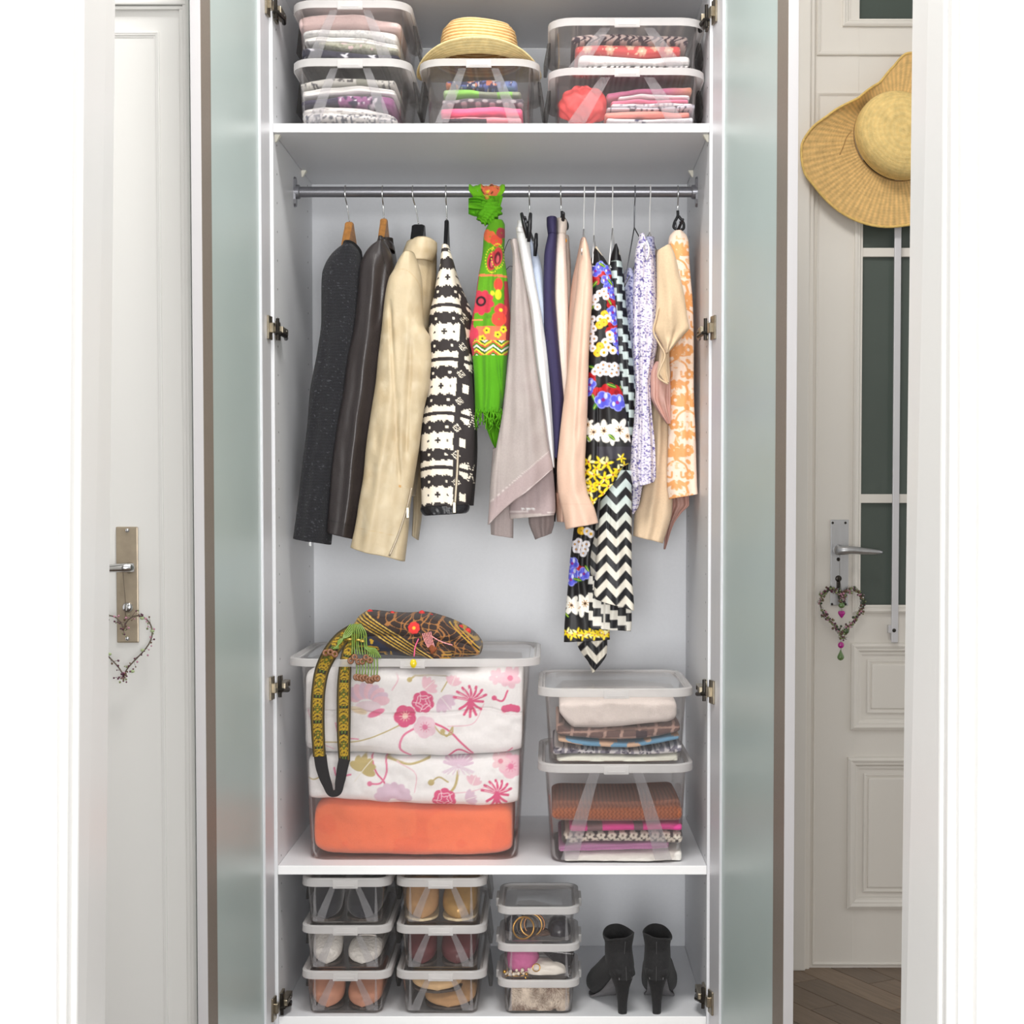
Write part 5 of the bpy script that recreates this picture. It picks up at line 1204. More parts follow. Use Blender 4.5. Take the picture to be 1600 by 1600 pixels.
def floral2(p):
    p.c[:] = sl((24, 22, 24))
    for i, (x, y) in enumerate(((908, 829), (917, 830), (923, 834))): goldp(p, x, y, 6, i)
    for i, (x, y) in enumerate(((898, 850), (904, 846), (910, 852), (905, 858), (914, 858), (900, 858), (916, 850), (911, 864))): pansy(p, x, y, 5.6, i)
    redf(p, 905, 895, 11); redf(p, 896, 885, 8)
    for i, (x, y) in enumerate(((894, 880), (895, 896), (912, 896), (892, 905))): blue(p, x, y, 9, i)
    leafg(p, 902, 905, 7, .2); leafg(p, 917, 888, 6, 1)
    for i, (x, y) in enumerate(((893, 945), (908, 947), (914, 942))): lily(p, x, y, 15, i)
    leafg(p, 885, 960, 5, .8)
    for i, x in enumerate((886, 894, 902, 911, 920, 929, 937, 944, 951)): star(p, x, 988+(i % 2)*3, 8, i)
VF, col, _ = drape([(700, 908, 940), (780, 902, 935), (829, 896, 930), (880, 890, 922), (930, 886, 930), (975, 882, 952), (1001, 881, 953, -2)], .245, .022, floral2, 182, .003, 1.8, 1.0, nb=8)
mk('skirt', VF, M['silk'], b, col=col)

wire_hanger(957, 957, 357, (952, 412, .14), (962, 410, .44), 'thin wire hanger of the zigzag dress', M['whitewire'])
MI, BK = (206, 220, 216), (26, 26, 30)
def stairs(p):
    p.c[:] = sl(MI); x, y = p.x, p.y; k = np.floor((x-900)/9); v = y-k*9
    p.put(np.clip(7.5-np.abs((v % 27)-13)+.5, 0, 1), BK)
    p.put((y < 410)*1., BK); p.put((y < 400)*(np.abs(x-968) < 1.5)*1., (230, 222, 200))
b = thing('dress', 'long black and mint dress with stair and zigzag print', 'dress', GC)
VF, col, _ = drape([(384, 960, 964), (395, 956, 968), (424, 950, 974), (486, 948, 979), (524, 950, 985), (564, 952, 990), (600, 953, 995), (650, 955, 996), (690, 955, 994), (760, 946, 990)], .245, .030, stairs, 191, .003, 1.6, 1.1, nb=8)
mk('bodice', VF, M['silk'], b, col=col)
def zig(p):
    x, y = p.x, p.y; p.c[:] = sl((232, 226, 212)); p.put((y-840)/-60, MI); v = y-np.abs(((x-932) % 30)-15)*1.1
    p.put(np.clip(6.6-np.abs((v % 26)-13)+.5, 0, 1), BK)
VF, col, _ = drape([(735, 945, 988), (780, 938, 987), (840, 934, 987), (890, 930, 987), (930, 928, 990, 5), (945, 930, 991, 9)], .20, .028, zig, 192, .003, 1.6, 1.0, nb=8, crease=[(952, 780, 950, 840, 2, .005)])
mk('skirt', VF, M['silk'], b, col=col)
def stairs2(p):
    x, y = p.x, p.y; p.c[:] = sl((236, 232, 222)); k = np.floor((x-900)/13); v = y-k*9; p.put(np.clip(6.8-np.abs((v % 28)-14)+.5, 0, 1), BK); p.put((np.abs(x-944) < 1.2)*1., (220, 216, 206))
VF, col, _ = drape([(900, 920, 985), (945, 913, 987), (975, 912, 987), (983, 914, 986, 3)], .235, .02, stairs2, 193, .003, 2.5, 1.0, nb=8)
mk('hem_panel', VF, M['silk'], b, col=col)
VF, col, _ = drape([(820, 915, 945), (880, 914, 945), (960, 905, 948), (1006, 902, 949), (1022, 910, 948), (1036, 920, 940), (1050, 924.5, 927.5)], .285, .015, lambda p: zig(p), 194, .003, 1.6, 1.1, nb=8, hollow=False)
mk('pointed_hem', VF, M['silk'], b, col=col)

wire_hanger(992, 991, 356, (976, 442, .12), (1004, 380, .44), 'white wire hanger with a bare slanted arm', M['greywire'])
wire_hanger(1016, 1015, 363, (1006, 382, .15), (1026, 392, .44), 'white wire hanger of the speckled lilac blouse', M['whitewire'])
def speck(p):
    p.c[:] = sl((228, 222, 234)); p.put(np.clip(noise2(p.x, p.y*1.4, 4, 2.0)*5-1.6, 0, 1), (116, 106, 168)); p.put(np.clip(noise2(p.x+40, p.y, 9, 2.6)*5-2.8, 0, 1), (82, 76, 140))
def speck_shaded(p):  # inner side: darker print, with that panel's shade put into the colour
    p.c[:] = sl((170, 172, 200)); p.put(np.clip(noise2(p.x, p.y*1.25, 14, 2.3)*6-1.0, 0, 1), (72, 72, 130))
b = thing('blouse', 'white blouse speckled with violet, right of the zigzag dress', 'blouse', GC)
VF, col, _ = drape([(367, 999, 1006), (380, 996, 1012), (392, 993, 1018), (421, 991, 1023), (470, 989, 1026), (527, 989, 1028), (567, 991, 1022), (600, 993, 1016), (650, 991, 1019), (702, 986, 1024), (741, 984, 1025, 2), (758, 990, 1022, -5)], .195, .028, speck, 201, .005, 2.4, 1.0, nb=8, crease=[(1009, 385, 1006, 460, 2.5, .008)])
mk('front', VF, M['cloth'], b, col=col)
VF, col, _ = drape([(372, 1006, 1022), (384, 1004, 1023), (440, 1000, 1026), (480, 1000, 1026)], .225, .025, speck_shaded, 202, .003, 2, 1.2)
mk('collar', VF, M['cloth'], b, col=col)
VF, col, _ = drape([(425, 976, 988), (441, 974, 994), (500, 978, 998), (564, 986, 1000), (620, 990, 1002)], .275, .07, speck_shaded, 203, .003, 2, 1.2)
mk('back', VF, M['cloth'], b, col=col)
VF, col, _ = drape([(745, 986, 1006), (770, 987, 1002), (790, 987, 998), (803, 987, 990)], .225, .012, speck, 204, .003, 1, 1.2, hollow=False)
mk('hem_tail', VF, M['cloth'], b, col=col)
mk('neck_tape', tube(spline([P(x, y, .165) for x, y in ((1010, 376), (1013, 384), (1013, 398), (1010, 406))], 14), .0022, 6), M['whitewire'], b)

h = clip_hanger(1059, 1059, 330, 'black looped hanger of the peach damask dress')
mk('loop', loop_head(1059, 331, 10, 26), M['black'], h)
for x in (1056, 1062): mk('ribbon_loop', tube([P(x, 346, RY-.008), P(x+1, 356, RY-.02), P(x+.5, 368, RY-.06)], .0012, 6), M['chrome'], h)
c = P(1059, 356, RY); mk('crossbar', tube([(c[0], RY-.14, c[2]-.006), (c[0], RY+.15, c[2]-.006)], .0035, 8), M['black'], h)
b = thing('cardigan', 'beige draped cardigan with a ruffled front edge', 'cardigan', GC)
beg = (218, 192, 158)
VF, col, _ = drape([(384, 1040, 1048), (392, 1028, 1052), (400, 1026, 1055), (430, 1026, 1062), (454, 1026, 1068), (502, 1023, 1075), (512, 1021, 1077), (524, 1026, 1068), (538, 1034, 1056), (552, 1039, 1044)], .125, .022, beg, 211, .004, 1.2, 1.6, hollow=False, crease=[(1044, 500, 1042, 550, 4, .008), (1056, 505, 1048, 545, 3, .006)])
mk('ruffle', VF, M['cloth'], b, col=col)
rim = [(1029, 480), (1024, 502), (1021, 517), (1030, 537), (1039, 555), (1032, 575), (1028, 588), (1038, 597), (1044, 600)]
mk('edge_binding', tube(spline([P(x, y, .108+.002*i) for i, (x, y) in enumerate(rim)], 40), .0022, 6), M['cloth'], b, col=np.tile(sl(beg), (40*6, 1)))
VF, col, _ = drape([(540, 1032, 1046), (560, 1030, 1046), (584, 1027, 1047), (598, 1036, 1046)], .15, .012, beg, 213, .004, 2, 1.6, hollow=False)
mk('ruffle_tail', VF, M['cloth'], b, col=col)
VF, col, _ = drape([(392, 1024, 1050), (450, 1024, 1056), (560, 1020, 1052), (640, 1016, 1048), (702, 1012, 1050), (780, 1000, 1051), (800, 992, 1050), (843, 989, 1036, 6)], .26, .03, (226, 200, 168), 214, .004, 1.6, 2)
mk('sleeve', VF, M['cloth'], b, col=col)
b = thing('scarf', 'dusty mauve chiffon scarf behind the beige cardigan', 'scarf')
mauve = (204, 160, 148)
VF, col, _ = drape([(565, 1024, 1046), (585, 1016, 1047), (620, 1017, 1048), (640, 1026, 1048), (662, 1041, 1048)], .185, .014, mauve, 221, .006, 2, 1.6, hollow=False)
mk('front_fold', VF, M['silk'], b, col=col)
VF, col, _ = drape([(600, 1030, 1060), (700, 1038, 1066), (770, 1040, 1076), (788, 1042, 1077), (800, 1042, 1066), (818, 1040, 1053), (858, 1037, 1039.5)], .34, .018, mauve, 222, .006, 2, 1.8, hollow=False)
mk('back_fold', VF, M['silk'], b, col=col)
def damask(p):
    p.c[:] = sl((250, 226, 206)); Oc = (238, 168, 104)
    for n_, y0 in enumerate(range(380, 800, 78)):
        s = 1 if n_ % 2 else -1
        cx = 1064+s*8
        for k in range(7):
            a = -1.57+(k-3)*.5; p.ell(cx+math.cos(a)*11, y0+20+math.sin(a)*12, 9, 3.6, Oc, a)
        p.ell(cx, y0+22, 5, 6, Oc)
        for sg in (-1, 1):
            p.line([(cx, y0+26), (cx+sg*14, y0+36), (cx+sg*17, y0+50), (cx+sg*8, y0+54), (cx+sg*7, y0+46)], 3.0, Oc); p.line([(cx+sg*4, y0+60), (cx+sg*13, y0+66), (cx+sg*18, y0+78)], 4.2, Oc)
            p.ell(cx+sg*18, y0+30, 5, 3, Oc, sg*.7); p.ell(cx+sg*15, y0+64, 6, 3, Oc, -sg*.6)
        for k in range(5):
            a = 1.57+(k-2)*.5; p.ell(cx+math.cos(a)*9, y0+58+math.sin(a)*10, 7, 3, Oc, a)
        p.flower(cx-s*18, y0+12, 9, 6, Oc, (250, 226, 206), .3, .6)
        p.flower(cx-s*20, y0+50, 8, 5, Oc, (250, 226, 206), .8, .6)
    p.speck(5, 4, .62, (246, 200, 156))
b = thing('dress', 'peach and white damask dress, rightmost on the rail', 'dress', GC)
VF, col, _ = drape([(362, 1052, 1066), (369, 1046, 1073), (380, 1044, 1076), (405, 1046, 1077), (421, 1048, 1078), (486, 1048, 1083), (546, 1046, 1084), (600, 1045, 1084), (685, 1044, 1087), (755, 1042, 1089), (776, 1045, 1090, -4)], .205, .024, damask, 231, .0025, 1.4, 1.0, nb=8)
mk('front', VF, M['silk'], b, col=col)
VF, col, _ = drape([(372, 1046, 1062), (382, 1044, 1070), (430, 1040, 1076), (600, 1048, 1080)], .31, .06, (232, 176, 134), 232, .003, 2)
mk('back', VF, M['silk'], b, col=col)
# ------------------------------------------------------------------ shoes in the boxes
def shoe(label, x0, x1, yt, yb, key, material, yaw=0, length=.25, sole=(70, 60, 54), zlift=0.0, group='shoes in the clear boxes', heel=.0, zsup=None):
    bx = BX[key]; Y0 = bx['Yf']+.022; zf = bx['zb']+.004+zlift
    w = (Xat(x1, Y0+.03, yb)-Xat(x0, Y0+.03, yb))/2; cx = (Xat(x1, Y0+.03, yb)+Xat(x0, Y0+.03, yb))/2; H = abs(Zat(yt, Y0+.05)-Zat(yb, Y0+.05))*.98
    n, m = 36, 26; V = []; S = []
    for i in range(m):
        s = i/(m-1); wd = w*min(1, (1-(1-min(s/.22, 1))**2.2)**.5)*(1-.22*max(0, (s-.3)/.7)**1.2 if s > .3 else 1); wd = max(wd, w*.05)
        if s > .93: wd *= (1-((s-.93)/.07)**2*.6)
        top = H*(.30+.70*min(1, s/.30)**.75) if s < .3 else H*(1.0-.10*math.sin(min(1, (s-.3)/.5)*3.14))
        lift = heel*max(0, (s-.45)/.55)**1.3
        for k in range(n):
            a = 2*math.pi*k/n; c, d = math.cos(a), math.sin(a)
            xx = wd*np.sign(c)*abs(c)**.8; zz = top*(.5+.5*np.sign(d)*abs(d)**.75)
            if s > .34 and d > .35 and s < .94: zz -= (d-.35)*top*.75*min(1, (s-.34)/.06)*min(1, (.94-s)/.05)     # foot opening
            V.append((xx, s*length, zf+.006+lift+zz))
    yw = math.radians(yaw); R = np.array([[math.cos(yw), -math.sin(yw), 0], [math.sin(yw), math.cos(yw), 0], [0, 0, 1]])
    def tr(A): A = np.array(A, float); return A@R.T+[cx, Y0, 0]
    root = thing('shoe', label, 'shoe', group)
    mk('upper', (tr(V), grid(m, n, True)+[tuple(range(n-1, -1, -1)), tuple((m-1)*n+j for j in range(n))]), material, root)
    i0 = int(.34*(m-1)); T_ = tr(V).reshape(m, n, 3); mid_ = [T_[min(m-3, i0+int(abs(math.cos(math.radians(a_)))**.6*0)+int(12*abs(k_-9)/9.0*(abs(k_-9)/9.0)))][k_] for k_, a_ in ((k, k*10) for k in range(2, 17))]
    mk('topline', tube(spline(np.array(mid_)+[0, 0, .0012], 40), .0018, 7), material, root)
    # sole follows the outline
    ring = []
    for i in range(m):
        s = i/(m-1); wd = w*min(1, (1-(1-min(s/.22, 1))**2.2)**.5)*(1-.3*max(0, (s-.3)/.7)**1.2 if s > .3 else 1); wd = max(wd, w*.12); lift = heel*max(0, (s-.45)/.55)**1.3
        ring.append([(-wd*.97, s*length, zf+lift), (wd*.97, s*length, zf+lift), (wd*.99, s*length, zf+lift+.0055), (-wd*.99, s*length, zf+lift+.0055)])
    mk('sole', (tr(np.array(ring).reshape(-1, 3)), grid(m, 4, True)+[(3, 2, 1, 0), tuple((m-1)*4+j for j in range(4))]), mat('shoe_sole', sole, .6), root, smooth=False)
    if heel: mk('heel', tr(np.array(lathe([(w*.35, zf), (w*.45, zf+heel)], 14, (0, length*.9, 0))[0])), M['black'], root) if False else mk('heel', (tr(lathe([(w*.3, zf), (w*.4, zf+heel*.95)], 14, (0, length*.9, 0))[0]), lathe([(1, 0), (1, 1)], 14)[1]), material, root)
    return root
blk = mat('black_suede', (34, 34, 42), .9, var=.12, scale=120, sheen=.3)
woven = mat('white_woven', (226, 222, 216), .7, var=.12, scale=220, bump=.8, bscale=160)
tanb = mat('light_brown_leather', (196, 138, 112), .5, var=.12, scale=50, bump=.1)
cam_ = mat('camel_suede', (178, 138, 96), .8, var=.14, scale=80)
gold = mat('gold_leather', (190, 150, 90), .35, .4, var=.15, scale=60)
burg = mat('dark_red_leather', (92, 44, 48), .4, var=.15, scale=50)
sand = mat('sand_suede', (206, 172, 128), .75, var=.12, scale=60)
shoe('left light brown court shoe in the bottom box of the first column', 489, 540, 1534, 1580, 'a0', tanb, 4)
shoe('right light brown court shoe in the bottom box of the first column', 541, 595, 1542, 1580, 'a0', tanb, -3)
shoe('left white woven shoe in the middle box of the first column', 490, 536, 1464, 1508, 'a1', woven, 4)
shoe('right white woven shoe in the middle box of the first column', 541, 594, 1478, 1508, 'a1', woven, -3)
shoe('left black suede shoe in the top box of the first column', 489, 536, 1389, 1441, 'a2', blk, 3)
shoe('right black suede shoe in the top box of the first column', 539, 595, 1396, 1441, 'a2', blk, -3)
shoe('lower tan suede loafer in the bottom box of the second column', 661, 742, 1552, 1582, 'b0', cam_, -2)
shoe('upper tan suede loafer in the bottom box of the second column', 645, 725, 1532, 1556, 'b0', sand, 4, zlift=.038)
shoe('left dark red shoe in the middle box of the second column', 638, 684, 1464, 1511, 'b1', burg, 3)
shoe('right dark red shoe in the middle box of the second column', 687, 742, 1466, 1511, 'b1', burg, -3)
shoe('left camel suede sandal with cream sole in the top box of the second column', 634, 686, 1388, 1442, 'b2', cam_, 2, sole=(226, 208, 170))
shoe('right gold sandal in the top box of the second column', 689, 743, 1394, 1442, 'b2', gold, -3, sole=(226, 208, 170))

# ------------------------------------------------------------------ trinkets in the small boxes
GT = 'accessories in the small boxes'
zc2 = BX['c2']['zb']+.004; zc1 = BX['c1']['zb']+.004; zc0 = BX['c0']['zb']+.004
bcol = [((186, 140, 70), .7), ((60, 50, 44), .2), ((206, 160, 90), .8), ((140, 96, 60), .6), ((40, 36, 38), .1)]
for i, (cx, cy, r, nx, nz) in enumerate(((818, 1452, 17, .35, .1), (824, 1451, 17, .3, .25), (830, 1452, 17, .2, .3), (835, 1455, 16, .05, .2), (809, 1452, 15, .5, 0))):
    c = P(cx, cy, .045+.012*i); R_ = r*mpp(.05); c[2] = max(c[2], zc2+R_*.98)
    names = ['gold bangle, front one in the top small box', 'dark bangle behind the gold one, top small box', 'bright gold bangle in the middle of the top small box', 'large bronze bangle, rightmost in the top small box', 'black bangle, leftmost in the top small box']
    tag(mk('bangle', torus(c, R_, .0022, 36, 8, (nx, -1, nz)), mat('bangle_%d' % i, bcol[i][0], .3, bcol[i][1]), None), names[i], 'bangle', GT)
def lump(name, label, cat, cx, cy, rx, ry, Yc, rd, material, zmin, seed=1, rough=.06, flat=1.0, group=GT, col=None):
    n, m = 44, 30; c = P(cx, cy, Yc); k = mpp(Yc); T, Ph = np.meshgrid(np.linspace(0, math.pi, m), np.arange(n)*2*math.pi/n, indexing='ij')
    x = np.sin(T)*np.cos(Ph); y = np.sin(T)*np.sin(Ph); z = np.cos(T); f = 1+rough*noise2(x*3+z*2, y*3+z, seed, .8)+rough*.5*noise2(x*7, z*7+y*4, seed+1, 1)
    e = .8
    sg = lambda v: np.sign(v)*np.abs(v)**e
    W = np.stack([c[0]+rx*k*sg(x)*f, c[1]+rd*sg(y)*f, np.maximum(c[2]+ry*k*sg(z)*f, zmin)], -1).reshape(-1, 3)
    return tag(mk(name, (W, grid(m, n, True)), material, None), label, cat, group)
lump('pouch', 'brown furry pouch at the bottom of the top small box', 'pouch', 838, 1462, 26, 12, .09, .03, mat('brown_fur_cloth', (96, 74, 64), .95, var=.4, scale=160, bump=1, bscale=300), zc2, 3, .1)
lump('clutch', 'black satin clutch at the right of the top small box', 'clutch bag', 874, 1452, 18, 20, .10, .045, mat('black_satin', (44, 42, 50), .3, var=.1), zc2, 5, .05)
lump('pouch', 'navy sequin pouch at the left back of the top small box', 'pouch', 802, 1450, 12, 20, .13, .03, mat('navy_sequin', (58, 62, 72), .35, var=.5, scale=250, bump=.6), zc2, 7, .06)
lump('felt_hat', 'pink felt cap at the left of the middle small box', 'cap', 817, 1497, 25, 20, .085, .045, mat('pink_felt', (196, 104, 152), .95, var=.08, scale=100, bump=.2), zc1, 9, .03)
lump('pouch', 'dark brown velvet pouch behind the pink cap', 'pouch', 812, 1490, 20, 9, .15, .02, mat('brown_velvet', (66, 46, 50), .9, var=.1), zc1, 10, .04)
lump('pouch', 'white satin pouch in the middle small box', 'pouch', 852, 1514, 34, 16, .075, .04, mat('white_satin', (238, 232, 222), .35, var=.03), zc1, 11, .04)
def clutch2():
    a, b, c_ = P(846, 1486, .06), P(898, 1490, .06), P(888, 1524, .06)
    lo = [a, c_, c_+[.004, .07, 0], a+[0, .07, 0]]; hi = [a+[.005, 0, .002], b, b+[0, .07, 0], a+[.005, .07, .002]]
    tag(mk('clutch', bev(hexa([tuple(v) for v in lo], [tuple(v) for v in hi]), .003), mat('black_patent', (30, 30, 34), .15, var=.05), None, smooth=False), 'black patent clutch leaning in the middle small box', 'clutch bag', GT)
clutch2()
nk = thing('pearl_necklace', 'string of cream pearls in front of the pink cap', 'necklace', GT)
rr = np.random.RandomState(5); pearl = mat('pearl', (236, 224, 204), .25, var=.04); goldm = mat('gold_ring', (206, 160, 80), .25, .9, var=.05)
for i in range(17):
    x = 789+i*2.3+rr.uniform(-1, 1); y = 1526-4*abs(math.sin(i*.9))-(6 if i % 4 == 0 else 0)-rr.rand()*2; c = P(x, y, .03+.006*(i % 3)); r = .0035 if i % 3 else .0042; c[2] = max(c[2], zc1+r)
    mk('pearl', sphere(c, r, 10, 7), pearl if i % 5 else goldm, nk)
mk('cord', tube(spline([P(789+i*2.3, 1527-3*abs(math.sin(i*.9)), .034) for i in range(0, 17, 2)], 24), .0007, 5), goldm, nk)
c = P(838, 1512, .028); tag(mk('gold_ring', torus(c, .0085, .0013, 26, 7, (.2, -1, .2)), goldm, None), 'small gold hoop in front of the white pouch', 'ring', GT)
# fur collar
fc = thing('fur_collar', 'pale brown fur collar filling the bottom small box', 'fur collar', GT)
bx = BX['c0']; x0, x1 = bx['x0']+.008, bx['x1']-.008; zt_ = bx['zt']-.004; y0, y1 = bx['Yf']+.016, bx['Yf']+.19
furc = mat('pelt', (150, 124, 104), .9, var=.3, scale=40)
mk('pelt', bbox(x0+.004, x1-.004, y0+.006, y1, zc0, zt_-.004, .012, 4), furc, fc)
nh = 9000; rr = np.random.RandomState(2)
ox = rr.uniform(x0+.006, x1-.006, nh); oz = rr.uniform(zc0+.003, zt_-.006, nh); fl = noise2(ox*1000, oz*1000, 3, 22)*2.4+noise2(ox*1000, oz*1000, 8, 9)*.9
L = rr.uniform(.007, .014, nh); dx = np.cos(fl)*L; dz = np.sin(fl)*L
w = .00042; base = np.stack([ox, np.full(nh, y0+.005), oz], 1); tip = base+np.stack([dx, -rr.uniform(.003, .007, nh), dz], 1); mid = (base+tip)/2+np.stack([0*dx, -rr.uniform(.001, .003, nh), 0*dx], 1)
nrm = np.stack([-dz, 0*dx, dx], 1)/L[:, None]*w
for A in (mid, tip): A[:, 0] = np.clip(A[:, 0], x0-.003, x1+.003); A[:, 2] = np.clip(A[:, 2], zc0, zt_+.003); A[:, 1] = np.maximum(A[:, 1], bx['Yf']+.010)
V = np.stack([base-nrm, base+nrm, mid+nrm, mid-nrm, tip], 1).reshape(-1, 3); F = []
for i in range(nh): k = i*5; F += [(k, k+1, k+2, k+3), (k+3, k+2, k+4)]
shade = np.clip(.5+.6*noise2(ox*1000, oz*1000, 12, 18)+rr.normal(size=nh)*.25, 0, 1)[:, None]; cc = sl((126, 100, 84))*(1-shade)+sl((238, 224, 206))*shade
M['furm'] = mat('fur_hair', (255, 255, 255), .6, var=.05, attr=True)
o = mk('fur', (V, F), M['furm'], fc, col=np.repeat(cc, 5, 0)); o['kind'] = 'stuff'

# ------------------------------------------------------------------ black ankle boots
suede = mat('black_boot_suede', (33, 32, 33), .95, var=.25, scale=160, bump=.25, bscale=420, sheen=.06)
soleM = mat('grey_boot_sole', (112, 110, 112), .7, var=.15, scale=80)
def boot(label, hx, hy, toe, shaft, mirror=1):
    H0 = P(hx, hy, 0); 
    k = (ZB-CAMZ); d = P(hx, hy, 1.0)-np.array([CAMX, CAMY, CAMZ]); t = k/d[2]; h = np.array([CAMX, CAMY, CAMZ])+d*t; h[2] = ZB
    d = P(*toe, 1.0)-np.array([CAMX, CAMY, CAMZ]); t = k/d[2]; te = np.array([CAMX, CAMY, CAMZ])+d*t
    f = te-h; f[2] = 0; Lf = .185; f /= np.linalg.norm(f); r = np.array([f[1], -f[0], 0])
    root = thing('ankle_boot', label, 'boot', 'pair of black ankle boots')
    def loc(a, b, z): return h+f*a+r*b+np.array([0, 0, z])
    HH = .083
    n = 40; aa = np.arange(n)*2*math.pi/n
    V = []
    # shaft and heel counter, open at the top
    rows = []
    zs_ = np.linspace(0, 1, 26)
    for q in zs_:
        z = .178-(.178-HH)*q
        rf = np.interp(q, [0, .35, .62, 1], [.047, .040, .044, .040]); rs = np.interp(q, [0, .30, .72, .9, 1], [.034, .029, .031, .029, .025]); cf = np.interp(q, [0, .4, 1], [.030, .030, .014])
        rows.append((z, cf, rf, rs))
    for z, cf, rf, rs in rows:
        for a in aa:
            ca_, sa_ = math.cos(a), math.sin(a); zz = z+(shaft*sa_+.006*math.cos(2*a)-.007*max(0, math.cos(a-math.pi))**6 if z > .172 else 0)*(1 if z > .172 else 0)
            V.append(loc(cf+rf*ca_, rs*np.sign(sa_)*abs(sa_)**.85, zz+.0012*math.sin(z*230+a*2)*0))
    base = len(rows)*n
    inner = []
    for z, cf, rf, rs in (rows[0], rows[6], rows[12]):
        for a in aa:
            ca_, sa_ = math.cos(a), math.sin(a); zz = z+(shaft*sa_+.006*math.cos(2*a)-.007*max(0, math.cos(a-math.pi))**6 if z > .172 else 0)
            inner.append(loc(cf+(rf-.003)*ca_, (rs-.003)*np.sign(sa_)*abs(sa_)**.85, zz))
    F = grid(len(rows), n, True, flip=True)
    Vt = np.array(V+inner); F += [(j, (j+1) % n, base+(j+1) % n, base+j) for j in range(n)]+grid(3, n, True, off=base)
    F.append(tuple(base+2*n+j for j in range(n))); F.append(tuple((len(rows)-1)*n+j for j in range(n)))
    mk('shaft', (Vt, F), suede, root)
    # vamp and toe
    m = 30; V = []
    for i in range(m):
        q = i/(m-1); a_ = -.022+(Lf+.022)*q
        bot = HH*max(0, 1-max(0, (a_+.0)/.125))**1.25 if a_ < .125 else 0.0
        bot = HH*(1-min(1, max(0, (a_-.005)/.125)))**1.35
        top = np.interp(q, [0, .18, .4, .62, .85, 1], [.105, .128, .124, .092, .060, .028]); wd = np.interp(q, [0, .2, .5, .72, .88, 1], [.022, .032, .038, .042, .035, .012])
        bot = bot+.004
        for k_ in range(n):
            c_, s_ = math.cos(aa[k_]), math.sin(aa[k_]); V.append(loc(a_, wd*np.sign(c_)*abs(c_)**.8, bot+(max(top, bot+.018)-bot)*(.5+.5*np.sign(s_)*abs(s_)**.8)))
    mk('vamp', (np.array(V), grid(m, n, True, flip=True)+[tuple(range(n)), tuple((m-1)*n+j for j in range(n-1, -1, -1))]), suede, root)
    ring = []
    for i in range(m):
        q = i/(m-1); a_ = -.020+(Lf+.016)*q; bot = HH*(1-min(1, max(0, (a_-.005)/.125)))**1.35; wd = np.interp(q, [0, .2, .5, .72, .88, 1], [.016, .022, .026, .036, .030, .010])
        ring.append([loc(a_, -wd, bot), loc(a_, wd, bot), loc(a_, wd, bot+.005), loc(a_, -wd, bot+.005)])
    mk('sole', (np.array(ring).reshape(-1, 3), grid(m, 4, True)+[(3, 2, 1, 0), tuple((m-1)*4+j for j in range(4))]), soleM, root, smooth=False)
    # tapered heel
    V = []
    hz = np.linspace(0, HH+.004, 14)
    for z in hz:
        q = z/HH; rx = np.interp(q, [0, .3, .7, 1], [.0095, .0105, .0155, .0245]); rf = np.interp(q, [0, .3, .7, 1], [.011, .012, .019, .030]); cf = np.interp(q, [0, .5, 1], [.002, .003, .008])
        for a in aa: V.append(loc(cf+rf*math.cos(a), rx*np.sign(math.sin(a))*abs(math.sin(a))**.7, z))
    mk('heel', (np.array(V), grid(len(hz), n, True)+[tuple(range(n-1, -1, -1)), tuple((len(hz)-1)*n+j for j in range(n))]), suede, root)
    # stitched seam up the back
    pts = []
    for q in np.linspace(0.02, .98, 12):
        z = .174-(.174-HH)*q; rf = np.interp(q, [0, .35, .62, 1], [.047, .040, .044, .040]); cf = np.interp(q, [0, .4, 1], [.030, .030, .014]); pts.append(loc(cf-rf-.0002, 0, z-.004))
    mk('back_seam', tube(np.array(pts), .0009, 6), mat('seam', (72, 71, 72), .9), root)
    return root
boot('left black suede ankle boot with block heel', 973, 1583, (940, 1552), .006)
boot('right black suede ankle boot with block heel', 1026, 1583, (1031, 1549), -.006)

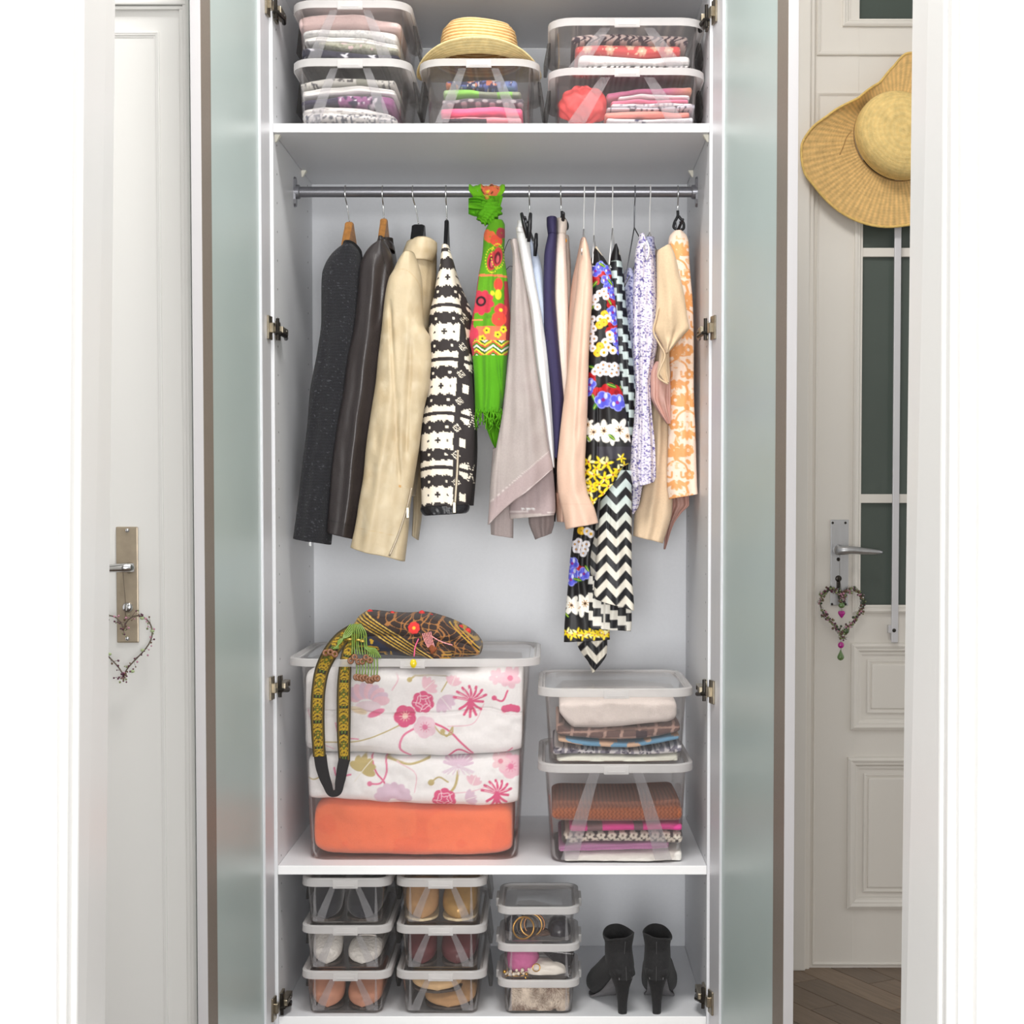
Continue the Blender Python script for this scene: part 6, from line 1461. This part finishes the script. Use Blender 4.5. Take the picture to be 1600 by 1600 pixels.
# ------------------------------------------------------------------ straw hats
M['straw'] = mat('golden_straw', (226, 186, 122), .75, var=.16, scale=70, bump=.5, bscale=300, attr=True)
def fedora():
    root = thing('straw_hat', 'small straw hat with rolled brim on the middle box of the top shelf', 'hat')
    zl = LIDTOP['um']+.006; cx = Xat(748, .10, 80); cy = .115; n = 120
    a = np.arange(n)*2*math.pi/n
    def ring(rx, ry, z, dent=0): return np.stack([cx+rx*np.cos(a), cy+ry*np.sin(a), z+0*a], 1)
    top = zl+.108
    V = []; C_ = []
    m = 64
    for i in range(m):
        q = i/(m-1)
        if q < .72: s = q/.72; z = zl+.014+s*(top-zl-.022); rx = .094-.014*s-.012*max(0, s-.8)/.2; ry = .105-.024*s-.012*max(0, s-.8)/.2
        else: s = (q-.72)/.28; rx = (.068)*(1-s)+.0005; ry = .069*(1-s)+.0005; z = top-.008+.012*math.sin(min(1, s*1.3)*1.57)-.018*max(0, s-.35)/.65
        R_ = ring(rx, ry, z); R_[:, 2] += .0018*math.sin(i*2.1)*0
        R_[:, :2] = np.array([cx, cy])+(R_[:, :2]-[cx, cy])*(1+.016*math.sin(i*1.571)+.006*noise2(a*8, a*0+i, 3, 1)[:, None])
        R_[:, 2] += .003*np.sin(2*a+.6)*(1 if q > .5 else q*2)
        V.append(R_); st = .5+.5*math.sin(i*1.571); C_.append(np.tile(sl((244, 216, 160))*st+sl((196, 136, 66))*(1-st), (n, 1))*(1+.10*noise2(a*20, a*0+i*3, 5, 1))[:, None])
    mk('crown', (np.concatenate(V), grid(m, n, True)+[tuple((m-1)*n+j for j in range(n))]), M['straw'], root, col=np.concatenate(C_))
    V = []; C_ = []; m = 22
    prof = np.linspace(0, 1, m)
    for side in (0, 1):
        for i, s in enumerate(prof if side == 0 else prof[::-1]):
            rx = .096+.046*s; ry = .100+.046*s; fr = np.clip(-np.sin(a), 0, 1)
            z = zl+.013+.022*s**1.5*fr**1.2-.024*s**1.6*np.abs(np.cos(a))**3+(.0025 if side else 0)*-1
            rx_ = rx; R_ = np.stack([cx+rx_*np.cos(a), cy+ry*np.sin(a), z], 1); V.append(R_); st = .5+.5*math.sin(s*40); C_.append(np.tile(sl((236, 216, 160))*st+sl((216, 186, 122))*(1-st), (n, 1)))
    mk('brim', (np.concatenate(V), grid(2*m, n, True)), M['straw'], root, col=np.concatenate(C_))
fedora()
def sunhat():
    root = thing('sun_hat', 'large golden floppy straw sun hat hanging on the glazed door', 'hat')
    cx, cy = 1402, 214; Yd = WALLY-.085
    out = [(1255, 228), (1269, 201), (1296, 180), (1344, 153), (1374, 129), (1398, 102), (1422, 80), (1450, 82), (1490, 112), (1530, 160), (1550, 215), (1545, 270), (1515, 312), (1470, 338), (1421, 347), (1386, 349), (1344, 339), (1308, 318), (1278, 288), (1260, 264)]
    pol = sorted((math.atan2(y-cy, x-cx), math.hypot(x-cx, y-cy)) for x, y in out); th = np.array([p[0] for p in pol]); rd = np.array([p[1] for p in pol])
    n = 420; a = -math.pi+np.arange(n)*2*math.pi/n
    th2 = np.concatenate([th-2*math.pi, th, th+2*math.pi]); Rb = cr(th2, np.concatenate([rd]*3), a)[:, 0]
    # crown base
    cb = 66+4*np.cos(2*(a-.8))
    k = mpp(Yd); c = P(cx, cy, Yd)
    V = []; C_ = []; m1, m2 = 34, 44
    hgt = .085
    for i in range(m1):
        s = i/(m1-1); r = cb*math.sin(s*1.5708)**.8; y = -hgt*(math.cos(s*1.5708)**.55)*(1-.12*math.exp(-(s/.25)**2)) + .004*math.sin(i*2.0)*0
        dn = .010*np.exp(-((a-1.1)/.6)**2)*math.sin(s*3.14)
        V.append(np.stack([c[0]+r*k*np.cos(a), c[1]+y+dn-.0006*math.sin(i*2.2), c[2]-r*k*np.sin(a)], 1)); st = .5+.5*math.sin(i*2.2); C_.append(np.tile(sl((236, 206, 136))*st+sl((230, 196, 124))*(1-st), (n, 1))*(1+.05*np.sin(np.arange(n)*2.1+i))[:, None])
    crown = (np.concatenate(V), grid(m1, n, True, flip=True)+[tuple(range(n))])
    mk('crown', crown, M['straw'], root, col=np.concatenate(C_))
    V = []; C_ = []
    up = np.exp(-((np.mod(a+2.35+math.pi, 2*math.pi)-math.pi)/.55)**2)     # folded side, upper left
    lowl = np.exp(-((np.mod(a-2.6+math.pi, 2*math.pi)-math.pi)/.8)**2)
    for side in (0, 1):
        for i in (range(m2) if side == 0 else range(m2-1, -1, -1)):
            s = i/(m2-1); r = cb*.985*(1-s)+Rb*s
            y = -.052*up*s**1.3*(1.2-.2*s)+.014*s*math.cos(0)-.016*lowl*s**2+.010*s*np.sin(3*a+1)+(.0025 if side else 0)-.0007*math.sin(i*2.4)*(1-side)
            Yv = np.minimum(c[1]+.022+y, WALLY-.004-(0 if side else .0025))
            V.append(np.stack([c[0]+r*k*np.cos(a), Yv+.0005*np.sin(np.arange(n)*1.35), c[2]-r*k*np.sin(a)], 1)); st = .5+.5*math.sin(i*2.4); C_.append(np.tile(sl((224, 184, 120))*st+sl((216, 176, 110))*(1-st), (n, 1))*(1+.13*np.sin(np.arange(n)*1.35))[:, None])
    V = np.concatenate(V); mk('brim', (V, grid(2*m2, n, True, flip=True)), M['straw'], root, col=np.concatenate(C_))
    e = V.reshape(2*m2, n, 3)[m2-1]; mk('brim_edge', tube(e, .0032, 8, closed=True, ref=(0, 1, 0)), mat('straw_edge', (226, 190, 112), .7, var=.15, scale=90, bump=.4), root)
    b_ = V.reshape(2*m2, n, 3)[0]; mk('hat_cord', tube(b_+[0, -.003, 0], .0016, 6, closed=True, ref=(0, 1, 0)), mat('tan_cord', (176, 138, 84), .8, var=.1), root)
    mk('cord_end', tube(spline([P(1330, 205, Yd-.01), P(1323, 214, Yd-.012), P(1318, 228, Yd-.008), P(1312, 242, Yd-.004)], 14), .0013, 6), bpy.data.materials['tan_cord'], root)
sunhat()

# ------------------------------------------------------------------ embroidered bag on the big box
bag = thing('shoulder_bag', 'dark embroidered shoulder bag with gold strap and bead tassels on the largest box', 'bag')
def bagp(p):
    x, y = p.x, p.y; p.c[:] = sl((50, 36, 32))
    GO, OR = (190, 148, 44), (158, 106, 58)
    v = (y-962)-(x-575)*.63            # along the slanting flap edge
    p.put((np.abs(((x+5*np.sin(y*.22)) % 26)-13) < 1.4)*(v < -4), OR); 
    u_ = np.sin(x*.30+2.2*np.sin(y*.17))+np.sin(y*.36+1.6*np.sin(x*.14)); p.put((np.abs(u_) < .22)*(v < -2)*(x > 600), OR)
    for k in range(5): p.put((np.abs(v-(2+k*5.2)) < 1.0)*1., GO if k % 2 else (206, 170, 84))
    p.put((v > 30)*1., (36, 38, 54)); p.put((v > 34)*(noise2(x, y, 5, 5) > .5), GO)
    p.put((v > 40)*(np.abs(y-1012-(x-600)*.05) < 1.4), GO); p.put((v > 40)*(np.abs(y-1020-(x-600)*.05) < 1.2), (150, 110, 30))
    for k in range(4): p.put((np.abs((y-988)-(x-722)*.95+k*6-6) < 1.1)*(x > 700), GO)
    p.put((y > 1018)*(x > 690)*(np.abs((y % 5)-2.5) < .9), (170, 128, 50))
    p.ell(647, 981, 12, 8, (24, 20, 20)); p.flower(647, 981, 9, 8, (214, 52, 48), (240, 180, 60), .2, .6); 
    p.put((x < 560)*(np.abs((y % 6)-3) < 1)*1., GO)
o = folded('x', 'bag', None, [(549, 972), (556, 963), (572, 958), (614, 960), (658, 961), (692, 969), (719, 980), (740, 997), (749, 1010)], [(549, 1010), (556, 1024), (572, 1028), (614, 1028), (658, 1031), (692, 1034), (719, 1030), (740, 1029), (749, 1027)], .045, .20, bagp, 91, 2, 'cloth', name='bag_body', zmin=LIDTOP['big'], step=1.1, ex=3.6, endmin=.75)
for k_ in list(o.keys()): del o[k_]
o.parent = bag
# flap corner lying over the rim
VF, col, _ = drape([(1012, 640, 700), (1022, 655, 706), (1030, 672, 704), (1037, 686, 696)], .042, .012, bagp, 92, .002, 1, 1.2, hollow=False)
mk('flap_corner', VF, M['cloth'], bag, col=col)
def ribbon(name, pts, Ys, wid, painter, material=None, n=90, th=.0022, nu=14):
    pts = np.array(pts, float); W = spline(np.column_stack([pts, np.array(Ys)*1000, np.array(wid, float)]), n)
    d = np.gradient(W[:, :2], axis=0); d /= np.linalg.norm(d, axis=1)[:, None]; nr = np.column_stack([-d[:, 1], d[:, 0]])
    L = np.concatenate([[0], np.cumsum(np.linalg.norm(np.diff(W[:, :2], axis=0), axis=1))])
    us = np.linspace(-1, 1, nu); px_ = W[:, 0][:, None]+nr[:, 0][:, None]*us*W[:, 3][:, None]/2; py_ = W[:, 1][:, None]+nr[:, 1][:, None]*us*W[:, 3][:, None]/2
    A = PX(px_, py_, np.repeat(W[:, 2][:, None]/1000, nu, 1)); B = A+[0, th, 0]; e = n*nu
    F = grid(n, nu)+[tuple(i+e for i in f) for f in grid(n, nu, flip=True)]
    for i in range(n-1): F += [(i*nu, (i+1)*nu, (i+1)*nu+e, i*nu+e), (i*nu+nu-1, i*nu+nu-1+e, (i+1)*nu+nu-1+e, (i+1)*nu+nu-1)]
    p = Paint(np.tile(us, n)*10, np.repeat(L, nu), (60, 50, 20)); painter(p); p.c = np.concatenate([p.c, p.c])
    return mk(name, (np.concatenate([A.reshape(-1, 3), B.reshape(-1, 3)]), F), material or M['cloth'], bag, smooth=False, col=p.c)
def strapp(p):
    x, y = p.x, p.y; p.c[:] = sl((176, 142, 34)); p.put((np.abs(x) > 8.2)*1., (52, 44, 22))
    q = y % 40; p.put((q < 5)*(np.abs(x) < 8)*1., (40, 36, 24)); p.put((q < 4)*(np.abs(((x+10) % 5)-2.5) < 1)*(np.abs(x) < 8), (96, 120, 40))
    r = np.abs(x); p.put((np.abs(np.sin(r*.9+1.4*np.sin(q*.35))*np.cos(q*.55-r*.5)) < .26)*(q > 6)*(np.abs(x) < 7.6), (70, 54, 18)); p.put((np.abs(q-22)+r*1.6 < 8)*(np.abs(q-22)+r*1.6 > 4), (84, 92, 26)); p.put((np.abs(np.abs(x)-7.4) < .5)*1., (110, 86, 22))
YS = .008
ribbon('strap', [(552, 985), (532, 1000), (515, 1022), (504, 1045), (498, 1075), (496, 1115), (497, 1150), (499, 1182)], [.045, .02, .004, YS, YS, YS, YS, YS], [22, 24, 24, 23, 22, 22, 21, 20], strapp, n=170)
ribbon('strap', [(556, 985), (548, 1006), (541, 1030), (538, 1060), (537, 1110), (537, 1150), (538, 1190)], [.05, .025, .012, .014, .014, .014, .014], [18, 20, 19, 21, 22, 21, 18], strapp, n=150)
ribbon('strap_webbing', [(500, 1180), (503, 1200), (511, 1225), (519, 1240), (526, 1239), (531, 1222), (535, 1200), (538, 1186)], [YS+.001, YS+.001, YS+.001, YS+.002, YS+.003, YS+.004, .013, .0135], [20, 19, 15, 11, 11, 15, 17, 18], lambda p: p.c.__setitem__(slice(None), sl((34, 30, 32))), n=60)
gbead = mat('green_glass_beads', (112, 138, 58), .25, var=.25, scale=300); shellm = mat('brown_shell', (134, 92, 66), .3, var=.25, scale=80); redm = mat('red_pompom', (212, 64, 62), .95, var=.2, scale=300, bump=1); goldb = mat('gold_beads', (206, 176, 84), .3, .5)
def strand(pts, material, r=.0021, n=44):
    A = spline(np.array([P(*q) for q in pts]), n); rad = r*(.55+.45*np.abs(np.sin(np.arange(n)*math.pi/2.0+.3)))
    mk('bead_strand', tube(A, rad, 7), material, bag)
def shell(x, y, Y, r=.0055):
    c = P(x, y, Y); mk('shell_bead', torus(c, r*.95, r*.55, 16, 8, (.5, -1, .2)), shellm, bag)
rr = np.random.RandomState(11)
for i in range(5):
    strand([(548+i*1.5, 975+i*2, .03), (538+i*2, 990+i, .018), (530-i*1.4+4, 1002, .008), (520+i*2.2, 1014, .003)], gbead); 
for i in range(3): shell(509+i*7, 1022+rr.uniform(-3, 4), .0)
for i in range(7):
    x = 550+i*3.6; strand([(551+i*2, 975, .032), (x, 990, .022), (x+rr.uniform(-1, 1), 1004, .016), (x+i*.6, 1022+i*.4, .012)], gbead)
for i in range(6): strand([(568+i*1.2, 1006+i*1.2, .02), (572+i*2.8, 1014, .012), (578+i*3, 1020+i*.8, .01), (575+i*4, 1028, .008)], gbead)
for i in range(6): shell(548+i*6.0, 1030+rr.uniform(-4, 5), .004, .0052)
for i in range(8):
    x = 557+i*4.6; strand([(x, 1033-i*.6, .008), (x+.5, 1044, .006), (x-.3, 1056, .006)], gbead)
    shell(x, 1061+rr.uniform(-3, 3), .004, .0055)
for (x, y) in ((560, 1000), (566, 1002), (572, 1034), (580, 1031), (546, 999)): mk('spacer_bead', sphere(P(x, y, .012), .0034, 10, 6, (1.8, 1, .8)), goldb, bag)
for i, (x, y) in enumerate(((578, 957), (613, 958.5), (659, 958.5), (674, 963), (720, 980), (731, 986))):
    Y = .10 if i < 4 else .09; c = P(x, y, Y); k = .0055 if i in (1, 3, 4) else .0068; n_, m_ = 16, 12; Vv, Ff = sphere((0, 0, 0), 1, n_, m_); Vv = Vv*(1+.12*np.random.RandomState(i).rand(len(Vv), 1)); mk('pompom', (Vv*k+c, Ff), redm, bag)
pinkb = mat('pink_beads', (226, 150, 150), .3, var=.5, scale=400)
for i in range(6): strand([(660+i*2.6, 990-i*.6, .034), (664+i*2.4, 1002, .028), (669+i*2.2, 1012+i*.4, .026)], pinkb, .0014)
mk('tassel_thread', tube(np.array([P(672, 1010, .026), P(679, 1018, .022)]), [.006, .010], 10, flat=.4), mat('rust_thread', (142, 76, 44), .9, var=.3, scale=300), bag)
strand([(673, 993, .03), (684, 1000, .03), (696, 1005, .03), (707, 1008, .032)], pinkb, .0016)
strand([(654, 998, .03), (649, 1010, .022), (647, 1026, .012)], mat('pink_cord_beads', (232, 96, 140), .3, var=.4, scale=300), .0018)
c = P(646, 1037, .010); V, F = sphere((0, 0, 0), .0105, 18, 12, (.8, .55, 1)); mk('yellow_charm', (V+c, F), mat('yellow_glass', (222, 196, 40), .15, var=.15, scale=100), bag)

# ------------------------------------------------------------------ beaded wire hearts on the door handles
def heart(root, cx, top, hw, tip, Y, r, mats, nb, spread, seed, wirem, wr_=.0014):
    pts = []
    for i in range(64):
        t = i/64*2*math.pi; x = 16*math.sin(t)**3/16.0; y = (13*math.cos(t)-5*math.cos(2*t)-2*math.cos(3*t)-math.cos(4*t)); pts.append((cx+x*hw, top+(11.9-y)/(11.9+17)*(tip-top)))
    A = np.array([P(x, y, Y) for x, y in pts]); mk('wire_frame', tube(A, wr_, 7, closed=True, ref=(0, 1, 0)), wirem, root)
    rr = np.random.RandomState(seed); k = mpp(Y)
    groups = {}
    for j in range(nb):
        i = rr.randint(64); c = A[i]+np.array([rr.normal()*spread*k, -abs(rr.normal())*.004, rr.normal()*spread*k]); m = rr.randint(len(mats)); groups.setdefault(m, MB()).add(sphere(c, r*rr.uniform(.7, 1.25), 8, 6))
        if rr.rand() < .5: groups[m].add(tube(np.array([A[i], c]), .0004, 4))
    for m, g_ in groups.items():
        o = mk('beads', g_, mats[m], root); o['kind'] = 'stuff'
    return A
vio = mat('plum_beads', (98, 56, 74), .25, var=.2); grn = mat('olive_beads', (132, 140, 96), .25, var=.2); rose = mat('rose_beads', (196, 140, 160), .2, var=.2); brn = mat('brown_beads', (110, 84, 66), .3, var=.2); silv = mat('silver_beads', (196, 190, 184), .2, .6)
twig = mat('brown_wire', (110, 98, 86), .5, .4)
ht = thing('wire_heart', 'brown wire heart with small berries hanging on the left door handle', 'wire heart')
heart(ht, 193, 962, 45, 1058, LY-.030, .0019, [vio, grn, brn, vio, rose], 120, 5.0, 3, twig)
mk('hanger_loop', tube(np.array([P(196, 968, LY-.03), P(196, 940, LY-.04), P(192, 893, LY-.05)]), .0006, 5), twig, ht)
leafm = mat('pale_leaf_beads', (170, 186, 140), .4)
for i, (x, y) in enumerate(((222, 966), (238, 986), (223, 1016), (207, 1049), (171, 1022))): mk('leaf_bead', sphere(P(x, y, LY-.034), .0045, 10, 6, (1, .4, .7)), leafm, ht)
hr = thing('wire_heart', 'densely beaded pink and green wire heart hanging on the glazed door handle', 'wire heart')
heart(hr, 1315.5, 921, 34, 996, WALLY-.020, .0030, [vio, grn, rose, brn, silv, grn, mat('dark_green_beads', (58, 70, 48), .25)], 420, 2.3, 9, twig, .002)
mk('hanger_loop', tube(np.array([P(1316, 932, WALLY-.02), P(1312, 905, WALLY-.04), P(1312, 866, WALLY-.052)]), .0005, 5), twig, hr)
mag_ = mat('magenta_glass', (184, 40, 140), .12, var=.1, coat=.5); grg = mat('green_glass', (104, 134, 78), .12, var=.1, coat=.5)
def gem(x, y, r, m, s=(1, .6, 1)): V, F = sphere((0, 0, 0), r, 16, 10, s); mk('gem', (V+P(x, y, WALLY-.026), F), m, hr)
gem(1315, 946, .0085, grg, (1, .6, .9)); gem(1312.5, 957.5, .0055, mag_); gem(1317, 957.5, .0055, mag_); 
V, F = lathe([(.0002, -.012), (.004, -.008), (.0092, .0), (.0096, .003), (.006, .005)], 16); mk('gem', (V*[1, .6, 1]+P(1315, 959, WALLY-.026), F), mag_, hr)
gem(1314, 1008, .0085, mag_); V, F = lathe([(.0006, .017), (.004, .009), (.0088, -.001), (.0092, -.005), (.006, -.010), (.0004, -.012)], 18); mk('gem', (V*[1, .6, 1]+P(1313.5, 1025, WALLY-.026), F[::1]), grg, hr)
gem(1322, 986, .008, mat('dark_green_glass', (66, 86, 46), .15, coat=.4)); mk('drop_wire', tube(np.array([P(1315, 930, WALLY-.024), P(1315, 955, WALLY-.025)]), .0005, 5), twig, hr); mk('drop_wire', tube(np.array([P(1314, 995, WALLY-.024), P(1314, 1024, WALLY-.025)]), .0005, 5), twig, hr)
# ------------------------------------------------------------------ seat every Empty at the base of its thing
bpy.context.view_layer.update()
def desc(o):
    r = []
    for c in o.children: r.append(c); r += desc(c)
    return r
for o in list(C.objects):
    if o.type == 'EMPTY' and o.parent is None:
        pts = []
        for c in desc(o):
            if c.type == 'MESH' and len(c.data.vertices):
                a = np.zeros(len(c.data.vertices)*3, np.float32); c.data.vertices.foreach_get('co', a); pts.append(a.reshape(-1, 3))
        if pts:
            a = np.concatenate(pts); lo, hi = a.min(0), a.max(0); l = Vector(((lo[0]+hi[0])/2, (lo[1]+hi[1])/2, lo[2]))
            o.location = l; inv = Matrix.Translation(-l)
            for c in o.children: c.matrix_parent_inverse = inv
    elif o.type == 'MESH' and o.parent is None and o.name not in ('floor',):
        me = o.data; a = np.zeros(len(me.vertices)*3, np.float32); me.vertices.foreach_get('co', a); a = a.reshape(-1, 3)
        lo, hi = a.min(0), a.max(0); l = np.array([(lo[0]+hi[0])/2, (lo[1]+hi[1])/2, lo[2]], np.float32)
        me.vertices.foreach_set('co', (a-l).ravel()); me.update()
        for c in o.children: c.matrix_parent_inverse = Matrix.Translation(Vector([float(-x) for x in l]))
        o.location = [float(x) for x in l]
bpy.context.view_layer.update()
